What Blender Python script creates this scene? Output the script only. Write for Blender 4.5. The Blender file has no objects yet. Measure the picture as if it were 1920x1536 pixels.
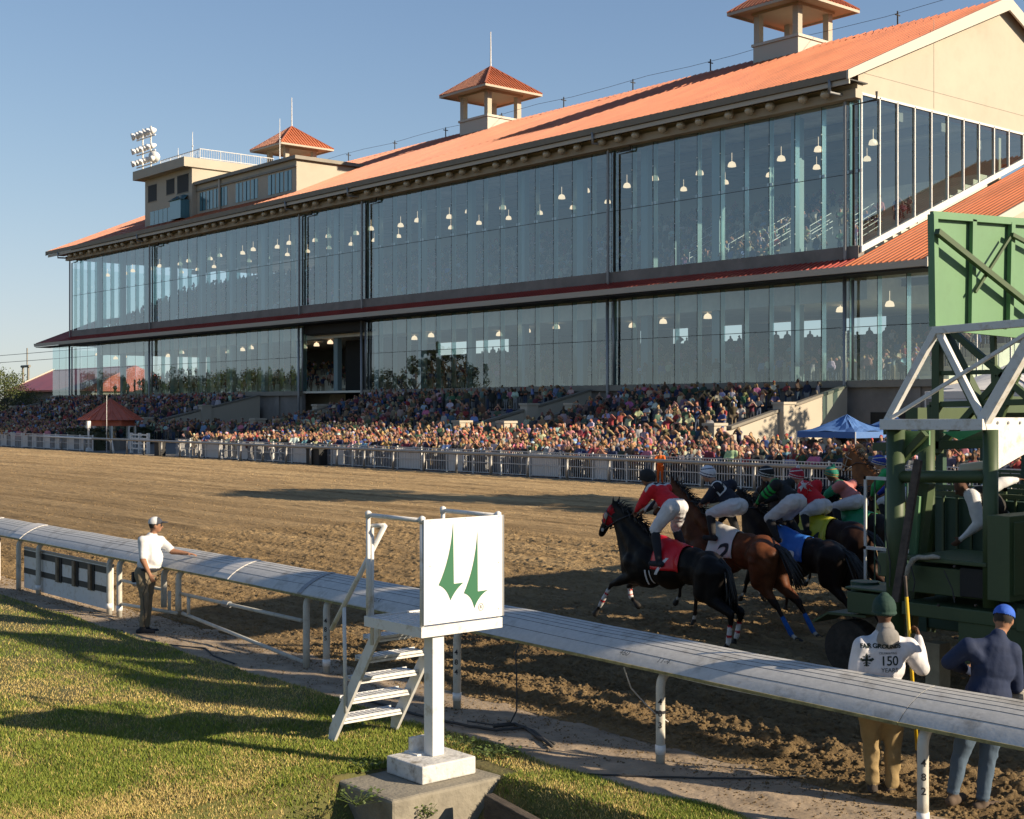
import bpy, bmesh, math, random
import numpy as np
from mathutils import Vector, Matrix
from mathutils.bvhtree import BVHTree
S = bpy.context.scene; COL = S.collection
rnd = random.Random(11)
PI = math.pi
# ---- surveyed camera: world X runs along the track (towards the gate side), Y across it to the grandstand, Z up
CA, CB, FL, PX, PY, EYE = 0.6478, 0.7618, 2558.0, 960.0, 767.0, 3.5
def ray(px):
    t = (px-PX)/FL
    return (t*CA-CB, t*CB+CA)
def at(px, py, d):
    r = ray(px); return Vector((r[0]*d, r[1]*d, EYE-(py-PY)/FL*d))
def onY(px, py, Y): return at(px, py, Y/ray(px)[1])
def onX(px, py, X): return at(px, py, X/ray(px)[0])
def onZ(px, py, z=0.0): return at(px, py, (EYE-z)*FL/(py-PY))
def V(*a): return Vector(a)
# ---- object helpers
WO = {}
def finish(o, parent=None, origin=None):
    w = Vector(origin) if origin is not None else Vector((0, 0, 0))
    WO[o.name] = w
    if parent is not None:
        o.parent = parent; o.location = w - WO[parent.name]
    else:
        o.location = w
    COL.objects.link(o)
    return o
def tag(o, label=None, cat=None, group=None, kind=None):
    if label: o['label'] = label
    if cat: o['category'] = cat
    if group: o['group'] = group
    if kind: o['kind'] = kind
    return o
def thing(name, loc, label, cat, group=None):
    o = bpy.data.objects.new(name, None); o.empty_display_size = .2
    finish(o, None, loc); return tag(o, label, cat, group)
def meshobj(name, me, mat=None, parent=None, origin=None, smooth=False):
    if origin is not None:
        me.transform(Matrix.Translation(-Vector(origin)))
    if mat is not None and not me.materials: me.materials.append(mat)
    if smooth:
        me.polygons.foreach_set('use_smooth', [True]*len(me.polygons))
    o = bpy.data.objects.new(name, me)
    return finish(o, parent, origin)
def kids(o): return [c for c in o.children]
def dup(o, off=None, parent=None, name=None):
    c = o.copy(); COL.objects.link(c)
    WO[c.name] = WO[o.name]
    if parent is not None: c.parent = parent
    if off is not None:
        c.location = o.location + Vector(off); WO[c.name] = WO[o.name] + Vector(off)
    for ch in kids(o): dup(ch, None, c)
    return c
# ---- mesh builder
class MB:
    def __init__(s): s.v = []; s.f = []; s.m = []; s.mi = 0
    def add(s, vs, fs):
        b = len(s.v); s.v += [tuple(x) for x in vs]
        for f in fs: s.f.append(tuple(b+i for i in f)); s.m.append(s.mi)
        return s
    def box(s, a, b):
        x0, y0, z0 = [min(a[i], b[i]) for i in range(3)]; x1, y1, z1 = [max(a[i], b[i]) for i in range(3)]
        return s.add([(x0,y0,z0),(x1,y0,z0),(x1,y1,z0),(x0,y1,z0),(x0,y0,z1),(x1,y0,z1),(x1,y1,z1),(x0,y1,z1)],
            [(0,3,2,1),(4,5,6,7),(0,1,5,4),(1,2,6,5),(2,3,7,6),(3,0,4,7)])
    def quad(s, *p): return s.add(p, [tuple(range(len(p)))])
    def prism(s, pts, off):           # closed polygon pts extruded by off
        n = len(pts); off = Vector(off); p2 = [Vector(p)+off for p in pts]
        return s.add(list(pts)+p2, [tuple(range(n))[::-1], tuple(range(n, 2*n))]+[(i, (i+1) % n, (i+1) % n+n, i+n) for i in range(n)])
    def bar(s, p, q, w, h=None, up=(0,0,1)):   # rectangular beam
        h = h or w; p, q = Vector(p), Vector(q); d = (q-p).normalized(); up = Vector(up)
        if abs(d.dot(up)) > .98: up = Vector((0, 1, 0)) if abs(d.y) < .9 else Vector((1, 0, 0))
        a = d.cross(up).normalized(); b = a.cross(d).normalized()
        vs = [x+a*(w/2*i)+b*(h/2*j) for x in (p, q) for i, j in ((-1,-1),(1,-1),(1,1),(-1,1))]
        return s.add(vs, [(0,1,2,3),(7,6,5,4),(0,4,5,1),(1,5,6,2),(2,6,7,3),(3,7,4,0)])
    def tube(s, pts, r, n=10, cap=True):
        pts = [Vector(p) for p in pts]; m = len(pts)
        rs = r if isinstance(r, (list, tuple)) else [r]*m
        d0 = (pts[1]-pts[0]).normalized(); up = Vector((0,0,1)) if abs(d0.z) < .9 else Vector((1,0,0))
        a = d0.cross(up).normalized(); vs = []
        for i in range(m):
            d = (pts[min(i+1, m-1)]-pts[max(i-1, 0)]).normalized()
            a = (a-d*a.dot(d)).normalized(); b = d.cross(a)
            for k in range(n):
                t = 2*PI*k/n; vs.append(pts[i]+(a*math.cos(t)+b*math.sin(t))*rs[i])
        fs = [(i*n+k, i*n+(k+1) % n, (i+1)*n+(k+1) % n, (i+1)*n+k) for i in range(m-1) for k in range(n)]
        if cap: fs += [tuple(range(n))[::-1], tuple(range((m-1)*n, m*n))]
        return s.add(vs, fs)
    def lathe(s, c, prof, n=16, axis=(0,0,1)):
        c = Vector(c); ax = Vector(axis).normalized(); up = Vector((0,0,1)) if abs(ax.z) < .9 else Vector((1,0,0))
        a = ax.cross(up).normalized(); b = ax.cross(a); vs = []
        for r, z in prof:
            for k in range(n):
                t = 2*PI*k/n; vs.append(c+ax*z+(a*math.cos(t)+b*math.sin(t))*r)
        fs = [(i*n+k, i*n+(k+1) % n, (i+1)*n+(k+1) % n, (i+1)*n+k) for i in range(len(prof)-1) for k in range(n)]
        fs += [tuple(range(n))[::-1], tuple(range((len(prof)-1)*n, len(prof)*n))]
        return s.add(vs, fs)
    def mesh(s, name, mats=None, fixn=True):
        me = bpy.data.meshes.new(name); me.from_pydata(s.v, [], s.f)
        if mats:
            for m in (mats if isinstance(mats, (list, tuple)) else [mats]): me.materials.append(m)
            if isinstance(mats, (list, tuple)): me.polygons.foreach_set('material_index', s.m)
        if fixn and len(s.f) < 60000:
            bm = bmesh.new(); bm.from_mesh(me); bmesh.ops.recalc_face_normals(bm, faces=bm.faces); bm.to_mesh(me); bm.free()
        me.update(); return me
    def build(s, name, mats, parent=None, origin=None, smooth=False, bevel=0, fixn=True):
        o = meshobj(name, s.mesh(name, mats, fixn), None, parent, origin, smooth)
        if bevel:
            b = o.modifiers.new('b', 'BEVEL'); b.width = bevel; b.segments = 2; b.limit_method = 'ANGLE'
        return o
# ---- materials
def _n(nt, t, **k):
    n = nt.nodes.new(t)
    for a, b in k.items():
        if hasattr(n, a): setattr(n, a, b)
    return n
def c4(c): return (c[0], c[1], c[2], 1)
KA = .74     # the photograph is exposed for the shade: paints kept this much deeper
def mat(name, col, rough=.6, metal=0, var=0, vscale=3, bump=0, bscale=40, col2=None, stretch=(1,1,1), attr=False, emit=None, spec=.5, coat=0, dirt=None):
    m = bpy.data.materials.new(name); m.use_nodes = True; nt = m.node_tree; L = nt.links
    col = tuple(x*KA for x in col); col2 = tuple(x*KA for x in col2) if col2 else None; dirt = (tuple(x*KA for x in dirt[0]), dirt[1], dirt[2]) if dirt else None
    bs = nt.nodes['Principled BSDF']
    bs.inputs['Roughness'].default_value = rough; bs.inputs['Metallic'].default_value = metal
    bs.inputs['Base Color'].default_value = c4(col); bs.inputs['Specular IOR Level'].default_value = spec
    if coat: bs.inputs['Coat Weight'].default_value = coat
    tc = _n(nt, 'ShaderNodeNewGeometry'); mp = _n(nt, 'ShaderNodeMapping'); mp.inputs['Scale'].default_value = stretch
    L.new(tc.outputs['Position'], mp.inputs['Vector'])
    src = None
    if attr:
        at_ = _n(nt, 'ShaderNodeAttribute'); at_.attribute_name = 'Col'; src = at_.outputs['Color']
    if var or col2:
        nz = _n(nt, 'ShaderNodeTexNoise'); nz.inputs['Scale'].default_value = vscale; nz.inputs['Detail'].default_value = 6; nz.inputs['Roughness'].default_value = .65
        L.new(mp.outputs[0], nz.inputs['Vector'])
        rp = _n(nt, 'ShaderNodeValToRGB'); rp.color_ramp.elements[0].position = .35; rp.color_ramp.elements[1].position = .66
        L.new(nz.outputs['Fac'], rp.inputs[0])
        if attr:
            rp.color_ramp.elements[0].color = c4([KA*(1-var)]*3); rp.color_ramp.elements[1].color = c4([KA*(1+var)]*3)
            mx = _n(nt, 'ShaderNodeMix', data_type='RGBA', blend_type='MULTIPLY'); mx.inputs[0].default_value = 1
            L.new(src, mx.inputs[6]); L.new(rp.outputs[0], mx.inputs[7]); src = mx.outputs[2]
        else:
            c2 = col2 or [min(1, x*(1+var)) for x in col]; c1 = col if col2 else [x*(1-var) for x in col]
            rp.color_ramp.elements[0].color = c4(c1); rp.color_ramp.elements[1].color = c4(c2); src = rp.outputs[0]
    if dirt:   # (colour, amount, scale): blotches of grime with a shape of their own
        nz = _n(nt, 'ShaderNodeTexNoise'); nz.inputs['Scale'].default_value = dirt[2]; nz.inputs['Detail'].default_value = 8; nz.inputs['Roughness'].default_value = .7
        L.new(mp.outputs[0], nz.inputs['Vector'])
        rp = _n(nt, 'ShaderNodeValToRGB'); rp.color_ramp.elements[0].position = .52; rp.color_ramp.elements[1].position = .72
        rp.color_ramp.elements[0].color = (0,0,0,1); rp.color_ramp.elements[1].color = c4([dirt[1]]*3)
        L.new(nz.outputs['Fac'], rp.inputs[0])
        mx = _n(nt, 'ShaderNodeMix', data_type='RGBA'); L.new(rp.outputs[0], mx.inputs[0])
        if src is not None: L.new(src, mx.inputs[6])
        else: mx.inputs[6].default_value = c4(col)
        mx.inputs[7].default_value = c4(dirt[0]); src = mx.outputs[2]
    if src is not None: L.new(src, bs.inputs['Base Color'])
    if bump:
        nb = _n(nt, 'ShaderNodeTexNoise'); nb.inputs['Scale'].default_value = bscale; nb.inputs['Detail'].default_value = 5
        L.new(mp.outputs[0], nb.inputs['Vector'])
        bp = _n(nt, 'ShaderNodeBump'); bp.inputs['Strength'].default_value = 1; bp.inputs['Distance'].default_value = bump
        L.new(nb.outputs['Fac'], bp.inputs['Height']); L.new(bp.outputs[0], bs.inputs['Normal'])
    if emit:
        bs.inputs['Emission Color'].default_value = c4(emit[0]); bs.inputs['Emission Strength'].default_value = emit[1]
    return m
def glassmat(name, tint, base, k, rcol=(1,1,1), rough=0.0):
    m = bpy.data.materials.new(name); m.use_nodes = True; nt = m.node_tree; L = nt.links
    nt.nodes.remove(nt.nodes['Principled BSDF']); out = nt.nodes['Material Output']
    tr = _n(nt, 'ShaderNodeBsdfTransparent'); tr.inputs[0].default_value = c4(tint)
    gl = _n(nt, 'ShaderNodeBsdfGlossy'); gl.inputs['Color'].default_value = c4(rcol); gl.inputs['Roughness'].default_value = rough
    lw = _n(nt, 'ShaderNodeLayerWeight'); lw.inputs[0].default_value = .5
    pw = _n(nt, 'ShaderNodeMath', operation='POWER'); pw.inputs[1].default_value = 2.5; L.new(lw.outputs['Facing'], pw.inputs[0])
    ma = _n(nt, 'ShaderNodeMath', operation='MULTIPLY_ADD'); ma.inputs[1].default_value = k; ma.inputs[2].default_value = base; L.new(pw.outputs[0], ma.inputs[0])
    mx = _n(nt, 'ShaderNodeMixShader'); L.new(ma.outputs[0], mx.inputs[0]); L.new(tr.outputs[0], mx.inputs[1]); L.new(gl.outputs[0], mx.inputs[2])
    L.new(mx.outputs[0], out.inputs['Surface']); return m
# ---- smooth bodies from overlapping rounded shapes, fused into one skin
def _basis(x=None, z=None):
    z = Vector(z or (0,0,1)).normalized(); x = Vector(x or (1,0,0)); x = (x-z*x.dot(z))
    x = x.normalized() if x.length > 1e-4 else z.orthogonal().normalized()
    return x, z.cross(x), z
class Body:
    def __init__(s): s.c = []; s.e = []; s.tags = []
    def tid(s, t):
        if t not in s.tags: s.tags.append(t)
        return s.tags.index(t)
    def cap(s, p, q, r0, r1=None, tag='skin'):
        s.c.append((Vector(p), Vector(q), r0, r1 if r1 is not None else r0, s.tid(tag))); return s
    def chain(s, pts, rs, tag='skin'):
        for i in range(len(pts)-1): s.cap(pts[i], pts[i+1], rs[i], rs[i+1], tag)
        return s
    def ell(s, c, r, tag='skin', x=None, z=None):
        s.e.append((Vector(c), Vector(r), _basis(x, z), s.tid(tag))); return s
    def bake(s, voxel, smooth=3, colors=None, name='body', paint=None, folds=None):
        vs = []; fs = []
        def shell(c, B, prof, n=14):
            b0 = len(vs); X, Y, Z = B; m = len(prof)
            vs.append(c+Z*prof[0][1])
            for rx, z, ry in prof[1:-1]:
                for k in range(n):
                    t = 2*PI*k/n; vs.append(c+X*(rx*math.cos(t))+Y*(ry*math.sin(t))+Z*z)
            vs.append(c+Z*prof[-1][1]); e = len(vs)-1
            for k in range(n): fs.append((b0, b0+1+(k+1) % n, b0+1+k)); fs.append((e, e-n+k, e-n+(k+1) % n))
            for j in range(m-3):
                for k in range(n): a = b0+1+j*n; fs.append((a+k, a+(k+1) % n, a+n+(k+1) % n, a+n+k))
        for p, q, r0, r1, t in s.c:
            L_ = (q-p).length; z = (q-p)/L_ if L_ > 1e-4 else Vector((0,0,1)); B = _basis(z.orthogonal(), z)
            pr = [(r0*math.sin(a), -r0*math.cos(a), r0*math.sin(a)) for a in [i*PI/2/4 for i in range(5)]]+[(r1*math.cos(a), L_+r1*math.sin(a), r1*math.cos(a)) for a in [i*PI/2/4 for i in range(1 if L_ < 1e-3 else 0, 5)]]
            shell(p, B, pr)
        for c, r, B, t in s.e:
            shell(c, B, [(r.x*math.sin(a), -r.z*math.cos(a), r.y*math.sin(a)) for a in [i*PI/10 for i in range(11)]], 18)
        me = bpy.data.meshes.new('raw'); me.from_pydata(vs, [], fs)
        o = bpy.data.objects.new('raw', me); COL.objects.link(o)
        md = o.modifiers.new('r', 'REMESH'); md.mode = 'VOXEL'; md.voxel_size = voxel; md.use_smooth_shade = True
        if smooth:
            sm = o.modifiers.new('s', 'SMOOTH'); sm.factor = .5; sm.iterations = smooth
        dg = bpy.context.evaluated_depsgraph_get(); me2 = bpy.data.meshes.new_from_object(o.evaluated_get(dg))
        bpy.data.objects.remove(o); bpy.data.meshes.remove(me); me2.name = name
        n = len(me2.vertices); P = np.empty(n*3, dtype=np.float32); me2.vertices.foreach_get('co', P); P = P.reshape(-1, 3)
        best = np.full(n, 1e9); idx = np.zeros(n, int)
        for p, q, r0, r1, t in s.c:
            p, q = np.array(p), np.array(q); d = q-p; L2 = max(1e-9, d@d)
            h = np.clip(((P-p)@d)/L2, 0, 1); dist = np.linalg.norm(P-p-h[:, None]*d, axis=1)-(r0+(r1-r0)*h)
            k = dist < best; best[k] = dist[k]; idx[k] = t
        for c, r, B_, t in s.e:
            M = np.array([list(B_[0]), list(B_[1]), list(B_[2])]); l = (P-np.array(c))@M.T
            rr = np.array(r); k0 = np.linalg.norm(l/rr, axis=1); k1 = np.linalg.norm(l/(rr*rr), axis=1)+1e-9
            dist = k0*(k0-1)/k1
            k = dist < best; best[k] = dist[k]; idx[k] = t
        me2['_'] = 0
        s.P, s.idx = P, idx
        if folds:                      # cloth creases / muscle relief pushed into the skin
            nn = np.empty(n*3, dtype=np.float32); me2.vertices.foreach_get('normal', nn) if hasattr(me2.vertices[0], 'normal') else None; nn = nn.reshape(-1, 3)
            d = np.zeros(n)
            for (tg, amp, sc) in folds:
                if tg not in s.tags: continue
                k = idx == s.tags.index(tg); Q = P*np.array(sc)+17
                w = (fnoise(P*3+5, 8, 1)-.5)*1.6; Q = Q+w[:, None]; v = 1-2*np.abs(fnoise(Q, 4, 1)-.5)*1.6; v2 = fnoise(Q*2.1, 5, 1)-.5; d = np.where(k, amp*(v-.6+.6*v2), d)
            P2 = (P+nn*d[:, None]).astype(np.float32); me2.vertices.foreach_set('co', P2.ravel())
        if colors is not None: paint_mesh(me2, s, colors, paint)
        me2.polygons.foreach_set('use_smooth', [True]*len(me2.polygons))
        return me2
def paint_mesh(me, body, colors, paint=None):
    tab = np.array([list(colors.get(t, (.5,.5,.5)))[:3]+[1] for t in body.tags], dtype=np.float32)
    C = tab[body.idx]
    if paint: C = paint(body.P, C, body)
    a = me.attributes.get('Col') or me.attributes.new('Col', 'FLOAT_COLOR', 'POINT')
    a.data.foreach_set('color', C.astype(np.float32).ravel())
def fnoise(P, seed, scale):            # smooth value noise in numpy, P (n,3) -> 0..1
    r = np.random.RandomState(seed); T = r.rand(32, 32, 32).astype(np.float32)
    q = P*scale; i = np.floor(q).astype(int); f = q-i; f = f*f*(3-2*f); o = 0
    for a in (0, 1):
        for b in (0, 1):
            for c in (0, 1):
                w = (f[:, 0] if a else 1-f[:, 0])*(f[:, 1] if b else 1-f[:, 1])*(f[:, 2] if c else 1-f[:, 2])
                o = o+w*T[(i[:, 0]+a) % 32, (i[:, 1]+b) % 32, (i[:, 2]+c) % 32]
    return o
def textmesh(txt, size, bold=0, font_shear=0, extrude=0, spacing=1, align='CENTER'):
    cu = bpy.data.curves.new('t', 'FONT'); cu.body = txt; cu.size = size; cu.align_x = align; cu.align_y = 'CENTER'
    cu.offset = bold; cu.shear = font_shear; cu.extrude = extrude; cu.space_character = spacing; cu.resolution_u = 4
    o = bpy.data.objects.new('t', cu); COL.objects.link(o)
    dg = bpy.context.evaluated_depsgraph_get(); me = bpy.data.meshes.new_from_object(o.evaluated_get(dg))
    bpy.data.objects.remove(o); return me
def place(me, c, xd, yd):
    x = Vector(xd).normalized(); y = Vector(yd); y = (y-x*y.dot(x)).normalized(); z = x.cross(y); c = Vector(c)
    me.transform(Matrix(((x.x, y.x, z.x, c.x), (x.y, y.y, z.y, c.y), (x.z, y.z, z.z, c.z), (0,0,0,1)))); return me
def drape(me, bvh, direction, off=.006, back=.6):
    """lay a flat sheet of marks on a body: move every vertex along DIRECTION to the surface"""
    d = Vector(direction).normalized()
    bm = bmesh.new(); bm.from_mesh(me)
    for v in bm.verts:
        h = bvh.ray_cast(v.co-d*back, d, 3)
        if h[0] is not None: v.co = h[0]-d*off
    bm.to_mesh(me); bm.free(); return me
def bvh_of(me): return BVHTree.FromPolygons([v.co.copy() for v in me.vertices], [tuple(p.vertices) for p in me.polygons])
M = {}
def mk(k, *a, **b): M[k] = mat(k, *a, **b)
mk('concrete', (.27,.245,.22), .85, var=.14, vscale=.6, bump=.004, bscale=12, dirt=((.13,.12,.105), .55, .35))
mk('stucco', (.56,.50,.40), .85, var=.05, vscale=.5, bump=.002, bscale=60, dirt=((.28,.23,.17), .35, .25))
mk('trim', (.62,.57,.48), .6)
mk('trim_dark', (.26,.235,.19), .6, var=.1, vscale=1)
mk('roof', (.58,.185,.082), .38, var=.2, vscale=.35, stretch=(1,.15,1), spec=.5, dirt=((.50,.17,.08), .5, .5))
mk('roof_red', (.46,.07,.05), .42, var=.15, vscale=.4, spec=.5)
mk('white_metal', (.86,.86,.84), .42, var=.05, vscale=6, dirt=((.40,.31,.18), .75, 6))
mk('white_clean', (.92,.92,.91), .35)
mk('rail_cover', (.62,.61,.575), .5, var=.09, vscale=14, spec=.4, dirt=((.22,.19,.14), .75, 3.1), bump=.0012, bscale=30)
mk('cover_cap', (.78,.74,.68), .5)
mk('cover_edge', (.30,.27,.12), .8, var=.4, vscale=12)
mk('seam', (.05,.05,.05), .8)
mk('post', (.64,.62,.55), .5, var=.05, vscale=5, dirt=((.30,.25,.16), .7, 6))
mk('steel', (.33,.34,.35), .45, .4)
mk('grey_rail', (.36,.35,.33), .5, .3, var=.1, vscale=2)
mk('picket', (.66,.66,.66), .5)
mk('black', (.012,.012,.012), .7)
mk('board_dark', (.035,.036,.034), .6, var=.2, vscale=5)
mk('wood', (.26,.20,.13), .85, var=.3, vscale=8, bump=.003, bscale=30)
mk('old_timber', (.085,.065,.045), .9, var=.4, vscale=6, stretch=(1,4,4), bump=.01, bscale=18)
mk('stone', (.30,.27,.21), .9, var=.25, vscale=3, bump=.012, bscale=20, dirt=((.12,.105,.07), .8, 3))
mk('white_stone', (.70,.69,.66), .8, var=.08, vscale=5, bump=.008, bscale=25, dirt=((.20,.17,.12), .9, 7))
mk('green', (.058,.098,.036), .55, var=.12, vscale=1.5, dirt=((.03,.05,.02), .6, 3))
mk('green_light', (.145,.30,.15), .5, var=.07, vscale=1.5, dirt=((.10,.19,.09), .5, 3))
mk('green_dark', (.022,.075,.045), .55, var=.15, vscale=3)
mk('logo_green', (.02,.155,.070), .5)
mk('grey_text', (.16,.16,.14), .7)
mk('ink', (.02,.022,.03), .8)
mk('jacket_ink', (.008,.02,.016), .8)
mk('tyre', (.045,.036,.028), .95, var=.4, vscale=8, bump=.01, bscale=30)
mk('blue_canvas', (.08,.20,.50), .7, bump=.02, bscale=3)
mk('white_canvas', (.78,.77,.74), .7, bump=.01, bscale=3)
mk('kiosk_red', (.62,.15,.08), .55, var=.12, vscale=2)
mk('yellow', (.72,.48,.02), .4)
mk('rust', (.075,.055,.045), .7, var=.5, vscale=8)
mk('blueglass', (.10,.26,.32), .12, .2, spec=1)
mk('cloth', (1,1,1), .85, attr=True, var=.10, vscale=9, bump=.006, bscale=14)
mk('crowd', (1,1,1), .8, attr=True, var=.12, vscale=10)
mk('horse', (1,1,1), .55, attr=True, var=.3, vscale=6, spec=.14, bump=.004, bscale=18)
mk('leather', (.02,.018,.016), .35)
mk('silk_red', (.75,.008,.02), .4, bump=.004, bscale=12)
mk('silk_white', (.75,.74,.72), .5, bump=.005, bscale=12)
mk('silk_blue', (.03,.17,.62), .4, bump=.004, bscale=12)
mk('silk_yellow', (.62,.58,.03), .4, bump=.004, bscale=12)
mk('silk_green', (.02,.30,.12), .4, bump=.004, bscale=12)
mk('pure_white', (.8,.8,.8), .5)
mk('bright_green', (.03,.45,.10), .5)
mk('navy', (.01,.012,.03), .6)
mk('rope', (.5,.46,.38), .9, var=.2, vscale=30)
mk('tier', (.85,.80,.66), .8, var=.08, vscale=1)
mk('ceiling', (.5,.5,.48), .9, var=.2, vscale=.6)
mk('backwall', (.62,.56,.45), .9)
mk('column', (.26,.36,.37), .6)
mk('lamp', (.9,.78,.6), .3, emit=((1,.72,.46), .6))
mk('lamp_round', (.60,.52,.38), .12, spec=.9)
mk('bark', (.10,.075,.05), .95, bump=.02, bscale=12)
mk('leaf', (.05,.085,.018), .7, col2=(.13,.15,.03), vscale=.5)
mk('leaf_dark', (.022,.034,.012), .7, col2=(.05,.058,.02), vscale=.8)
mk('weed', (.07,.11,.015), .6, col2=(.12,.17,.03), vscale=9)
mk('grass', (1,1,1), .75, attr=True)
M['glass'] = glassmat('glass', (.80,.91,.92), .15, .5, (.78,.90,.97))
M['glass_end'] = glassmat('glass_end', (.72,.84,.84), .16, .4, (.85,.95,1))
M['glass_fin'] = glassmat('glass_fin', (.62,.78,.78), .32, .3, (.8,1,1), .3)
M['glass_clear'] = glassmat('glass_clear', (.75,.85,.84), .05, .3)
def dirtmat():
    m = mat('track_dirt', (.3,.19,.1), .95, spec=.15); nt = m.node_tree; L = nt.links; bs = nt.nodes['Principled BSDF']
    g = _n(nt, 'ShaderNodeNewGeometry')
    def noise(scale, st, det=6, rough=.6):
        mp = _n(nt, 'ShaderNodeMapping'); mp.inputs['Scale'].default_value = st; L.new(g.outputs['Position'], mp.inputs[0])
        n = _n(nt, 'ShaderNodeTexNoise'); n.inputs['Scale'].default_value = scale; n.inputs['Detail'].default_value = det; n.inputs['Roughness'].default_value = rough
        L.new(mp.outputs[0], n.inputs[0]); return n.outputs['Fac']
    a = noise(.9, (.06,1,1), 8, .7); b = noise(7, (.35,1,1), 8, .75); c = noise(3.2, (.035,1,1), 6, .7)
    r1 = _n(nt, 'ShaderNodeValToRGB'); e = r1.color_ramp.elements
    e[0].position = .36; e[0].color = (.19,.125,.060,1); e[1].position = .64; e[1].color = (.50,.355,.185,1)
    s = _n(nt, 'ShaderNodeMath', operation='MULTIPLY_ADD'); s.inputs[1].default_value = .62; L.new(a, s.inputs[0])
    h = _n(nt, 'ShaderNodeMath', operation='MULTIPLY'); h.inputs[1].default_value = .38; L.new(b, h.inputs[0]); L.new(h.outputs[0], s.inputs[2])
    L.new(s.outputs[0], r1.inputs[0])
    sy = _n(nt, 'ShaderNodeSeparateXYZ'); L.new(g.outputs['Position'], sy.inputs[0])      # shade among the clods put into the colour: inside lanes darker, outside paler
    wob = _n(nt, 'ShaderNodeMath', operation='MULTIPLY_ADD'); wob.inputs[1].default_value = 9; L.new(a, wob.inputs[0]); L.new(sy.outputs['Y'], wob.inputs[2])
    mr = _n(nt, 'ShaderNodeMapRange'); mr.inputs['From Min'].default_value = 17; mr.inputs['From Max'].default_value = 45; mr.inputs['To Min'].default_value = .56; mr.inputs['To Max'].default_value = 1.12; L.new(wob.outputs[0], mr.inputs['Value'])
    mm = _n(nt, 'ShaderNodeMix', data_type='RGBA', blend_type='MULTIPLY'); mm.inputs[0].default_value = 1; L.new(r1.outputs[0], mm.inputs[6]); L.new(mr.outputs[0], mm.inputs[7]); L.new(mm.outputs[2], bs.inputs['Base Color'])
    h1 = _n(nt, 'ShaderNodeMath', operation='MULTIPLY_ADD'); h1.inputs[1].default_value = .9; L.new(c, h1.inputs[0]); L.new(b, h1.inputs[2])
    bp = _n(nt, 'ShaderNodeBump'); bp.inputs['Distance'].default_value = .07; bp.inputs['Strength'].default_value = 1
    L.new(h1.outputs[0], bp.inputs['Height']); L.new(bp.outputs[0], bs.inputs['Normal']); return m
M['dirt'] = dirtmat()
mk('path', (.40,.31,.215), .92, var=.22, vscale=2.6, bump=.014, bscale=14, dirt=((.20,.135,.075), .95, 1.1))
mk('apron', (.20,.185,.165), .9, var=.1, vscale=.5)
mk('soil', (.15,.12,.04), .95, col2=(.10,.12,.025), vscale=1.4, bump=.02, bscale=22, dirt=((.20,.155,.08), .8, 1.0))
mk('land', (.07,.085,.03), .95, var=.3, vscale=.05)
# ---- camera, sun, sky
cam = bpy.data.cameras.new('camera'); co = bpy.data.objects.new('camera', cam); COL.objects.link(co); S.camera = co
cam.sensor_width = 36; cam.lens = FL/1920*36; cam.clip_end = 6000; cam.clip_start = .1
cam.shift_y = (768-PY)/1920*-1
co.location = (0, 0, EYE); co.rotation_euler = (PI/2, 0, math.atan2(CB, CA))
AZ = math.radians(27); EL = math.radians(23.5)
sd = Vector((math.cos(EL)*math.cos(AZ), math.cos(EL)*math.sin(AZ), math.sin(EL)))   # towards the sun
sl = bpy.data.lights.new('sun', 'SUN'); sl.energy = 4.3; sl.angle = math.radians(.55); sl.color = (1, .83, .61)
so = bpy.data.objects.new('sun', sl); COL.objects.link(so); so.rotation_euler = sd.to_track_quat('Z', 'Y').to_euler(); so.location = (60, 30, 60)
W = bpy.data.worlds.new('World'); S.world = W; W.use_nodes = True; nt = W.node_tree
sk = _n(nt, 'ShaderNodeTexSky'); sk.sky_type = 'NISHITA'; sk.sun_disc = False; sk.sun_elevation = EL
sk.sun_rotation = math.atan2(sd.x, sd.y); sk.altitude = 0; sk.air_density = 1.0; sk.dust_density = .15; sk.ozone_density = 3.2
sp_ = _n(nt, 'ShaderNodeSeparateColor'); cb_ = _n(nt, 'ShaderNodeCombineColor'); nt.links.new(sk.outputs[0], sp_.inputs[0])
for i_, (m_, g_) in enumerate(((5.2, 1.18), (6.2, 1.10), (6.6, 1.13))):     # hazy horizon: roll off the brightest part of the sky
    a_ = _n(nt, 'ShaderNodeMath', operation='DIVIDE'); a_.inputs[1].default_value = m_; nt.links.new(sp_.outputs[i_], a_.inputs[0])
    b_ = _n(nt, 'ShaderNodeMath', operation='MULTIPLY'); nt.links.new(a_.outputs[0], b_.inputs[0]); nt.links.new(a_.outputs[0], b_.inputs[1])
    c_ = _n(nt, 'ShaderNodeMath', operation='ADD'); c_.inputs[1].default_value = 1; nt.links.new(b_.outputs[0], c_.inputs[0])
    d_ = _n(nt, 'ShaderNodeMath', operation='SQRT'); nt.links.new(c_.outputs[0], d_.inputs[0])
    e_ = _n(nt, 'ShaderNodeMath', operation='DIVIDE'); nt.links.new(sp_.outputs[i_], e_.inputs[0]); nt.links.new(d_.outputs[0], e_.inputs[1])
    f_ = _n(nt, 'ShaderNodeMath', operation='MULTIPLY'); f_.inputs[1].default_value = g_; nt.links.new(e_.outputs[0], f_.inputs[0]); nt.links.new(f_.outputs[0], cb_.inputs[i_])
bg = nt.nodes['Background']; nt.links.new(cb_.outputs[0], bg.inputs[0]); bg.inputs[1].default_value = .066
S.view_settings.view_transform = 'Standard'; S.view_settings.look = 'None'; S.view_settings.exposure = 1.08; S.view_settings.gamma = 1
S.cycles.max_bounces = 6; S.cycles.transparent_max_bounces = 12; S.cycles.glossy_bounces = 3; S.cycles.diffuse_bounces = 3
S.cycles.caustics_reflective = False; S.cycles.caustics_refractive = False
S.cycles.use_denoising = True
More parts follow.
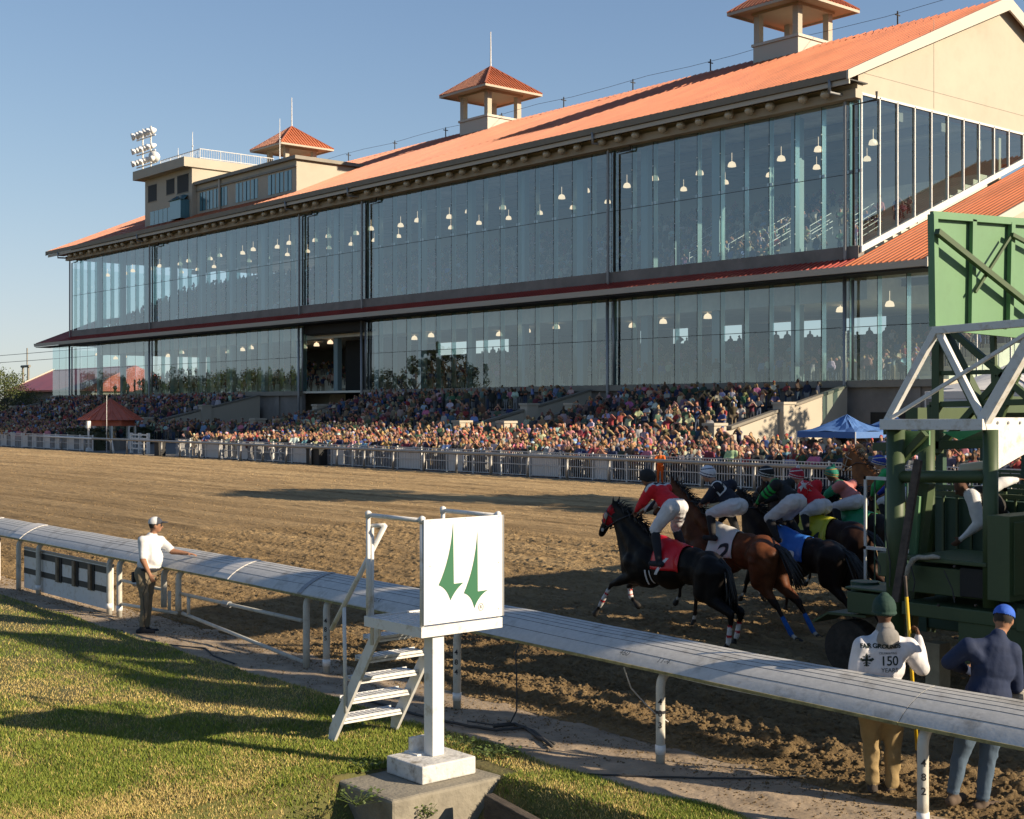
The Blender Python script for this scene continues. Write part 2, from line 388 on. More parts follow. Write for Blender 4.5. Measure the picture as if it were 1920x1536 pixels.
# ---- ground
g = MB().quad((-3500,-3500,-.75), (3500,-3500,-.75), (3500,3500,-.75), (-3500,3500,-.75)).build('ground', M['land']); tag(g, kind='structure')
MB().quad((-460,45.9,-.002), (150,45.9,-.002), (150,330,-.002), (-460,330,-.002)).build('apron_ground', M['apron'])['kind'] = 'structure'
def grid(name, x0, x1, y0, y1, nx, ny, zf, m):
    xs = np.linspace(x0, x1, nx); ys = np.linspace(y0, y1, ny); X, Y = np.meshgrid(xs, ys, indexing='ij')
    P = np.stack([X.ravel(), Y.ravel(), np.zeros(nx*ny)], 1); P[:, 2] = zf(P)
    i = np.arange(nx*ny).reshape(nx, ny); Fq = np.stack([i[:-1,:-1], i[1:,:-1], i[1:,1:], i[:-1,1:]], -1).reshape(-1, 4)
    me = bpy.data.meshes.new(name); me.vertices.add(len(P)); me.vertices.foreach_set('co', P.astype(np.float32).ravel())
    me.loops.add(Fq.size); me.loops.foreach_set('vertex_index', Fq.ravel().astype(np.int32))
    me.polygons.add(len(Fq)); me.polygons.foreach_set('loop_start', np.arange(0, Fq.size, 4, dtype=np.int32))
    me.update(); me.validate(); o = meshobj(name, me, m, smooth=True); o['kind'] = 'structure'; return o
def N2(P, seed, sx, sy):
    Q = np.zeros_like(P); Q[:, 0] = P[:, 0]*sx; Q[:, 1] = P[:, 1]*sy; Q[:, 2] = seed*.37; return fnoise(Q+40, seed, 1)
def ztrack(P):
    Y = P[:, 1]; X = P[:, 0]
    rough = np.clip((14.5-Y)/3, 0, 1)*np.clip((X+16)/5, 0, 1)      # churned ground beside the rail near the gate
    furrow = (N2(P, 3, .16, 6)-.5)*.045+(N2(P, 4, .35, 13)-.5)*.035
    clod = np.maximum(0, N2(P, 5, 8, 10)-.55)*.11+np.maximum(0, N2(P, 6, 17, 19)-.55)*.07+np.maximum(0, N2(P, 15, 31, 35)-.6)*.03
    big = (N2(P, 7, 1.0, 2.4)-.45)*.06+np.abs(N2(P, 8, 5, 8)-.5)*.07+np.maximum(0, N2(P, 9, 10, 12)-.5)*.13+np.maximum(0, N2(P, 19, 22, 24)-.5)*.07+(N2(P, 20, 34, 38)-.5)*.02
    z = .012+.018+furrow+clod+rough*big
    edge = np.clip((Y-10.35)/.5, 0, 1)*np.clip((26-Y)/1.5, 0, 1)*np.clip((X+36)/2, 0, 1)
    return .006+np.maximum(-.002, z)*edge
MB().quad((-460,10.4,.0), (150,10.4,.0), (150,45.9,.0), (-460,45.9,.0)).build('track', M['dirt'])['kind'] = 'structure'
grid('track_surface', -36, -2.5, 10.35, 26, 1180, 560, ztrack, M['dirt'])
def zfar(P):
    X = P[:, 0]; Y = P[:, 1]
    z = .02+(N2(P, 3, .10, 3.6)-.5)*.06+(N2(P, 4, .25, 8)-.5)*.045+np.maximum(0, N2(P, 5, 2.4, 6)-.62)*.11+(N2(P, 8, .02, .9)-.5)*.05
    e = np.clip((Y-10.4)/.5, 0, 1)*np.clip((45.8-Y)/1.0, 0, 1)*np.clip((X+130)/4, 0, 1)
    e *= 1-np.clip((26.5-Y)/.5, 0, 1)*np.clip((X+36.3)/.3, 0, 1)
    return np.where(e > 0, .004+np.maximum(0, z)*e, -.01)
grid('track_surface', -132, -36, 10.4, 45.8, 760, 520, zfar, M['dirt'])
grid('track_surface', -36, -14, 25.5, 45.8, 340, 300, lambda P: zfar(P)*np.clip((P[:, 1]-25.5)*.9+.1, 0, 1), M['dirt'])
def zpath(P): return .002+((N2(P, 12, 2, 3)-.5)*.02+(N2(P, 13, 7, 9)-.5)*.012+np.maximum(0, N2(P, 14, 3, 5)-.62)*.05)*np.clip((P[:, 1]-8.9)*4, 0, 1)
grid('path', -60, 2, 8.75, 10.55, 1500, 60, zpath, M['path'])
def zgrass(P):
    X = P[:, 0]; Y = P[:, 1]
    z = .035+(N2(P, 21, .5, .6)-.5)*.10+(N2(P, 22, 2.2, 2.4)-.5)*.03
    yedge = 9.05+.3*np.clip((-X-12)/14, 0, 1)+(N2(P, 23, 1.5, .1)-.5)*.25
    z = z*np.clip((yedge-Y)*5, -1.5, 1)
    z = np.where(Y > yedge, -.03, z)
    ditch = np.clip((X+10.9)*2.5, 0, 1)*np.clip((8.35-Y)*3.0, 0, 1)*np.clip((-X-6.6)/1.0, 0, 1)
    return z-ditch*.42
grid('lawn', -70, 6, -6, 9.7, 1100, 330, zgrass, M['soil'])
def clods():
    r = np.random.RandomState(8); n = 60000; X = np.empty(n); Y = np.empty(n); a = n//4
    X[:a] = r.uniform(-17, -3, a); Y[:a] = 10.4+np.abs(r.randn(a))*1.6
    px = r.uniform(-20, 1900, n-a); py = 800+r.rand(n-a)**.8*500; t = (px-PX)/FL; d = 3.5*FL/(py-PY); X[a:] = (t*CA-CB)*d; Y[a:] = (t*CB+CA)*d
    k = (Y > 10.35) & (Y < 45.3) & (X > -130); X, Y = X[k], Y[k]; n = len(X); P = np.stack([X, Y, np.zeros(n)], 1)
    np_ = 9000; e = np.stack([r.uniform(-30, -5, np_), 9.15+1.3*r.rand(np_)**.6, np.full(np_, .004)], 1); near = (Y < 26) & (X > -36); P[:, 2] = np.where(near, ztrack(P), .02); P = np.concatenate([P, e]); X, Y = P[:, 0], P[:, 1]; n = len(P)
    dd = np.hypot(X, Y); s = np.where(Y < 10.35, .45, 1)*(.006+.016*r.rand(n)**2.5+.010*(Y < 13.5)*r.rand(n)**2)*(1+dd/60)
    O = np.array([[1,0,0],[0,1,0],[-1,0,0],[0,-1,0],[0,0,.8],[.6,.6,.5],[-.6,.5,.55],[-.5,-.6,.45],[.55,-.55,.5]]); F = [(0,1,5),(1,2,6),(2,3,7),(3,0,8),(5,1,6),(6,2,7),(7,3,8),(8,0,5),(4,5,6),(4,6,7),(4,7,8),(4,8,5)]
    Vv = P[:, None, :]+(O[None]*(1+.5*(r.rand(n, 9, 3)-.5)))*s[:, None, None]; F = np.array(F)[None]+(np.arange(n)*9)[:, None, None]; F = F.reshape(-1, 3)
    me = bpy.data.meshes.new('dirt_clods'); me.vertices.add(9*n); me.vertices.foreach_set('co', Vv.astype(np.float32).ravel()); me.loops.add(F.size); me.loops.foreach_set('vertex_index', F.ravel().astype(np.int32))
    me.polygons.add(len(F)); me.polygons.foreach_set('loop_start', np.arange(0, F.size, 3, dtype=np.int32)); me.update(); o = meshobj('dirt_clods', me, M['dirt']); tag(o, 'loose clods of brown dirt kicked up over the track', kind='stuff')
clods()
# ---- short grass blades
def blades():
    r = np.random.RandomState(3); pts = []
    n = 420000; px = r.uniform(-60, 1500, n); py = 1536-(r.rand(n)**1.25)*(1536-1085)+14
    t = (px-PX)/FL; d = 3.5*FL/(py-PY); X = (t*CA-CB)*d; Y = (t*CB+CA)*d
    P = np.stack([X, Y, np.zeros(n)], 1); z = zgrass(P)
    ok = (Y < 9.02+.3*np.clip((-X-12)/14, 0, 1)+(N2(P, 23, 1.5, .1)-.5)*.25+.04*r.randn(n)) & ((z > -.12) | (r.rand(n) < .35))
    ok &= ~((X > -10.9) & (X < -9.95) & (Y > 7.05) & (Y < 8.55))
    dry = N2(P, 31, .55, .9)*.6+N2(P, 33, 2.4, 3.2)*.4
    ok &= r.rand(n) < np.clip(1.35-dry*.9, .25, 1)
    P = P[ok]; P[:, 2] = z[ok]-.004; dry = dry[ok]; n = len(P)
    h = (.022+.03*r.rand(n))*(1.25-.7*dry); a = r.rand(n)*2*PI; w = .0035+.0035*r.rand(n)
    lean = r.randn(n, 2)*.45
    A_ = P.copy(); A_[:, 0] += np.cos(a)*w; A_[:, 1] += np.sin(a)*w
    B_ = P.copy(); B_[:, 0] -= np.cos(a)*w; B_[:, 1] -= np.sin(a)*w
    T = P.copy(); T[:, 0] += lean[:, 0]*h; T[:, 1] += lean[:, 1]*h; T[:, 2] += h
    Vv = np.stack([A_, B_, T], 1).reshape(-1, 3)
    me = bpy.data.meshes.new('grass'); me.vertices.add(3*n); me.vertices.foreach_set('co', Vv.astype(np.float32).ravel())
    me.loops.add(3*n); me.loops.foreach_set('vertex_index', np.arange(3*n, dtype=np.int32))
    me.polygons.add(n); me.polygons.foreach_set('loop_start', np.arange(0, 3*n, 3, dtype=np.int32)); me.update()
    g1 = np.array([.070,.112,.011]); g2 = np.array([.165,.185,.020]); st = np.array([.36,.275,.095])
    k = r.rand(n, 1); c = g1*(1-k)+g2*k; s = (r.rand(n) < np.clip((dry-.40)*2.8, .07, .9))[:, None]; c = np.where(s, st*(.6+.6*r.rand(n, 1)), c)
    c = c*1.38; C = np.concatenate([c, np.ones((n, 1))], 1).repeat(3, 0)
    at_ = me.attributes.new('Col', 'FLOAT_COLOR', 'POINT'); at_.data.foreach_set('color', C.astype(np.float32).ravel())
    o = meshobj('grass', me, M['grass']); tag(o, 'short green and straw coloured grass on the infield bank', kind='stuff')
blades()
# ---- the grandstand: front glass plane at YG
YG = 72.0; YE = 70.2
XL = onY(136, 600, YG).x; XR = onY(1609, 600, YG).x
XAL = onY(66, 648, YE).x+1.5; XAR = onY(1738, 490, YE).x-.5      # ends of the wider lower storey
ZE = 24.3; XRL = onY(90, 470, YE).x; XRR = onY(1592, 130, YE).x
pk = onX(1890, -3, XRR); YR = pk.y; ZR = pk.z; SL = (ZR-ZE)/(YR-YE)
Z0, Z1, Z2, Z3 = 5.3, 12.0, 13.75, 22.9                # lower glass, upper glass
ZT = 23.3
ZC = 12.25                                             # lower eave
def zroof(y): return ZE+SL*(y-YE)
def zcan(y): return ZC+.40*(y-YE)
YB = 2*YR-YE
gs = thing('grandstand', (XR, YG, 0), 'long glass fronted grandstand with orange metal roof behind the packed crowd', 'grandstand')
def P_(name, mb, m, smooth=False, parent=None, **k): return mb.build(name, m, parent or gs, smooth=smooth, **k)
# main roof with standing seams
def seams(mb, x0, x1, ya, yb, zf, pitch, w, h, dx=0):
    n = int((x1-x0)/pitch)
    for i in range(n+1):
        x = x0+i*(x1-x0)/n
        xa, xb = x-w/2, x+w/2
        mb.add([(xa,ya,zf(ya)),(xb,ya,zf(ya)),(xb,ya,zf(ya)+h),(xa,ya,zf(ya)+h),(xa,yb,zf(yb)),(xb,yb,zf(yb)),(xb,yb,zf(yb)+h),(xa,yb,zf(yb)+h)],
               [(0,1,2,3),(1,5,6,2),(2,6,7,3),(3,7,4,0)])
mb = MB()
mb.prism([(XRL,YE,zroof(YE)),(XRL,YR,ZR),(XRL,YR,ZR-.25),(XRL,YE,zroof(YE)-.25)], (XRR-XRL,0,0))
mb.prism([(XRL,YB,ZE),(XRL,YB,ZE-.25),(XRL,YR,ZR-.251),(XRL,YR,ZR-.001)], (XRR-XRL,0,0))
seams(mb, XRL+.1, XRR-.1, YE, YR, lambda y: zroof(y)-.01, .62, .13, .13)
rf = P_('roof', mb, M['roof'], fixn=False)
# gutter, fascia, soffit beam, rake boards
mb = MB()
mb.prism([(XRL,YE-.28,ZE+.02),(XRL,YE-.02,ZE+.02),(XRL,YE-.02,ZE-.42),(XRL,YE-.2,ZE-.42)], (XRR-XRL,0,0))
P_('gutter', mb, M['trim_dark'])
mb = MB(); mb.box((XRL,YE-.02,ZE-.75), (XRR,YE+.1,ZE-.45)); P_('fascia', mb, M['trim'])
mb = MB(); mb.box((XL-.5,YG-.75,Z3+.0), (XR+.35,YG-.1,Z3+.55)); mb.box((XL-.5,YG-.5,Z3+.55), (XR+.3,YG,Z3+.95)); P_('soffit_beam', mb, M['stucco'])
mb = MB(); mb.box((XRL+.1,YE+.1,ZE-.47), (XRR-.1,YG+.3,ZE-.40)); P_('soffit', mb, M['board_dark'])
for x, s in ((XRR, 1), (XRL, -1)):
    mb = MB()
    for ya, yb, za, zb in ((YE-.3, YR, ZE-.1, ZR), (YB, YR, ZE-.1, ZR)):
        mb.prism([(x+.02*s,ya,za+.1),(x+.02*s,yb,zb+.1),(x+.02*s,yb,zb-.85),(x+.02*s,ya,za-.45)], (.14*s,0,0))
    P_('rake_board', mb, M['trim'])
# end walls (gables)
for x, s in ((XR+.15, 1), (XL-.05, -1)):
    ztop = lambda y: zroof(y)-.3
    mb = MB(); mb.prism([(x,YG-.2,ZT),(x,YG-.2,ztop(YG-.2)),(x,YR,ZR-.3),(x,YB-1,ZE),(x,YB-1,ZT)], (-.3*s,0,0))
    w = P_('gable_wall', mb, M['stucco'])
    if s > 0:
        mb = MB()
        for z in (Z3+1.7, ): mb.box((x+.0, YG, z), (x+.012, YB-2, z+.03))
        mb.box((x, YG+8.2, ZT+.2), (x+.012, YG+8.24, ZR-3)); P_('joint', mb, M['trim_dark'], parent=w)
# sill bands
mb = MB(); mb.box((XL-.1,YG-.12,12.85), (XR+.1,YG+.5,Z2)); P_('sill_band', mb, M['concrete'])
mb = MB(); mb.box((XAL,YG-.35,Z0-.45), (-116.9,YG+.4,Z0-.02)); mb.box((-105.7,YG-.35,Z0-.45), (XAR,YG+.4,Z0-.02)); P_('base_sill', mb, M['trim_dark'])
# lower walls
mb = MB(); mb.box((XAL,YG,-.1), (-116.9,YG+.4,Z0-.45)); mb.box((-105.7,YG,-.1), (XAR,YG+.4,Z0-.45))
mb.box((-116.9,YG+1.5,-.1), (-105.7,YG+1.7,4.0))
P_('base_wall', mb, M['concrete'])
for i, x in enumerate((-133,-122,-100,-88,-66,-47.5)):
    mb = MB(); mb.box((x,YG-.14,-.05), (x+.9,YG-.003,Z0-.47)); P_('pilaster', mb, M['concrete'])
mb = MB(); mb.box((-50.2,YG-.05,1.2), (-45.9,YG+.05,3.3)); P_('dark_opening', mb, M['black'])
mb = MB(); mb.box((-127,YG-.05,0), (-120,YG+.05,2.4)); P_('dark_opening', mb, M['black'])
mb = MB(); mb.box((-116.7,YG+5,-.1), (-105.9,YG+5.2,Z1)); mb.box((-116.7,YG+.3,Z1-1.2), (-105.9,YG+5,Z1-1.0)); P_('entrance_shade_lining', mb, M['black'])  # black sheets paint the shade inside the entrance recess
mb = MB(); mb.box((-116.75,YG+.1,Z1-1.1), (-105.85,YG+.2,Z1+.1)); P_('entrance_shade_header', mb, M['black'])  # black facing, painted shade across the top of the entrance
mb = MB(); mb.box((-116.75,YG+.5,Z0-.3), (-105.85,YG+5,Z0-.04)); P_('entrance_shade_floor', mb, M['black'])  # black slab, shade put into the colour at the entrance foot
# end walls of the lower storey
mb = MB(); mb.box((XAR-.4,YG+.4,-.1), (XAR,YB,Z0)); mb.prism([(XAR,YG,Z1-.6),(XAR,YG,Z1+.3),(XAR,YG+24,zcan(YG+24)-.3),(XAR,YG+30,zcan(YG+24)-.3),(XAR,YG+30,Z1-.6)], (-.3,0,0)); P_('end_wall', mb, M['stucco'])
mb = MB(); mb.box((XAL,YG+.4,-.1), (XAL+.4,YG+10,Z0)); P_('end_wall', mb, M['concrete'])
# lower roof: narrow strip along the front, wide slopes at both ends
YT = YG+24
mb = MB()
x0, x1 = XL-.1, XR+.16
mb.prism([(x0,YE,zcan(YE)),(x0,YG-.05,zcan(YG)),(x0,YG-.05,zcan(YG)-.2),(x0,YE,zcan(YE)-.2)], (x1-x0,0,0))
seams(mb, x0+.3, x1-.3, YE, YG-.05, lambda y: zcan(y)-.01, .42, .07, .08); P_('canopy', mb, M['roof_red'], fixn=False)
for a, b, yt in ((XR+.16, XAR+.6, YT), (XAL-1.4, XL-.1, YG+7)):
    mb = MB(); mb.prism([(a,YE,zcan(YE)),(a,yt,zcan(yt)),(a,yt,zcan(yt)-.2),(a,YE,zcan(YE)-.2)], (b-a,0,0))
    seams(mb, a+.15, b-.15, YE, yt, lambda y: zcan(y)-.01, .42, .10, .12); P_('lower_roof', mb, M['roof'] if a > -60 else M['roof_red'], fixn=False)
mb = MB(); xa, xb = XAL-1.4, XAR+.6
mb.prism([(xa,YE-.26,ZC+.02),(xa,YE-.01,ZC+.02),(xa,YE-.01,ZC-.38),(xa,YE-.18,ZC-.38)], (xb-xa,0,0)); P_('gutter', mb, M['trim'])
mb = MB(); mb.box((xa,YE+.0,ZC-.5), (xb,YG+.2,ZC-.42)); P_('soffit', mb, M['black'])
mb = MB(); mb.prism([(xb,YE-.3,ZC+.1),(xb,YT,zcan(YT)+.1),(xb,YT,zcan(YT)-.55),(xb,YE-.3,ZC-.45)], (.12,0,0)); P_('rake_board', mb, M['trim'])
# facade glazing: columns of panes
cols = []
def bay(xa, xb, n): return [(xa+(xb-xa)*i/n, xa+(xb-xa)*(i+1)/n) for i in range(n)]
XP = [XL, onY(286,0,YG).x, onY(567,0,YG).x, onY(685,0,YG).x, onY(1147,0,YG).x, onY(1592,0,YG).x]
ups = bay(XP[0],XP[1],10)+bay(XP[1],XP[2],15)+bay(XP[2],XP[3],5)+bay(XP[3],XP[4],15)+bay(XP[4],XP[5],10)+[(XP[5],XR)]
lows = bay(XP[1],XP[2],15)+bay(XP[3],XP[4],15)+bay(XP[4],XP[5],10)+bay(XP[5],XAR,3)
lows_far = bay(XAL,XP[0],3)+bay(XP[0],XP[1],10)
G = .025
def pane(a, b, za, zb, name='glass_panel', wob=True):
    mb = MB(); zm = za+(zb-za)*.5
    for z0, z1 in ((za, zm-.02), (zm+.02, zb)):
        w = rnd.uniform(-.012, .012) if wob else 0; w2 = rnd.uniform(-.008, .008)
        mb.quad((a+G,YG+w,z0), (b-G,YG-w,z0), (b-G,YG-w+w2,z1), (a+G,YG+w+w2,z1))
    return mb
for a, b in ups: P_('glass_panel', pane(a, b, Z2, Z3), M['glass'], fixn=False)
for a, b in lows[:44]: P_('glass_panel', pane(a, b, Z0, Z1), M['glass'], fixn=False)
mb = MB()
for a, b in lows[44:]+lows_far:
    p = pane(a, b, Z0, Z1); mb.add(p.v, p.f)
o = P_('far_glass_panels', mb, M['glass'], fixn=False); o['kind'] = 'stuff'
mb = MB()   # joints and glass fins behind the panes
for a, b in ups: mb.box((b-.02,YG+.02,Z2), (b+.02,YG+.05,Z3))
for a, b in lows+lows_far: mb.box((b-.02,YG+.02,Z0), (b+.02,YG+.05,Z1))
mb.box((XL,YG+.02,(Z2+Z3)/2-.02), (XR,YG+.05,(Z2+Z3)/2+.02)); mb.box((XAL,YG+.02,(Z0+Z1)/2-.02), (XP[2],YG+.05,(Z0+Z1)/2+.02)); mb.box((XP[3],YG+.02,(Z0+Z1)/2-.02), (XAR,YG+.05,(Z0+Z1)/2+.02))
P_('glazing_joints', mb, M['seam'])
mb = MB()
for a, b in ups: mb.box((b-.015,YG+.06,Z2), (b+.015,YG+.5,Z3))
for a, b in lows: mb.box((b-.015,YG+.06,Z0), (b+.015,YG+.5,Z1))
P_('glass_fins', mb, M['glass_fin'])
mb = MB()
for a, b in ups: mb.box((b-.22,YG+.08,(Z2+Z3)/2+.05), (b+.22,YG+.11,(Z2+Z3)/2+.25))
for z in (1.2, 3.0, 5.8, 7.4):
    for a, b in ups: mb.box((b-.035,YG-.03,Z2+z-.035), (b+.035,YG+.03,Z2+z+.035))
P_('glass_brackets', mb, M['white_metal'])['kind'] = 'stuff'
# end glazing on the gable side: follows the lower roof up
e0 = YG+.1; ye = [e0+i*1.95 for i in range(15)]
for i in range(14):
    a, b = ye[i], ye[i+1]; mb = MB(); x = XR+.12
    mb.quad((x,a+.05,zcan(a)+.65), (x,b-.05,zcan(b)+.65), (x,b-.05,ZT), (x,a+.05,ZT)) if zcan(b)+.7 < ZT else None
    if mb.v: P_('end_glass_panel', mb, M['glass_end'], fixn=False)
mb = MB(); x = XR+.16
for i in range(15):
    if zcan(ye[i])+.6 < ZT: mb.box((x-.06,ye[i]-.05,zcan(ye[i])+.4), (x+.06,ye[i]+.05,ZT))
mb.prism([(x,e0-.1,zcan(e0)+.3),(x,ye[12],zcan(ye[12])+.3),(x,ye[12],zcan(ye[12])+.7),(x,e0-.1,zcan(e0)+.7)], (.12,0,0)); mb.box((x-.05,e0,ZT-.1), (x+.06,ye[12],ZT+.05))
P_('end_mullions', mb, M['white_metal'])
EG = [MB(), MB(), MB()]; mb = EG[0]
for i in range(10): mb.quad((XL,YG+i*2.0+.03,Z2), (XL,YG+(i+1)*2.0-.03,Z2), (XL,YG+(i+1)*2-.03,Z3-1), (XL,YG+i*2+.03,Z3-1))
mb = EG[1]
for i in range(7): mb.quad((XAL,YG+i*2.0+.03,Z0), (XAL,YG+(i+1)*2.0-.03,Z0), (XAL,YG+(i+1)*2-.03,Z1-.5), (XAL,YG+i*2+.03,Z1-.5))
mb = EG[2]
for i in range(8): mb.quad((XAR,YG+i*2.0+.43,Z0), (XAR,YG+(i+1)*2.0+.37,Z0), (XAR,YG+(i+1)*2+.37,Z1-.6), (XAR,YG+i*2+.43,Z1-.6))
for mb in EG: P_('end_glazing', mb, M['glass_clear'], fixn=False)
mb = MB()
for i in range(9): mb.box((XAR-.05,YG+i*2+.37,Z0), (XAR+.06,YG+i*2+.43,Z1-.6))
P_('end_mullions', mb, M['white_metal'])
# interior: tiers, ceilings, back walls, columns
def tiers(x0, x1, ya, za, rows, run, rise):
    mb = MB()
    for i in range(rows): mb.box((x0, ya+i*run, za-3), (x1, ya+(i+1)*run+.002, za+i*rise))
    return mb
P_('upper_tiers', tiers(XL+6, XR-.2, YG+1.2, Z2-.3, 15, .95, .46), M['tier'])
mb = MB(); mb.box((XAL+.5,YG+.1,Z0-.25), (XAR-.5,YG+24,Z0-.05)); P_('lower_floor', mb, M['tier'])
P_('lower_tiers', tiers(XAL+12, -118, YG+4, Z0-.0, 9, 1.1, .33), M['tier'])
P_('lower_tiers', tiers(-104, -48, YG+4, Z0-.0, 9, 1.1, .33), M['tier'])
mb = MB(); mb.box((XL+.3,YG+.3,Z3+.05), (XR-.35,YG+28,Z3+.2)); mb.box((XAL+.6,YG+.6,Z1+.0), (XAR-.6,YG+24,Z1+.25)); P_('ceiling', mb, M['ceiling'])
mb = MB(); mb.box((XL+32,YG+17.5,Z2), (XR-.5,YG+17.8,Z3)); P_('back_wall', mb, M['backwall'])
mb = MB()
segs = [(XAL+14,-116),(-104,-86),(-84.5,-82),(-80,-77),(-74,-71),(-66,-64),(-60,-48)]
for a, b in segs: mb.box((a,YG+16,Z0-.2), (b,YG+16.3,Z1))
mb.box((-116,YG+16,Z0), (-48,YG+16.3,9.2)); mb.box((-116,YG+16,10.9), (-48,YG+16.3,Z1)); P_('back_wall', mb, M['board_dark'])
for i in range(18):
    x = XL+4+i*7.0; 
    if x < XR-1:
        mb = MB(); mb.box((x,YG+1.6,Z0), (x+.7,YG+2.1,Z1)); mb.box((x,YG+1.6,Z2-.8), (x+.7,YG+2.1,Z3)); P_('column', mb, M['column'])
mb = MB()
for y, z in ((YG+5, Z3-.6), (YG+10, Z3-.6), (YG+14.5, Z3-1.2)): mb.box((XL+5,y,z), (XR-.4,y+.5,z+.6))
for y in (YG+5, YG+11): mb.box((XAL+5,y,Z1-.5), (XAR-1,y+.4,Z1))
P_('ceiling_beams', mb, M['trim_dark'])
# handrails between the seats near the end wall
for k in range(13):
    x = XR-1.5-k*1.45; mb = MB(); y = YG+2+(k*37 % 5)*.9; z = Z2-.3+(y-YG-1.2)/.95*.46
    mb.tube([(x,y,z+.1),(x,y,z+1.0),(x,y+2.4,z+2.1),(x,y+2.4,z+1.2)], .03, 6); mb.tube([(x,y,z+.6),(x,y+2.4,z+1.7)], .025, 6)
    P_('seat_rail', mb, M['white_metal'])
# downpipes on the facade
for k, x in enumerate(XP):
    mb = MB(); x -= .05
    mb.tube([(x,YE-.15,ZE-.3),(x,YE-.15,ZE-1.1),(x,YG-.35,Z3+.35),(x,YG-.35,Z3-.3),(x,YG-.35,13.0),(x,YG-.3,12.7)], .11, 8)
    P_('downpipe', mb, M['steel'], smooth=True)
    mb = MB(); mb.tube([(x,YG-.4,Z1+.1),(x,YG-.4,Z0-.3),(x,YG-.4,.1)], .12, 8); mb.tube([(x+.55,YG-.3,Z1-.4),(x+.55,YG-.3,Z0)], .09, 8)
    P_('downpipe', mb, M['steel'], smooth=True)
    mb = MB(); mb.tube([(x+.6,YG-.3,Z2),(x+.6,YG-.3,Z3-.35),(x+2.3,YG-.3,Z3-.3),(x+2.3,YG-.3,Z3+.2)], .08, 8); P_('downpipe', mb, M['seam'], smooth=True)
# ---- pendant lamps inside (domes), floodlights under the eave
def lampproto(name, parts_mat):
    t = bpy.data.objects.new(name, None)
    return t
ordn = ['first','second','third','fourth','fifth','sixth','seventh','eighth','ninth','tenth','eleventh','twelfth','thirteenth','fourteenth','fifteenth','sixteenth','seventeenth','eighteenth','nineteenth','twentieth']
TENS = {20:'twenty',30:'thirty',40:'forty',50:'fifty',60:'sixty',70:'seventy',80:'eighty',90:'ninety'}
TENTH = {20:'twentieth',30:'thirtieth',40:'fortieth',50:'fiftieth',60:'sixtieth',70:'seventieth',80:'eightieth',90:'ninetieth'}
def nth(i):
    n = i+1
    if n >= 100: return 'hundred and '+nth(n-101) if n > 100 else 'hundredth'
    if n <= 20: return ordn[n-1]
    t = n//10*10
    return TENTH[t] if n == t else TENS[t]+'-'+ordn[n-t-1]
mb = MB(); mb.lathe((0,0,0), [(.03,1.3),(.03,.30),(.14,.26),(.36,.14),(.46,-.08),(.50,-.34),(.45,-.36),(.02,-.33)], 14)
lme = mb.mesh('pendant_lamp', M['lamp']); lme.polygons.foreach_set('use_smooth', [True]*len(lme.polygons))
def lamps(lst, where, grp):
    lst = sorted(lst, key=lambda p: p[0])
    for i, (x, y, z, s) in enumerate(lst):
        o = bpy.data.objects.new('pendant_lamp', lme); COL.objects.link(o); o.location = (x, y, z); o.scale = (s, s, s)
        tag(o, 'white dome lamp glowing %s, %s from the far end' % (where, nth(i)), 'lamp', grp)
lu = [(XL+5+i*3.75, YG+2.6+(i % 2)*.8, Z3-2.0, .6) for i in range(32)]+[(XL+14+i*4.3, YG+8.5, Z3-1.9, .55) for i in range(25)]
lamps(lu, 'behind the upper glass', 'dome lamps behind the upper glass')
ll = [(XAL+9+i*2.7+rnd.uniform(-.6,.6), YG+2.2+(i % 3)*1.7, Z1-1.3-(i % 2)*.5, .6) for i in range(49)]
lamps(ll, 'behind the lower glass', 'dome lamps behind the lower glass')
mb = MB(); mb.lathe((0,0,0), [(.02,-.34),(.17,-.30),(.28,-.17),(.33,.0),(.27,.17),(.16,.28),(.10,.32),(.08,.6)], 14, axis=(0.3,.35,.85))
fme = mb.mesh('floodlight', M['lamp_round']); fme.polygons.foreach_set('use_smooth', [True]*len(fme.polygons))
k = 0; xs = []
x = XRL+6
while x < XRR-1.5:
    if (k % 4) != 3: xs.append(x)
    x += 1.75 if k % 4 != 3 else .9
    k += 1
for i, x in enumerate(xs):
    o = bpy.data.objects.new('floodlight', fme); COL.objects.link(o); o.location = (x, YE+.62, Z3+.46)
    tag(o, 'round glass floodlight under the orange eave, %s from the far end' % nth(i), 'floodlight', 'floodlights in a row under the eave')
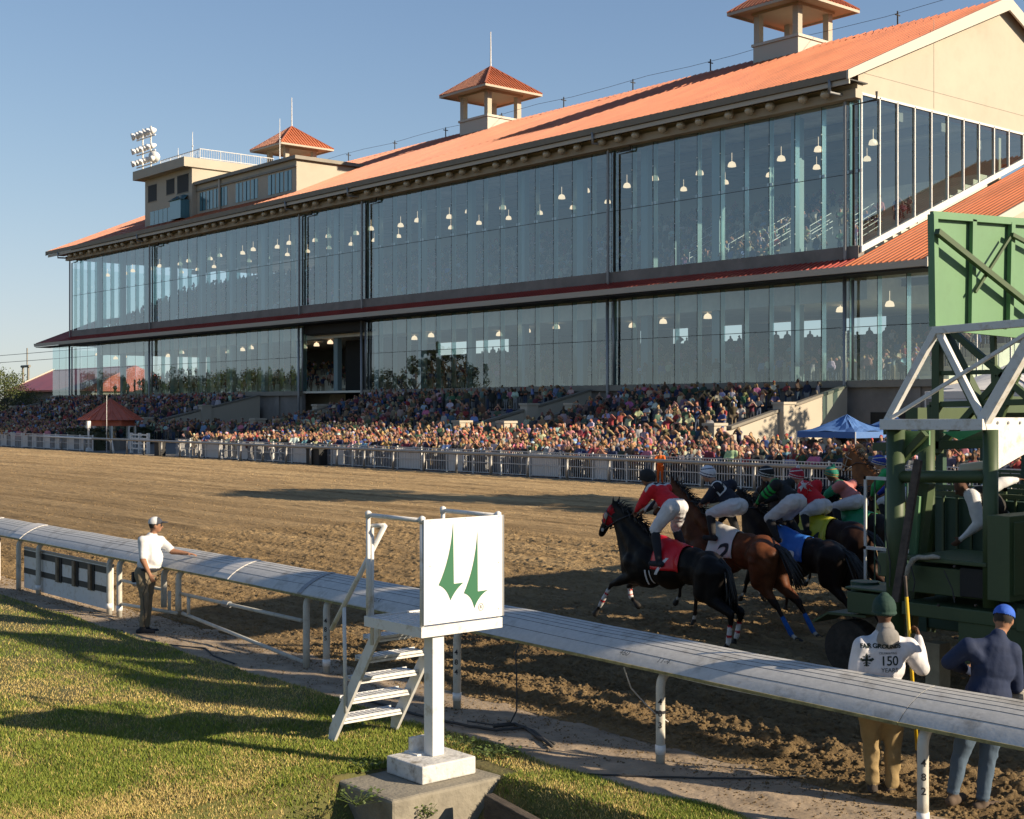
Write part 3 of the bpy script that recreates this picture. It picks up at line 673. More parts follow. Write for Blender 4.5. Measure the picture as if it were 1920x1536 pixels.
# ---- cupolas
def cupola(px, label):
    c = onY(px, 200, YR); X = c.x; Z = ZR
    t = thing('cupola', (X, YR, Z), label, 'cupola', 'cupolas along the roof ridge'); b = 2.25
    mb = MB(); mb.box((X-b,YR-b,zroof(YR-b)-.6), (X+b,YR+b,Z+.4)); mb.box((X-b-.12,YR-b-.12,Z+.4), (X+b+.12,YR+b+.12,Z+.62)); mb.build('base', M['trim'], t)
    for sx in (-1, 1):
        for sy in (-1, 1):
            mb = MB(); cx, cy = X+sx*(b-.3), YR+sy*(b-.3); mb.box((cx-.27,cy-.27,Z+.62), (cx+.27,cy+.27,Z+2.9)); mb.build('post', M['stucco'], t)
    mb = MB(); mb.box((X-b-.1,YR-b-.1,Z+2.9), (X+b+.1,YR+b+.1,Z+3.35)); mb.build('ceiling_frame', M['stucco'], t)
    e = 3.75; ze = Z+3.2; za = Z+6.1
    mb = MB(); q = [(X-e,YR-e,ze),(X+e,YR-e,ze),(X+e,YR+e,ze),(X-e,YR+e,ze)]
    for i in range(4): mb.quad(q[i], q[(i+1) % 4], (X,YR,za))
    for i in range(4):
        a = Vector(q[i]); b2 = Vector(q[(i+1) % 4]); n = 9; ap = Vector((X,YR,za+.05))
        mid = (a+b2)/2
        for j in range(1, n*2):
            f = j/(n*2); p = a.lerp(b2, f); k2 = 1-abs(2*f-1); top = p.lerp(p+(ap-mid), k2) 
            mb.bar(p+V(0,0,.04), top+V(0,0,.04), .09, .09)
        mb.bar(a+V(0,0,.05), ap, .16, .12)
    r = mb.build('roof', M['roof'], t, fixn=False)
    mb = MB(); mb.box((X-e,YR-e,ze-.22), (X+e,YR-e+.12,ze-.003)); mb.box((X-e,YR+e-.12,ze-.22), (X+e,YR+e,ze-.003)); mb.box((X-e,YR-e+.12,ze-.22), (X-e+.12,YR+e-.12,ze-.003)); mb.box((X+e-.12,YR-e+.12,ze-.22), (X+e,YR+e-.12,ze-.003))
    mb.quad((X-e,YR-e,ze-.05), (X+e,YR-e,ze-.05), (X+e,YR+e,ze-.05), (X-e,YR+e,ze-.05)); mb.build('eave', M['stucco'], t)
    mb = MB(); mb.tube([(X,YR,za-.1),(X,YR,za+3.6)], [.09,.05], 8); mb.build('spire', M['white_metal'], t)
    return t
cupola(1487, 'open cupola with orange pyramid roof, nearest one to the gable end')
cupola(920, 'open cupola with orange pyramid roof, halfway along the ridge')
cupola(547, 'open cupola with orange pyramid roof, beside the press box')
for i in range(13):
    x = XRR-9-i*9.3; mb = MB(); mb.tube([(x,YR,ZR),(x,YR,ZR+1.1)], .06, 6); mb.tube([(x,YR-.3,ZR+.8),(x,YR+.3,ZR+.8)], .05, 6)
    o = mb.build('lightning_rod', M['seam'], None, (x, YR, ZR)); tag(o, 'short dark rod on the roof ridge, %s from the gable peak' % nth(i), 'lightning rod', 'rods along the roof ridge')
mb = MB(); mb.tube([(XRR-i*5, YR, ZR+.98+.1*math.sin(i*2)) for i in range(25)], .018, 5); o = mb.build('ridge_cable', M['seam'], None, (XRR, YR, ZR)); tag(o, 'thin dark cable strung along the roof ridge', 'cable')
# ---- press box and clerestory wing on the roof
pb0 = onY(272, 400, YG).x; pb1 = onY(360, 400, YG).x
pb = thing('press_box', (pb1, YG, 25), 'tall beige press box with flat slab roof rising above the far end eave', 'press box')
mb = MB(); mb.box((pb0,YG,24.2), (pb1,YG+12,30.7)); mb.build('wall', M['stucco'], pb)
mb = MB(); mb.box((pb0-1.0,YG-1.1,30.7), (pb1+.25,YG+11,31.75)); mb.build('roof_slab', M['stucco'], pb)
WX = lambda f: pb0+(pb1-pb0)*f
for a, b, z0, z1 in ((.07,.26,28.0,29.9), (.47,.64,28.3,30.0), (.70,.93,28.1,30.1)):
    mb = MB(); mb.box((WX(a),YG-.02,z0), (WX(b),YG+.02,z1)); w = mb.build('window', M['black'], pb)
    mb = MB(); 
    for p, q in (((WX(a)-.06,z0-.06),(WX(b)+.06,z0)), ((WX(a)-.06,z1),(WX(b)+.06,z1+.06))): mb.box((p[0],YG-.06,p[1]), (q[0],YG,q[1]))
    mb.build('frame', M['trim_dark'], w)
for i in range(6):
    a = .12+i*.095; mb = MB(); mb.box((WX(a),YG-.03,25.2), (WX(a+.085),YG+.01,26.8)); mb.build('window', M['blueglass'], pb)
mb = MB(); mb.box((WX(.73),YG-1.1,25.0), (WX(.95),YG,27.1)); mb.prism([(WX(.71),YG-1.3,27.1),(WX(.97),YG-1.3,27.1),(WX(.92),YG-.5,27.7),(WX(.76),YG-.5,27.7)], (0,.5,0)); mb.build('bay_window', M['blueglass'], pb)
# railing
mb = MB(); z = 31.75; a, b, y0, y1 = pb0+2.0, pb1+.0, YG+1.0, YG+10.5
for p, q in (((a,y0),(b,y0)), ((b,y0),(b,y1))):
    for zz in (z+1.15, z+.15): mb.tube([(p[0],p[1],zz),(q[0],q[1],zz)], .05, 6)
    L_ = math.hypot(q[0]-p[0], q[1]-p[1]); n = int(L_/.28)
    for i in range(n+1):
        f = i/n; r_ = .05 if i % 9 == 0 else .018; mb.tube([(p[0]+(q[0]-p[0])*f,p[1]+(q[1]-p[1])*f,z),(p[0]+(q[0]-p[0])*f,p[1]+(q[1]-p[1])*f,z+1.15)], r_, 5)
mb.build('railing', M['white_metal'], pb)
for px, h in ((334, 3.2), (361, 4.6), (466, 6.0)):
    x = min(pb1-.4, onY(px, 300, YG+4).x) if px < 400 else pb1-.3; y = YG+4 if px < 400 else YG+11.5
    mb = MB(); mb.tube([(x,y,31.7),(x,y,31.8+h)], [.09,.03], 6); mb.tube([(x-.2,y,32.4+h*.5),(x+.2,y,32.4+h*.5)], .05, 5)
    o = mb.build('antenna', M['white_metal'], None, (x,y,31.8)); tag(o, {334:'short antenna by the lamp array on the press box roof',361:'middle antenna with cross arms on the press box roof',466:'tallest thin antenna at the back of the press box roof'}[px], 'antenna', 'antennas on the press box')
# lamp array
lx = onY(295, 300, YG+2).x; la = thing('stadium_light_array', (lx, YG+.5, 31.75), 'rack of white stadium lamps in three rows on the press box roof', 'stadium lights')
mb = MB()
for dx in (-.8, 1.4): mb.tube([(lx+dx,YG+.5,31.7),(lx+dx,YG+.5,37.2)], .1, 8)
for zz in (32.7, 34.2, 36.0): mb.tube([(lx-2.4,YG+.5,zz),(lx+2.6,YG+.5,zz)], .08, 8)
mb.build('frame', M['white_metal'], la)
for zz, n, sc in ((36.5, 6, 1.0), (34.7, 6, .8), (33.2, 6, .8)):
    for i in range(n):
        x = lx-2.5+i*1.0; mb = MB(); mb.lathe((x,YG+.2+.1*(i % 2),zz), [(.46*sc,-.34),(.44*sc,-.1),(.26*sc,.2),(.10,.36)], 12, axis=(.35,.85,.3)); mb.build('lamp', M['white_clean'], la, smooth=True)
for zz in (33.4,):
    mb = MB(); mb.lathe((lx+2.5,YG+.5,zz), [(.7,-.3),(.6,.1),(.2,.3)], 16, axis=(-.6,.7,.3)); mb.build('dish', M['white_clean'], la, smooth=True)
# clerestory wing
cx0 = pb1+.02; cx1 = onY(556, 330, YG+.6).x; ZW = 28.7
cw = thing('clerestory_wing', (cx1, YG+.6, 25), 'low beige wing with a row of blue windows on the roof beside the press box', 'roof wing')
mb = MB(); y2 = YE+(ZW-ZE)/SL+1.5
mb.box((cx0,YG+.6,24.7), (cx1,y2,ZW)); mb.build('wall', M['stucco'], cw)
mb = MB(); mb.box((cx0,YG+.2,ZW), (cx1+.4,y2+.6,ZW+.35)); mb.box((cx0,YG+.45,ZW-.75), (cx1+.15,YG+.597,ZW-.55)); mb.build('roof_slab', M['trim_dark'], cw)
nw = 12
for i in range(nw):
    if i in (4, 8): continue
    f = (cx1-cx0-1.6)/nw; a = cx0+.6+i*f+(.25 if i > 7 else 0)
    mb = MB(); mb.box((a+.12,YG+.56,25.7), (a+f-.15,YG+.597,27.75)); w = mb.build('window', M['blueglass'], cw)
    mb = MB(); mb.box((a+f/2-.05,YG+.53,25.7), (a+f/2+.05,YG+.557,27.75)); mb.build('mullion', M['seam'], w)
mb = MB(); mb.tube([(cx0+5.5,YG+.45,25.2),(cx0+5.5,YG+.45,ZW)], .13, 8); mb.build('downpipe', M['trim'], cw)
# ---- outdoor stands: stepped blocks with sloping parapets
def zstand(y): return 1.4+(y-60)*.235
blocks = [(-70.0, -51.6), (-103.0, -74.8), (-176.0, -124.3)]
for i, (a, b) in enumerate(blocks):
    nm = ['nearest the gable end', 'in the middle beside the entrance', 'beyond the entrance at the far end'][i]
    st = thing('bleacher', (b, 60, 0), 'concrete terrace steps packed with people, '+nm, 'bleacher', 'concrete terraces below the glass')
    mb = MB()
    for r in range(12): mb.box((a+.3,60+r,0), (b-.3,61.002+r if r < 11 else YG-.4,zstand(60.5+r)-.3))
    mb.build('steps', M['concrete'], st)
    for x, s in ((b, 1), (a, -1)):
        mb = MB(); top = lambda y: zstand(y)+.85
        mb.prism([(x-.3*s,59,-.1),(x-.3*s,59,top(60)),(x-.3*s,60.4,top(60)),(x-.3*s,YG-.5,top(YG-1)),(x-.3*s,YG-.5,-.1)], (.3*s,0,0)); mb.build('parapet', M['stucco'], st)
        mb = MB(); mb.prism([(x-.36*s,60.4,top(60.4)),(x-.36*s,60.4,top(60.4)+.16),(x-.36*s,YG-.55,top(YG-1)+.16),(x-.36*s,YG-.55,top(YG-1))], (.42*s,0,0)); mb.build('coping', M['trim_dark'], st)
        for yy in (59.0, 65.2):
            mb = MB(); mb.box((x-.45,yy-.45,-.1), (x+.35,yy+.6,top(max(60,yy))+.3)); mb.box((x-.52,yy-.52,top(max(60,yy))+.3), (x+.42,yy+.67,top(max(60,yy))+.45)); mb.build('pier', M['stucco'], st)
# ---- inner running rail: curved white cover on bent posts, section by section
def cover_prof(z):                      # near edge .. far edge (y, z)
    pts = []
    for i in range(9):
        t = i/8; y = 9.78+.55*t; pts.append((y, z+.235*math.sin(t*PI/2*.97)**.8 if t > 0 else z))
    return pts
def znear(x): return .90+.10*min(1, max(0, (-x-8)/7))
joints = [-3.0, -6.55, -12.4, -18.0, -21.4, -25.9, -26.9, -30.5, -36, -42, -48]
sec_lab = ['with dirt specks above post 482', 'scuffed, running past the white look-out tower', 'behind the ladder of the look-out tower', 'swing section with a brace below', 'under the hand of the man in white', 'above the black and white boards', 'short, above the lettered board', 'just beyond the lettered board', 'second beyond the lettered board', 'farthest one seen']
def railsec(x0, x1, lab):
    t = thing('running_rail', (x1, 9.8, 0), 'white curved rail cover '+lab, 'rail cover', 'sections of the white inner rail')
    n = max(2, int(abs(x1-x0)/.6)); mb = MB()
    vs = []; fs = []
    for i in range(n+1):
        x = x0+(x1-x0)*i/n
        pr = cover_prof(znear(x)+.004*math.sin(x*3.1)); k = len(pr)
        for y, z in pr: vs.append((x, y, z))
        for y, z in reversed(pr): vs.append((x, y, z-.02))
    m = 2*k
    for i in range(n):
        for j in range(m): fs.append((i*m+j, (i+1)*m+j, (i+1)*m+(j+1) % m, i*m+(j+1) % m))
    fs += [tuple(range(m)), tuple(range(n*m, n*m+m))]
    mb.add(vs, fs); c = mb.build('cover', M['rail_cover'], t, smooth=True); c.data.set_sharp_from_angle(angle=.6)
    mb = MB()
    for j in (2, 4, 5, 6, 7):
        for i in range(n):
            xa = x0+(x1-x0)*i/n; xb = x0+(x1-x0)*(i+1)/n; pa = cover_prof(znear(xa)+.004*math.sin(xa*3.1))[j]; pb_ = cover_prof(znear(xb)+.004*math.sin(xb*3.1))[j]
            mb.bar((xa,pa[0],pa[1]+.0005), (xb,pb_[0],pb_[1]+.0005), .0045, .003)
    mb.build('seams', M['seam'], c)
    mb = MB(); mb.bar((x0-.0,9.775,znear(x0)-.012), (x1,9.775,znear(x1)-.012), .012, .028); mb.build('edge_strip', M['cover_edge'], c)
    return t
for i in range(len(joints)-1): railsec(joints[i]-.004, joints[i+1]+.004, sec_lab[i])
def cap(x, w, m, lab, lift=.012):
    pr = cover_prof(znear(x)); mb = MB()
    for j in range(8):
        a, b = pr[j], pr[j+1]
        mb.add([(x,a[0]-.004,a[1]+lift),(x+w,a[0]-.004,a[1]+lift),(x+w,b[0],b[1]+lift),(x,b[0],b[1]+lift),(x,a[0]-.004,a[1]-.01),(x+w,a[0]-.004,a[1]-.01),(x+w,b[0],b[1]-.01),(x,b[0],b[1]-.01)], [(0,1,2,3),(0,3,7,4),(1,5,6,2),(0,4,5,1),(3,2,6,7)])
    o = mb.build('joint_cover', m, None, (x, 9.8, 0)); tag(o, lab, 'joint cover', 'covers over the rail joints')
cap(-26.6, .5, M['cover_cap'], 'cream strip over the rail joint beside the long boards'); cap(-28.6, .16, M['cover_cap'], 'narrow pale strip over the rail joint above the lettered board')
cap(-18.35, .42, M['cover_cap'], 'pale plate over the rail joint right of the man in white'); cap(-16.0, .10, M['steel'], 'dark riveted band over the rail joint left of the ladder')
def railpost(x, num, lab, z0=0.0, band=True):
    t = thing('rail_post', (x, 9.83, z0), lab, 'post', 'bent posts of the inner rail'); zt = znear(x)
    mb = MB(); pts = [(x,9.83,z0)]+[(x,9.83,z0+(zt-.16-z0)*f) for f in (.4,.8,1)]
    for a in (20,40,60,80): r = math.radians(a); pts.append((x, 9.83+.18*(1-math.cos(r)), zt-.16+.16*math.sin(r)))
    pts.append((x,10.15,zt+.05))
    mb.tube(pts, .047, 12); mb.build('pipe', M['post'], t, smooth=True)
    if band:
        mb = MB(); mb.tube([(x,9.83,z0+.1),(x,9.83,z0+.19)], .053, 12); mb.build('collar', M['white_clean'], t, smooth=True)
    if num:
        for i, ch in enumerate(num):
            me = textmesh(ch, .085, bold=.002); place(me, (x+.0486*.64, 9.83-.0486*.77, zt-.30-i*.115), (.77,.64,0), (0,0,1)); meshobj('number', me, M['ink'], t)
    return t
railpost(-6.35, '482', 'rail post stencilled 482 in front of the man in tan trousers'); railpost(-9.3, '483', 'rail post stencilled 483 with dark ring and white collar')
mb = MB(); mb.tube([(-9.3,9.83,.50),(-9.3,9.83,.53)], .05, 12); tag(mb.build('tape_band', M['ink'], None, (-9.3,9.83,.5)), 'dark tape ring around the post stencilled 483', 'tape')
railpost(-12.55, '484', 'rail post behind the pillar of the look-out tower'); railpost(-15.35, '485', 'rail post stencilled 485 close by the ladder handrail'); railpost(-15.85, '', 'rail post holding the lower end of the swing section brace', band=False)
railpost(-19.6, '', 'short-legged post at the near end of the swing section', .35, False); railpost(-20.1, '', 'short-legged post at the far end of the swing gate frame', .35, False)
railpost(-21.75, '', 'rail post beside the man in white, nearer him'); railpost(-22.15, '', 'rail post closing the long row of boards')
railpost(-25.3, '', 'rail post in front of the first pane of the long boards'); railpost(-26.3, '', 'rail post at the far end of the long boards', band=False); railpost(-27.5, '', 'rail post closing the lettered board'); railpost(-28.8, '', 'rail post with dark foot at the frame edge')
for i in range(5): railpost(-31.5-i*3.1, '', 'rail post %s beyond the lettered board' % nth(i))
# swing frame under the rail
t = thing('swing_frame', (-20, 9.85, .3), 'pale pipe frame of the swing section under the rail right of the man', 'gate frame')
for nm, p in (('bar', [(-19.6,9.85,.62),(-16.0,9.85,.62)]), ('bar', [(-21.75,9.85,.62),(-20.1,9.85,.62)]), ('bar', [(-21.75,9.85,.22),(-19.7,9.85,.30)]), ('brace', [(-19.5,9.85,.32),(-15.9,9.85,.06)]), ('upright', [(-19.95,9.85,.3),(-19.95,9.85,.62)]), ('upright', [(-19.3,9.85,.32),(-19.3,9.85,.62)])):
    mb = MB(); mb.tube(p, .028, 8); mb.build(nm, M['post'], t, smooth=True)
for x in (-18.2, -21.2): mb = MB(); mb.tube([(x,9.85,.62),(x+.2,9.85,.62)], .05, 8); mb.build('clamp', M['steel'], t)
# boards below the rail
def board(x0, x1, zt, zb, lab, slats, words=None):
    t = thing('rail_board', (x1, 9.9, 0), lab, 'board', 'boards fixed under the inner rail'); Y = 9.9
    mb = MB(); mb.box((x0,Y,zb), (x1,Y+.03,zt)); mb.build('panel', M['white_metal'], t)
    h = zt-zb
    for a, b in ((.82,.97), (.38,.52)):
        mb = MB(); mb.box((x0,Y-.006,zb+h*a), (x1,Y,zb+h*b)); mb.build('stripe', M['board_dark'], t)
    for x in slats:
        mb = MB(); mb.box((x,Y-.05,zb+h*.36), (x+.10,Y-.02,zt-.03)); mb.build('batten', M['wood'], t)
        mb = MB(); mb.box((x+.10,Y-.02,zb+h*.36), (x+.2,Y-.008,zt-.03)); mb.build('batten_backing', M['black'], t)
    mb = MB(); mb.box((x0,Y-.01,zt), (x1,Y+.04,zt+.04)); mb.build('top_rail', M['steel'], t)
    if words:
        for i, wd in enumerate(words):
            me = textmesh(wd, .10, spacing=.95); place(me, ((x0+x1)/2, Y-.009, zb+h*(.72-.13*i)), (1,0,0), (0,0,1)); meshobj('lettering', me, M['grey_text'], t)
board(-26.2, -22.2, .80, .05, 'long white board with two dark stripes and upright battens', [-24.55,-23.8,-23.1])
board(-28.7, -27.55, .86, .06, 'short white board with faint grey lettering between two dark stripes', [], ['THOROUGHBRED', 'SOCIETY'])
board(-33.5, -29.2, .86, .06, 'farther white board with dark stripes at the frame edge', [])
# cable over the rail, hanging down, and cords on the ground
mb = MB(); p0 = [onZ(1130,1165,1.16)]
pts = [V(-10.95,10.33,1.10)]+[V(-10.98-.05*i, y, z+.015) for i, (y, z) in enumerate(reversed(cover_prof(.905)))]
e = pts[-1]; pts += [e+V(.0,-.05,-.1), e+V(.03,-.06,-.45), e+V(.04,-.07,-.72), e+V(-.03,-.1,-.86), V(e.x-.18, 9.55, .03), V(e.x-.5,9.45,.03)]
mb.tube(pts, .009, 6); o = mb.build('cable', M['seam'], None, (e.x, 9.6, 0), smooth=True); tag(o, 'thin dark cable looped over the rail and hanging to the ground', 'cable')
def cord(name, pix, r, m, lab, cat='cord', z=.012):
    pts = [onZ(a, b, z) for a, b in pix]; q = []
    for i in range(len(pts)-1):
        for f in (0, .25, .5, .75): q.append(pts[i].lerp(pts[i+1], f)+V(0,0,rnd.uniform(0,.006)))
    q.append(pts[-1]); mb = MB(); mb.tube(q, r, 6); o = mb.build(name, m, None, tuple(pts[0]), smooth=True); tag(o, lab, cat)
cord('cord', [(1040,1395),(1010,1385),(985,1365),(930,1370),(880,1362),(830,1352),(780,1340),(730,1325),(690,1315)], .016, M['seam'], 'tangled black cord lying on the path behind the look-out tower', z=.03)
cord('cord', [(1035,1400),(1000,1372),(965,1358),(925,1362)], .02, M['seam'], 'knotted end of black cord below the hanging cable', z=.03)
cord('cord', [(300,1208),(340,1212),(385,1216),(400,1230),(440,1245)], .014, M['seam'], 'black cord on the path edge near the man in white')
cord('cord', [(1100,1452),(1220,1457),(1340,1460),(1460,1460),(1560,1452)], .009, M['seam'], 'long thin black cord along the path below the rail')
mb = MB(); q = [onY(1170,1252,9.9), onY(1183,1290,10.2), onY(1205,1315,10.45), onY(1225,1335,10.7), onZ(1258,1357,.03)]; mb.tube(q, .008, 6); o = mb.build('cord', M['white_metal'], None, tuple(q[0]), smooth=True); tag(o, 'thin white cord hanging from the rail behind post 483', 'cord')
# scribbles on the cover
t = None
for wd, px, py, s in (('460','1172',1228,.09), ('11-4','1245',1262,.09), ('460 4','705',1142,.09)):
    p = onY(float(px), py, 9.86); me = textmesh(wd, s, font_shear=.3); z = cover_prof(znear(p.x)); place(me, (p.x, 9.845, znear(p.x)+.098), (1,0,0), (0,.45,.5))
    o = meshobj('pencil_note', me, M['grey_text'], None, tuple(p)); tag(o, {'460': 'pencilled number on the rail cover before the hanging white cord', '11-4': 'pencilled date on the rail cover above post 483'}.get(wd, 'pencilled number on the rail cover seen through the ladder top'), 'pencil note')
# ---- look-out tower with logo sign
X0, X1, Y0, Y1 = -11.32, -10.42, 7.74, 8.68; zf = 1.43; zt = 2.44
tw = thing('lookout_tower', (-10.5, 7.95, .17), 'white steel look-out stand with ladder and railings on one pillar', 'look-out stand')
mb = MB(); mb.box((X0,Y0-.03,zf-.10), (X1+.03,Y0,zf+.0)); mb.box((X1,Y0,zf-.10), (X1+.03,Y1+.03,zf)); mb.box((X0,Y1,zf-.10), (X1,Y1+.03,zf)); mb.box((X0-.03,Y0-.03,zf-.1), (X0,Y1+.03,zf)); mb.build('platform_edge', M['white_metal'], tw)
mb = MB()
for i in range(14): y = Y0+.02+i*.067; mb.box((X0,y,zf-.03), (X1,y+.045,zf-.012))
mb.build('grating', M['white_metal'], tw)
mb = MB(); mb.box((-10.58,7.88,.17), (-10.44,8.02,zf-.10)); mb.build('pillar', M['white_metal'], tw, bevel=.006)
mb = MB(); mb.box((-10.72,7.80,.17), (-10.66,8.0,.32)); mb.box((-10.76,7.78,.17), (-10.55,8.02,.185)); mb.build('bracket', M['white_metal'], tw)
for nm, pts in (('top_rail', [(X0,Y0,zt),(X1,Y0,zt)]), ('top_rail', [(X0,Y1,zt),(X1,Y1,zt)]), ('rail_post', [(X0,Y0,zf-.05),(X0,Y0,zt)]), ('rail_post', [(X1,Y0,zf-.05),(X1,Y0,zt)]), ('rail_post', [(X1,Y1,zf-.05),(X1,Y1,zt)]), ('rail_post', [(X0,Y1,zf-.05),(X0,Y1,zt)]), ('mid_rail', [(X0,Y1,zf+.5),(X1,Y1,zf+.5)])):
    mb = MB(); mb.tube(pts, .022, 10); mb.build(nm, M['white_metal'], tw, smooth=True)
for x, y in ((X0,Y0), (X1,Y0), (X0,Y1), (X1,Y1)): mb = MB(); mb.lathe((x,y,zt-.03), [(.03,0),(.032,.06),(.01,.075)], 10); mb.build('fitting', M['white_metal'], tw, smooth=True)
# ladder going down towards -X
def stair_z(x): return zf-(X0-x)*1.6
SXE = -12.12
for y in (7.86, 8.66):
    mb = MB(); mb.prism([(X0-.0,y,zf-.02),(X0-.0,y,zf-.22),(SXE-.02,y,.0),(SXE-.12,y,.02),(SXE-.10,y,.14)], (0,.035,0)); mb.build('stringer', M['white_metal'], tw)
for i in range(5):
    z = 1.19-.232*i; x = X0-(zf-z)/1.6+.02
    mb = MB(); mb.box((x-.2,7.9,z-.035), (x+.02,8.655,z-.028)); mb.box((x-.2,7.9,z-.06), (x-.19,8.655,z)); mb.box((x+.01,7.9,z-.06), (x+.02,8.655,z))
    for j in range(11): mb.box((x-.19,7.93+j*.065,z-.027), (x+.01,7.965+j*.065,z-.004))
    mb.build('tread', M['white_metal'], tw)
a = onY(722,985,7.83); b = onY(622,1180,7.83)
mb = MB(); mb.tube([a, b], .026, 10); mb.build('handrail', M['white_metal'], tw, smooth=True)
a2 = onY(645,1130,7.83); mb = MB(); mb.tube([a2, (a2.x,7.85,stair_z(a2.x)-.16)], .02, 8); mb.build('handrail_post', M['white_metal'], tw, smooth=True)
mb = MB(); mb.tube([a,(X0,7.78,2.33)], .02, 8); mb.tube([(X0-.02,7.8,zf-.3),(X0-.02,7.8,zt-.1)], .02, 8); mb.build('handrail_post', M['white_metal'], tw, smooth=True)
# sign
sg = thing('logo_sign', (X1+.04, 8.2, zf), 'square white sign with two green curved spikes on the look-out stand', 'sign')
mb = MB(); mb.box((X1+.03,Y0-.01,zf+.02), (X1+.045,Y1+.02,zt+.01)); mb.build('board', M['white_clean'], sg)
mb = MB(); xs_ = X1+.047
mb.box((X1+.028,Y1+.02,zf+.02), (X1+.05,Y1+.035,zt+.01)); mb.build('edge_trim', M['steel'], sg)
def sp(u, v): return (xs_, Y0+.0+(u-612)/(1053-612)*.94, zt-(v-(2))/(518-2)*(zt-zf-.02)*1.0)
def curve(p0, p1, c, n=8): return [tuple((1-t)**2*p0[i]+2*t*(1-t)*c[i]+t*t*p1[i] for i in (0, 1)) for t in [k/n for k in range(n+1)]]
def spike(tip, corner, rt, bot, lf, cl, cb1, cb2):
    pts = [tip, corner, rt]+curve(rt, bot, cb1)[1:]+curve(bot, lf, cb2)[1:]+curve(lf, tip, cl)[1:-1]
    # de-skew the picture's perspective (lower edge runs up to the right)
    q = [sp(u, v+(u-612)/441*(24 if v > 250 else 24*max(0, v)/250)) for u, v in pts]
    mb = MB(); mb.prism(q, (.002,0,0)); mb.build('green_spike', M['logo_green'], sg)
spike((770,22),(774,318),(830,314),(755,400),(688,322),(757,190),(785,343),(735,338))
spike((911,72),(913,362),(973,357),(893,446),(832,368),(898,235),(918,383),(878,380))
for k, th in ((1, 0),):
    mb = MB(); c = Vector(sp(932, 460)); n = 28
    for i in range(n):
        a0, a1 = 2*PI*i/n, 2*PI*(i+1)/n
        mb.bar(c+V(0,math.cos(a0)*.029,math.sin(a0)*.036), c+V(0,math.cos(a1)*.029,math.sin(a1)*.036), .003, .003)
    mb.build('registered_ring', M['grey_text'], sg)
    me = textmesh('R', .048); place(me, tuple(c+V(.001,0,0)), (0,1,0), (0,0,1)); meshobj('registered_letter', me, M['grey_text'], sg)
for u, v in ((640,8),(840,4),(1040,6),(640,230),(1036,240),(640,500),(1036,480)):
    mb = MB(); mb.lathe(sp(u, v), [(.006,0),(.004,.003)], 8, axis=(1,0,0)); mb.build('screw', M['steel'], sg)
# foundations
mb = MB(); mb.box((-10.78,7.58,.0), (-10.2,8.22,.17)); o = mb.build('pillar_footing', M['white_stone'], None, (-10.5,7.9,0), bevel=.015); tag(o, 'chipped white painted block under the look-out stand pillar', 'footing')
mb = MB(); mb.box((-10.88,7.08,-.8), (-9.98,8.52,-.002)); o = mb.build('concrete_block', M['stone'], None, (-10.4,7.8,-.5), bevel=.03); tag(o, 'big weathered concrete block set in the bank under the look-out stand', 'concrete block')
for i, (p, q) in enumerate((((955,1462),(1180,1548)), ((915,1510),(1040,1580)))):
    a, b = onZ(p[0],p[1],-.12), onZ(q[0],q[1],-.2); mb = MB(); mb.bar(a, b, .10, .22); o = mb.build('timber', M['old_timber'], None, tuple(a), bevel=.01); tag(o, ['long rotten timber edging the drain by the path', 'short rotten timber beside the concrete block'][i], 'timber')
a, b = onZ(888,1395,.05), onZ(1010,1462,.03)
# broad-leaved weeds around the block
def weed(cx, cy, cz, R_, n, lab):
    mb = MB(); r = random.Random(int(cx*100))
    for i in range(n):
        a = r.random()*2*PI; d = R_*math.sqrt(r.random()); p = V(cx+d*math.cos(a), cy+d*math.sin(a), cz+r.random()*.10); s = .011+.016*r.random()
        t_ = V(r.uniform(-1,1), r.uniform(-1,1), r.uniform(-.2,.5)).normalized(); u = t_.cross(V(r.uniform(-.4,.4),r.uniform(-.4,.4),1)).normalized()
        mb.quad(p-t_*s, p+u*s*.8-t_*s*.2, p+t_*s, p-u*s*.8-t_*s*.2)
        if i % 3 == 0: mb.bar((cx,cy,cz-.05), p, .003)
    o = mb.build('weed', M['weed'], None, (cx,cy,cz), fixn=False); tag(o, lab, 'weed', 'leafy weeds round the look-out stand')
for (px, py, z, R_, n, lab) in ((795,1528,-.2,.12,90,'leafy weed growing against the front of the concrete block'),(930,1415,.03,.26,160,'broad leaved weeds behind the concrete block along the path'),(860,1398,.03,.18,70,'small weeds behind the white footing'),(685,1440,.03,.16,60,'weeds at the back corner of the concrete block'),(655,1358,.03,.2,60,'weeds under the lowest ladder tread'),(975,1480,-.15,.25,240,'weeds in the drain beside the rotten timber'),(670,1500,-.02,.25,80,'weeds in the shade before the concrete block'),(1000,1535,-.25,.35,330,'weeds filling the drain at the frame bottom')):
    p = onZ(px, py, z); weed(p.x, p.y, z, R_, n, lab)
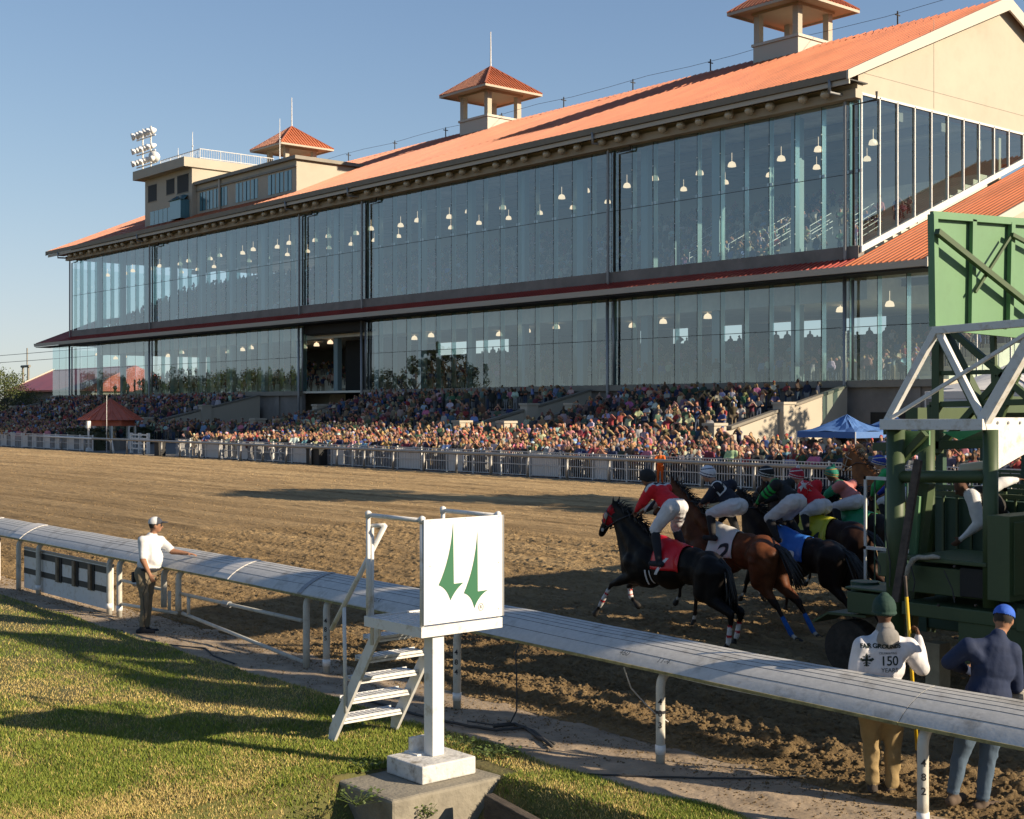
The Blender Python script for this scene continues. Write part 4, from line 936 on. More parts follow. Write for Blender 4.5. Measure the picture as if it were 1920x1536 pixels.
# ---- outer rail on posts, picket barrier, boards behind it
YO = 45.6
def orail():
    xs = [-20-2.95*i for i in range(29)]
    t = thing('outer_rail', (xs[0], YO, 0), 'long grey pipe rail between the track and the white picket barrier', 'rail')
    mb = MB(); mb.tube([(-16,YO,1.12)]+[(x,YO,1.12+.01*math.sin(x)) for x in xs]+[(-106,YO,1.12)], .085, 8); mb.build('rail_pipe', M['grey_rail'], t, smooth=True)
    for x in xs:
        mb = MB(); mb.tube([(x,YO+.05,0),(x,YO+.05,1.05)], .075, 8); mb.build('post', M['grey_rail'], t, smooth=True)
    t = thing('outer_rail', (-118, YO-.6, 0), 'white pipe rail curving in front of the red roofed kiosk', 'rail')
    a = onZ(210, 850, .0); mb = MB()
    mb.tube([(a.x+.3,a.y,0),(a.x,a.y,.85),(a.x-.8,a.y,1.08),(a.x-20,a.y+1.0,1.1),(a.x-60,a.y+3,1.15)], .08, 8); mb.build('rail_pipe', M['white_metal'], t, smooth=True)
    for k in range(9): mb = MB(); x = a.x-6-k*5.5; mb.tube([(x,a.y+.3+k*.28,0),(x,a.y+.3+k*.28,1.05)], .08, 8); mb.build('post', M['grey_rail'], t, smooth=True)
orail()
def barrier(x0, x1, y, lab, board):
    t = thing('picket_barrier', (x0, y, 0), lab, 'barrier', 'white picket barrier panels in front of the crowd')
    mb = MB(); n = 15; d = (x1-x0)/n
    for i in range(1, n): mb.box((x0+i*d-.014,y-.012,.08), (x0+i*d+.014,y+.012,1.28))
    mb.build('pickets', M['picket'], t)
    mb = MB()
    for z in (.08, .62, 1.08, 1.28): mb.box((x0,y-.02,z-.02), (x1,y+.02,z+.02))
    mb.build('rails', M['picket'], t)
    mb = MB(); mb.box((x1-.035,y-.035,0), (x1+.035,y+.035,1.36)); mb.build('upright', M['white_metal'], t)
    if board:
        mb = MB(); a, b = (x0+.05, x0+(x1-x0)*board); mb.box((a,y+.06,.1), (b,y+.08,1.22)); mb.build('board', M['white_clean'], t)
YF = 46.5; i = 0; x = -18
while x > -92.5:
    barrier(x-2.35, x, YF, 'white picket barrier panel, %s counting from the gate' % nth(i), [0, 0, .55, 0, .9][i % 5] if i > 9 else 0); x -= 2.35; i += 1
x = -108.0; i = 0
while x > -150:
    barrier(x-2.6, x, YF, 'white picket barrier panel beyond the kiosk, %s from it' % nth(i), .45 if i % 2 else .25); x -= 2.6; i += 1
def bin_(p, lab):
    t = thing('trash_bin', (p.x, p.y, 0), lab, 'bin', 'black bins along the barrier'); mb = MB(); mb.box((p.x-.35,p.y-.3,0), (p.x+.35,p.y+.3,.95)); mb.build('bin_body', M['black'], t, bevel=.03)
    mb = MB(); mb.box((p.x-.38,p.y-.33,.95), (p.x+.38,p.y+.33,1.02)); mb.build('lid', M['black'], t, bevel=.02)
bin_(V(onY(587,0,YF-.45).x,YF-.45,0), 'black bin by the barrier, one of two standing together, farther'); bin_(V(onY(600,0,YF-.45).x,YF-.45,0), 'black bin by the barrier, one of two standing together, nearer'); bin_(V(onY(300,0,YF-.4).x,YF-.4,0), 'black bin at the end of the barrier beside the kiosk')
# ---- kiosk
kx, ky = onY(208, 850, 50).x, 50.0; kk = thing('kiosk', (kx, ky, 0), 'octagonal ticket kiosk with a wide red pyramid roof beside the far track rail', 'kiosk')
mb = MB(); n = 8; R_ = 2.75; ze, za = 2.55, 4.35; ring = [(kx+R_*math.cos(PI/8+i*PI/4), ky+R_*math.sin(PI/8+i*PI/4)) for i in range(n)]
for i in range(n):
    a, b = ring[i], ring[(i+1) % n]; mb.quad((a[0],a[1],ze), (b[0],b[1],ze), (kx,ky,za)); mb.bar((a[0],a[1],ze+.03), (kx,ky,za+.03), .09, .06)
    for f in (.25,.5,.75):
        p = V(a[0]+(b[0]-a[0])*f, a[1]+(b[1]-a[1])*f, ze+.03); k = 1-abs(2*f-1); q = p.lerp(p+(V(kx,ky,za)-V((a[0]+b[0])/2,(a[1]+b[1])/2,ze)), k); mb.bar(p, q, .05, .05)
mb.quad(*[(x,y,ze-.02) for x, y in ring]); mb.build('roof', M['kiosk_red'], kk, fixn=False)
mb = MB(); r2 = 2.1; mb.lathe((kx,ky,0), [(r2,ze-.5),(r2,ze-.03)], 8); mb.build('fascia', M['kiosk_red'], kk)
for i in range(8):
    a = PI/8+i*PI/4; x, y = kx+2.0*math.cos(a), ky+2.0*math.sin(a); mb = MB(); mb.box((x-.08,y-.08,0), (x+.08,y+.08,ze-.5)); mb.build('post', M['white_metal'], kk)
mb = MB(); mb.lathe((kx,ky,0), [(1.7,0),(1.7,.95),(1.6,1.0)], 8); mb.build('counter', M['concrete'], kk)
mb = MB(); mb.lathe((kx,ky,0), [(1.2,1.0),(1.2,ze-.5)], 8); mb.build('cabin', M['glass_clear'], kk)
p = onZ(200, 848, 0); mb = MB(); mb.tube([(p.x,p.y,0),(p.x,p.y,4.6)], .025, 6); o = mb.build('flagpole', M['white_metal'], None, tuple(p)); tag(o, 'thin pale pole standing in front of the kiosk', 'pole')
p = onZ(166, 846, 0); mb = MB(); mb.tube([(p.x,p.y,0),(p.x,p.y,2.0)], .09, 8); mb.lathe((p.x,p.y,0), [(.3,0),(.25,.2),(.1,.3)], 10); mb.box((p.x-.14,p.y-.14,1.9), (p.x+.14,p.y+.14,2.5)); o = mb.build('call_post', M['white_metal'], None, tuple(p)); tag(o, 'short white post with a box on top left of the kiosk', 'post')
def hedge(x0, x1, y, lab):
    mb = MB(); r = random.Random(5); mb.box((x0+.15,y-.4,0), (x1-.15,y+.4,1.6))
    for i in range(1500):
        q = V(r.uniform(x0,x1), y+r.uniform(-.55,.55), r.uniform(.1,1.85)); u = V(r.uniform(-1,1),r.uniform(-1,1),r.uniform(-1,1)).normalized()*.12; w = u.orthogonal().normalized()*.09; mb.quad(q-u, q+w, q+u, q-w)
    o = mb.build('hedge', M['leaf_dark'], None, (x0,y,0), fixn=False); tag(o, lab, 'hedge')
hedge(onY(135,0,48).x, onY(190,0,48).x, 48, 'clipped dark hedge left of the kiosk')
hedge(onY(240,0,54).x, onY(278,0,54).x, 54, 'clipped dark hedge right behind the kiosk')
# white rail gate next to the kiosk
gx = onY(262,0,47.5).x; t = thing('white_gate', (gx,47.5,0), 'white rail gate with crossed bars beside the kiosk', 'gate'); mb = MB()
for z in (.3,.7,1.1,1.4): mb.box((gx-1.4,47.45,z), (gx+1.4,47.55,z+.12))
mb.build('bars', M['white_metal'], t)
for x in (-1.5,0,1.5): mb = MB(); mb.box((gx+x-.12,47.4,0), (gx+x+.12,47.6,1.6)); mb.build('post', M['white_metal'], t)
# ---- far left: red roofed building, pylon, trees
hx = onY(110,0,92).x; hb = thing('outbuilding', (hx,92,0), 'low grey building with dark red roof beyond the far end of the grandstand', 'building')
mb = MB(); mb.box((hx-9,88,-.1), (hx+22,104,6.6)); mb.build('wall', M['concrete'], hb)
mb = MB(); zr = 6.6; mb.prism([(hx-10.5,86.8,zr),(hx-10.5,95.5,zr+3.9),(hx-10.5,104.5,zr),(hx-10.5,104.5,zr-.3),(hx-10.5,86.8,zr-.3)], (33,0,0)); mb.build('roof', M['roof_red'], hb)
mb = MB(); mb.prism([(hx-10.7,86.6,zr+.1),(hx-10.7,95.5,zr+4.15),(hx-10.7,95.5,zr+3.6),(hx-10.7,86.6,zr-.4)], (.2,0,0)); mb.build('rake_board', M['trim'], hb)
mb = MB(); mb.box((hx-9.05,89.5,.2), (hx-9.0,92,4)); mb.build('side_door', M['white_metal'], hb)
px_ = onY(48,0,190); t = thing('power_pylon', (px_.x,190,0), 'small portal shaped power line frame in the distance', 'pylon')
mb = MB()
for dx in (-2.6, 2.6): mb.tube([(px_.x+dx,190,0),(px_.x+dx,190,19.5)], .45, 6)
mb.tube([(px_.x-4,190,19.3),(px_.x+4,190,19.3)], .5, 6); mb.tube([(px_.x+1.5,190,19),(px_.x+1.5,190,26)], .25, 6); mb.build('frame', M['trim_dark'], t)
for k, z in enumerate((19.8, 22.5)):
    mb = MB(); mb.tube([(px_.x-150+i*30,190,z+1.5+.02*(i-5)**2) for i in range(12)], .09, 4); o = mb.build('power_line', M['seam'], None, (px_.x,190,z)); tag(o, ['upper','lower'][1-k]+' power line running across the sky behind the red roofed building', 'power line')
def tree(x, y, h, rad, lab, m='leaf', seed=1, n=2600, base=.25, group=None, ls=.16, cat='tree', clumps=26, slim=1.0):
    r = random.Random(seed); t = thing('tree', (x, y, 0), lab, cat, group)
    mb = MB(); mb.tube([(x,y,-.2),(x+.1,y,h*.3),(x-.1,y+.1,h*.6),(x,y,h*.85)], [.035*h,.028*h,.018*h,.006*h], 8)
    for k in range(9):
        a = r.random()*2*PI; z0 = h*r.uniform(.3,.65); mb.tube([(x,y,z0),(x+math.cos(a)*rad*.4,y+math.sin(a)*rad*.4,z0+h*.12),(x+math.cos(a)*rad*.8,y+math.sin(a)*rad*.8,z0+h*.22)], [.014*h,.009*h,.003*h], 6)
    mb.build('trunk', M['bark'], t)
    cs = []
    for k in range(clumps):
        a = r.random()*2*PI; zz = base+(1-base)*r.random()**.9; rr = rad*math.sqrt(r.random())*math.sqrt(max(.05, 1-abs(zz-.55)*1.5)); cs.append((x+rr*math.cos(a)*slim, y+rr*math.sin(a)*slim, h*zz*.97, rad*r.uniform(.22,.42)))
    mb = MB()
    for i in range(n):
        c = cs[r.randrange(clumps)]; u = V(r.gauss(0,1),r.gauss(0,1),r.gauss(0,.8)); u.normalize(); q = V(*c[:3])+u*c[3]*r.random()**.35; s = ls*r.uniform(.6,1.3)*(h/9)
        a = V(r.uniform(-1,1),r.uniform(-1,1),r.uniform(-.6,.6)).normalized(); b = a.cross(V(r.uniform(-1,1),r.uniform(-1,1),r.uniform(-1,1))).normalized()
        mb.quad(q-a*s, q+b*s*.6, q+a*s, q-b*s*.6)
    mb.build('crown', M[m], t, fixn=False); return t
for i, (px, Y, h, rad, m, lab) in enumerate(((8,84,9.3,5.0,'leaf','tall loose tree at the picture edge beyond the outbuilding'),(-12,96,11.5,5,'leaf','tall thin topped tree farthest from the grandstand'),(34,76,5.6,3.6,'leaf_dark','dark bushy tree in front of the grey outbuilding'),(14,72,5.2,3.6,'leaf_dark','low dark tree nearest the barrier at the far end'),(52,82,6.4,3.4,'leaf','sunlit round tree beside the grey outbuilding wall'),(68,74,2.6,1.8,'leaf_dark','small dark shrub by the corner of the grey outbuilding'))):
    tree(onY(px,0,Y).x, Y, h, rad, lab, m, 30+i, 3800, .15, 'trees at the far end', .15)
# trees on the infield side, seen mirrored in the lower glass
r = random.Random(9)
def mirror_tree(px, ytop, Yt, rad, seed, slim=1.0, lab='', m='leaf'):
    Yv = 2*YG-Yt; p = onY(px, ytop, Yv); tree(p.x, Yt, p.z, rad, lab, m, seed, 2600, .05, 'infield trees mirrored in the glass', .17, clumps=22, slim=slim)
k = 0
for px, yt in ((735,690),(765,668),(808,636),(828,640),(850,648),(876,680),(712,700)):
    mirror_tree(px, yt, -30, 3.4, 60+k, .6, 'slim infield tree mirrored in the lower glass, %s of the tall clump' % nth(k), 'leaf_dark'); k += 1
k = 0
for i in range(25):
    px = 150+i*17.5; mirror_tree(px, 706+10*math.sin(i*1.7)+r.uniform(-6,5)-(8 if 470 < px < 550 else 0), -30, 4.6, 90+i, .9, 'infield tree mirrored low in the glass, %s from the far end' % nth(k), 'leaf' if i % 3 == 0 else 'leaf_dark'); k += 1
tree(-12.5, 47.8, 18.5, 4.2, 'tree beyond the gate side of the apron shading the track', 'leaf', 201, 6500, .38, None, .17)
tree(-36.0, 73.2, 10.5, 3.2, 'tree at the gable end dappling the terrace wall', 'leaf', 202, 1500, .4, None, .19)
# ---- canopy tents at the gable end
def tent(px, Y, w, zt, m, lab, py=None):
    x = onY(px,0,Y).x; t = thing('canopy_tent', (x,Y,0), lab, 'tent'); h = w/2
    mb = MB(); ze = zt-(.78 if w < 6 else 1.6); q = [(x-h,Y-h),(x+h,Y-h),(x+h,Y+h),(x-h,Y+h)]
    for i in range(4):
        a, b = q[i], q[(i+1) % 4]; n = 6
        for j in range(n):
            for l in range(4):
                def pt(f, g): 
                    ex, ey = a[0]+(b[0]-a[0])*f, a[1]+(b[1]-a[1])*f; s = .12*math.sin(g*PI)+.05*math.sin(f*9+g*7+i); return (ex+(x-ex)*g, ey+(Y-ey)*g, ze+(zt-ze)*g-s)
                mb.quad(pt(j/n,l/4), pt((j+1)/n,l/4), pt((j+1)/n,(l+1)/4), pt(j/n,(l+1)/4))
        mb.quad((a[0],a[1],ze), (b[0],b[1],ze), (b[0],b[1],ze-.3), (a[0],a[1],ze-.3))
    mb.build('canopy', m, t, fixn=False)
    if w > 6:
        mb = MB(); mb.quad((q[0][0]+.1,q[0][1]+.1,.1), (q[1][0]-.1,q[0][1]+.1,.1), (q[1][0]-.1,q[0][1]+.1,ze), (q[0][0]+.1,q[0][1]+.1,ze)); mb.quad((q[1][0]-.1,q[1][1]+.1,.1), (q[2][0]-.1,q[2][1],.1), (q[2][0]-.1,q[2][1],ze), (q[1][0]-.1,q[1][1]+.1,ze)); mb.build('side_wall', m, t, fixn=False)
    for a in q: mb = MB(); mb.tube([(a[0],a[1],0),(a[0],a[1],ze)], .03, 6); mb.build('leg', M['white_metal'], t)
tent(1588, 55.5, 3.4, 3.2, M['blue_canvas'], 'blue canopy tent behind the crowd at the gable end'); tent(1675, 60, 3.4, 3.15, M['blue_canvas'], 'second blue canopy tent half hidden by the starting gate')
tent(1935, 62, 6.5, 6.1, M['white_canvas'], 'large white marquee behind the starting gate truss'); tent(1900, 52, 5, 5.0, M['white_canvas'], 'white marquee at the picture edge behind the starting gate')
# ---- starting gate: near end pylon, chassis, stalls running across the track
GY = 14.5
gt = thing('starting_gate', onY(1760, 1190, GY).to_tuple(), 'big green wheeled starting gate with white truss ends and overhead panel', 'starting gate')
def gbar(nm, a, b, w, m, Y=GY, h=None, Yb=None, parent=None):
    p = onY(a[0], a[1], Y); q = onY(b[0], b[1], Yb or Y); mb = MB(); mb.bar(p, q, w, h, up=(0,1,0)); return mb.build(nm, M[m], parent or gt, bevel=.006)
gbar('end_beam', (1655,796), (1848,796), .13, 'white_metal', h=.14)
gbar('truss_leg', (1664,790), (1757,616), .085, 'white_metal', GY+.02); gbar('truss_leg', (1757,616), (1843,786), .075, 'white_metal', GY+.03)
gbar('truss_leg', (1845,790), (1968,575), .13, 'white_metal', GY+.05, h=.13); gbar('truss_brace', (1668,786), (1960,604), .045, 'white_metal', GY-.02)
gbar('top_chord', (1750,620), (1990,600), .09, 'white_metal', GY+.02)
# gusset plate facing the sun
Xp = onY(1846, 800, GY).x+.02
def gx(px, py): return onX(px, py, Xp)
mb = MB(); mb.prism([gx(1846,783), gx(1854,822), gx(1857,888), gx(1990,812), gx(2010,783)], (-.02,0,0)); pl = mb.build('gusset_plate', M['white_metal'], gt)
for px in (1870, 1890, 1912, 1935):
    mb = MB(); mb.lathe(gx(px,793), [(.02,0),(.018,.012)], 8, axis=(1,0,0)); mb.build('bolt', M['steel'], pl)
# overhead panel
Xq = onY(1753, 500, GY+.3).x
def gq(px, py, dx=0): return onX(px, py, Xq+dx)
a, b, c, d = gq(1747,402), gq(2120,430), gq(2120,650), gq(1750,611)
mb = MB(); mb.prism([a,b,c,d], (-.03,0,0)); pn = mb.build('overhead_panel', M['green_light'], gt)
for nm, p, q, w in (('panel_edge',(1749,402),(1752,612),.09), ('panel_top',(1747,403),(2120,432),.05), ('panel_rib',(1825,412),(1822,610),.05), ('panel_rib',(1897,418),(1893,612),.06), ('panel_rib',(1990,424),(1985,618),.06), ('panel_bottom',(1750,611),(2120,650),.05)):
    mb = MB(); mb.bar(gq(*p,.05), gq(*q,.05), w, .09); mb.build(nm, M['green_light'], gt)
for p, q, w, dx in (((1757,434),(1990,620),.07,.16), ((1893,445),(1828,548),.035,.12), ((1897,440),(1990,490),.05,.12)):
    mb = MB(); mb.bar(gq(*p,dx), gq(*q,dx), w, w); mb.build('panel_brace', M['green'], gt)
# rear truss in green
YB2 = GY+2.3
for p, q, w in (((1758,640),(1758,850),.12), ((1765,620),(1850,790),.16), ((1775,612),(1990,800),.09), ((1752,850),(1960,615),.09), ((1862,620),(1866,760),.07), ((1745,759),(1990,752),.08), ((1745,759),(1747,835),.08), ((1640,838),(1990,828),.12), ((1870,800),(1925,660),.07), ((1760,700),(1990,694),.06)):
    gbar('rear_truss', p, q, w, 'green', YB2)
gbar('tie_beam', (1665,806), (1700,806), .12, 'green', GY+.1, Yb=YB2)
for px, w, y1 in ((1675,.22,1215), (1853,.17,1140)):
    p = onY(px, 806, GY+.05); q = onY(px, y1, GY+.05); mb = MB(); mb.tube([(p.x,GY+.1,q.z),(p.x,GY+.1,p.z)], w*.52, 16); mb.build('column', M['green'], gt, smooth=True)
p = onY(1737,806,GY+1.4); mb = MB(); mb.tube([p, (p.x,GY+1.4,.9)], .11, 12); mb.build('inner_column', M['green'], gt, smooth=True)
p = onY(1680,894,GY+.1); q = onY(1850,894,GY+.1); mb = MB(); mb.tube([p, q], .075, 12); mb.build('cross_pipe', M['green'], gt, smooth=True)
mb = MB(); mb.prism([onY(1690,808,GY+.25), onY(1742,808,GY+.25), onY(1742,835,GY+.25), onY(1692,868,GY+.25)], (0,.03,0)); mb.build('corner_plate', M['green_light'], gt)
gbar('diagonal_strut', (1735,812), (1690,862), .09, 'green', GY+.18)
mb = MB(); mb.prism([onY(1765,810,GY+1), onY(1845,806,GY+1), onY(1800,826,GY+1)], (0,.5,0)); mb.build('pad', M['silk_green'], gt)
gbar('lever_pole', (1722,862), (1679,1128), .10, 'rust', GY-.22, h=.05, Yb=GY-.25)
gbar('leaning_strut', (1738,905), (1703,1185), .15, 'green', GY+.45); gbar('leaning_strut', (1722,930), (1712,1050), .09, 'green_light', GY+.35)
# chassis, decks and boxes
def gbox(nm, px0, px1, py0, py1, Y0_, Y1_, m, parent=None):
    a = onY(px0, py0, Y0_); b = onY(px1, py1, Y0_); mb = MB(); mb.box((a.x,Y0_,b.z), (b.x,Y1_,a.z)); return mb.build(nm, M[m], parent or gt, bevel=.012)
gbox('tray', 1588, 1664, 1108, 1158, GY+.3, GY+1.0, 'green'); gbox('tray_lip', 1584, 1666, 1104, 1109, GY+.26, GY+1.02, 'green')
a = onY(1622, 1104, GY+.7); mb = MB(); mb.lathe((a.x,GY+.7,a.z-.12), [(.17,0),(.19,.22),(.16,.22)], 14); mb.build('bucket', M['green_dark'], gt)
gbox('motor_housing', 1700, 1848, 1058, 1126, GY+.1, GY+1.1, 'green'); gbox('motor_opening', 1799, 1846, 1064, 1124, GY+.06, GY+.3, 'black'); gbox('deck', 1696, 1850, 1050, 1056, GY+.0, GY+1.2, 'green')
gbox('chassis', 1690, 1960, 1127, 1188, GY+.0, GY+.9, 'green'); gbox('chassis_box', 1905, 1960, 1140, 1192, GY-.1, GY+.3, 'green')
gbox('small_box', 1645, 1665, 1035, 1082, GY+.1, GY+.3, 'green')
a = onY(1851, 966, GY-.25); b = onY(1893, 1130, GY-.25); mb = MB(); mb.box((a.x,GY-.25,b.z), (b.x,GY+.55,a.z)); cb = mb.build('control_cabinet', M['green'], gt, bevel=.008)
mb = MB(); mb.box((b.x+.002,GY-.18,b.z+.07), (b.x+.02,GY+.5,a.z-.07)); mb.build('cabinet_door', M['green'], cb, bevel=.006)
w = onY(1598, 1225, GY+.55); wt = thing('gate_wheel', (w.x,w.y,0), 'muddy rubber wheel under the green fender of the starting gate', 'wheel')
# tyre belongs to the gate
bpy.data.objects.remove(wt)
wh = None
mb = MB(); mb.lathe((w.x,GY+.42,.36), [(.2,0),(.36,.02),(.37,.08),(.37,.26),(.36,.3),(.2,.32)], 24, axis=(0,1,0)); wh = mb.build('wheel', M['tyre'], gt, smooth=False)
mb = MB(); mb.lathe((w.x,GY+.40,.36), [(.06,0),(.2,.03),(.2,.05)], 16, axis=(0,1,0)); mb.build('hub', M['tyre'], wh)
mb = MB(); mb.prism([(w.x-.5,GY+.35,.68),(w.x-.25,GY+.35,.82),(w.x+.35,GY+.35,.84),(w.x+.35,GY+.35,.81),(w.x-.25,GY+.35,.79),(w.x-.48,GY+.35,.65)], (0,.5,0)); mb.build('fender', M['green'], gt)
for x in (-8.2,): mb = MB(); mb.lathe((x,GY+.42,.36), [(.2,0),(.36,.02),(.37,.26),(.2,.3)], 20, axis=(0,1,0)); mb.build('wheel', M['tyre'], gt)
for i,(a_,b_) in enumerate((((1708,1062),(1712,1110)),((1640,1040),(1650,1075)),((1770,1070),(1790,1130)),((1660,1000),(1668,1100)))):
    mb = MB(); p = onY(*a_, GY-.04); q = onY(*b_, GY-.04); mb.tube([p, p.lerp(q,.5)+V(.04,0,-.03), q], .008, 6); mb.build('hose', M['seam'], gt)
for px, py in ((1705,1062),(1790,1062),(1705,1120),(1790,1120),(1700,1135),(1760,1135),(1830,1135),(1880,1135)):
    mb = MB(); mb.lathe(onY(px, py, GY+.0), [(.018,0),(.014,.02)], 8, axis=(0,-1,0)); mb.build('bolt', M['rust'], gt)
# chain and hook under the chassis
mb = MB(); pts = [onY(1790+t*26, 1195+10*math.sin(t/4*PI), GY+.1) for t in range(5)]; mb.tube(pts, .014, 6); mb.build('chain', M['rust'], gt)
# stalls
NST = 12
for k in range(1, NST):
    y = GY+.75+1.2*k; xf = -10.6 if k == 1 else -11.1
    for x in (xf, -8.5):
        mb = MB(); mb.box((x-.06,y-.05,.45), (x+.06,y+.05,3.3)); mb.build('stall_post', M['green_dark' if x < -10 else 'green'], gt)
    mb = MB(); mb.box((xf+.05,y-.02,.5), (-8.5,y+.08,2.3)); mb.build('partition_pad', M['green_dark'], gt, bevel=.02)  # partition padding, raised and darkened to paint the shade inside the stalls
    mb = MB()
    for i in range(10): mb.box((-10.5+i*.21,y-.075,.9), (-10.47+i*.21,y-.045,2.35))
    mb.box((xf,y-.09,2.33), (-8.5,y-.03,2.39)); mb.box((xf,y-.09,1.3), (-8.5,y-.03,1.36)); mb.box((xf,y-.09,.88), (-8.5,y-.03,.94)); mb.build('partition_bars', M['green'], gt)
    # front doors swung open, back gate
    mb = MB(); x0, x1 = (-12.45, -11.15) if k > 1 else (-10.5, -9.4)
    for z in (.75, 1.35, 2.42): mb.box((x0,y+.02,z), (x1,y+.05,z+.05))
    mb.box((x0,y+.02,.45), (x0+.04,y+.05,2.47)); mb.box((x1-.04,y+.02,.45), (x1,y+.05,2.47)); dr = mb.build('front_door_frame', M['white_metal'] if k == 2 else M['green'], gt)
    mb = MB()
    for i in range(5): mb.box((x0+.18+i*.19,y+.025,.75), (x0+.20+i*.19,y+.045,2.42))
    mb.build('door_bars', M['green_dark'], dr)
    mb = MB(); 
    for i in range(5): mb.box((-8.55,y+.15+i*.22,.8), (-8.52,y+.175+i*.22,2.3))
    for z in (.8, 1.5, 2.3): mb.box((-8.56,y+.06,z), (-8.51,y+1.14,z+.05))
    mb.build('back_gate', M['green'], gt)
for x, z in ((-11.1,3.3), (-8.5,3.3), (-9.8, 3.45)):
    mb = MB(); mb.box((x-.1,GY+2.4,z), (x+.1,GY+1.2*NST+1,z+.22)); mb.build('overhead_beam', M['green'], gt)
mb = MB(); mb.box((-11.3,GY+1.2*NST+.7,.4), (-8.3,GY+1.2*NST+1.0,3.2)); mb.build('far_end_frame', M['green'], gt)
for k in range(4):
    y = GY+5+k*3.2; mb = MB(); mb.box((-10.0,y,3.7), (-9.9,y+3.0,5.6)); mb.build('overhead_sign', M['green_light'], gt)
for xa_, xb_, za_, zb_ in ((-7.5,-5.7,3.9,6.9),(-5.2,-3.5,4.6,6.3),(-3.0,-.8,4.0,6.9)): mb = MB(); mb.box((xa_,GY+.1,za_), (xb_,GY+.25,zb_)); mb.build('side_shade_panel', M['green_light'], gt)  # unseen panels added with gaps to cast dappled shade on path and lawn
mb = MB(); mb.box((-7.4,GY+.35,.6), (-1.2,GY+2.4,3.3)); mb.build('shade_box', M['green'], gt)  # unseen box added to throw shade over the near track
mb = MB(); mb.bar((-7.5,GY+.17,3.9), (-.8,GY+.17,3.9), .15); mb.bar((-7.5,GY+.17,6.6), (-.8,GY+.17,6.6), .12); mb.build('side_shade_beam', M['green'], gt)  # unseen bars added with the panels to break up their shade
for x in (-7.4,-5,-2.7): mb = MB(); mb.box((x-.1,GY,.5), (x+.1,GY+.2,4.1)); mb.build('column', M['green'], gt)
mb = MB(); mb.box((-8.9,GY+.02,.5), (-2.6,GY+.9,1.0)); mb.build('chassis', M['green'], gt)
a = onY(1838, 872, 17.2); mb = MB(); mb.bar(onY(1800,878,17.2), onY(1862,870,17.2), .1, .12); mb.build('padded_bar', M['white_canvas'], gt, bevel=.03)
# loose things at the gate
p = onY(1748, 1192, GY+.3); mb = MB(); mb.box((p.x-.1,p.y,0), (p.x+.1,p.y+.25,.62)); o = mb.build('wooden_block', M['wood'], None, (p.x,p.y,0), bevel=.01); o.data.materials[0] = mat('pale_wood', (.42,.33,.20), .8, var=.15, vscale=8); tag(o, 'pale upright wooden block under the gate chassis', 'block')
z0 = onY(1720, 1051, GY).z
mb = MB(); q = [onY(x, y, GY-.03) for x, y in ((1700,1088),(1703,1068),(1712,1053),(1722,1048),(1735,1049),(1750,1047),(1762,1049))]; q = [v+V(0,.0,.02) for v in q]; mb.tube(q, [.03,.035,.035,.03,.028,.03,.02], 8); o = mb.build('rope', M['rope'], None, tuple(q[0]), smooth=True); tag(o, 'grey lead rope draped over the gate deck', 'rope')
SK = {'pale': (.50,.27,.17), 'tan': (.38,.19,.11), 'brown': (.13,.06,.035), 'mid': (.26,.13,.075)}
def hand3(b, w, d, n, side, s=1.0, curl=.5, tagn='skin'):
    """palm and five fingers: w wrist, d pointing out of the palm, n back of the hand, side towards the thumb"""
    d = Vector(d).normalized(); n = Vector(n); n = (n-d*n.dot(d)).normalized(); t = d.cross(n)*side
    c = Vector(w)+d*.045*s; b.ell(c, (.043*s,.05*s,.018*s), tagn, x=t, z=n)
    for i, L_ in enumerate((.066,.074,.070,.056)):
        r0 = c+d*.04*s+t*(.030-.020*i)*s; m = r0+(d*(1-.35*curl)-n*.6*curl).normalized()*L_*.55*s; e = m+(d*(1-curl)-n*curl*1.1).normalized()*L_*.5*s
        b.chain([r0, m, e], [.0105*s,.0095*s,.008*s], tagn)
    r0 = c-d*.015*s+t*.036*s; m = r0+(d*.5+t*.75-n*.2).normalized()*.04*s; b.chain([r0, m, m+(d*.9+t*.15-n*.3).normalized()*.032*s], [.013*s,.011*s,.009*s], tagn)
def headprims(b, h, fw, up, hair='hair', long_=0, bald=False, glasses=False, s=1.0, beard=False):
    fw = Vector(fw).normalized(); up = Vector(up); up = (up-fw*up.dot(fw)).normalized(); rt = fw.cross(up)
    b.ell(h, (.074*s,.093*s,.112*s), 'skin', x=rt, z=up); b.ell(h+fw*.028*s-up*.062*s, (.054*s,.058*s,.052*s), 'beard' if beard else 'skin', x=rt, z=up)
    b.cap(h+fw*.088*s+up*.0*s, h+fw*.108*s-up*.028*s, .010*s, .014*s, 'skin')
    for k in (-1, 1):
        b.ell(h+rt*.076*s*k-up*.01*s-fw*.005*s, (.012*s,.022*s,.032*s), 'skin', x=rt, z=up)
        if glasses: b.ell(h+fw*.083*s+rt*.034*s*k+up*.006*s, (.028*s,.016*s,.018*s), 'eye', x=rt, z=up)
        else: b.ell(h+fw*.083*s+rt*.032*s*k+up*.004*s, (.014*s,.012*s,.008*s), 'eye', x=rt, z=up)
    b.ell(h+fw*.083*s-up*.060*s, (.024*s,.010*s,.006*s), 'lip', x=rt, z=up)
    if not bald:
        b.ell(h-fw*.018*s+up*.025*s, (.083*s,.093*s,.102*s), hair, x=rt, z=up)
        if long_: b.ell(h-fw*.045*s-up*.07*s, (.088*s,.06*s,.14*s*long_), hair, x=rt, z=up)
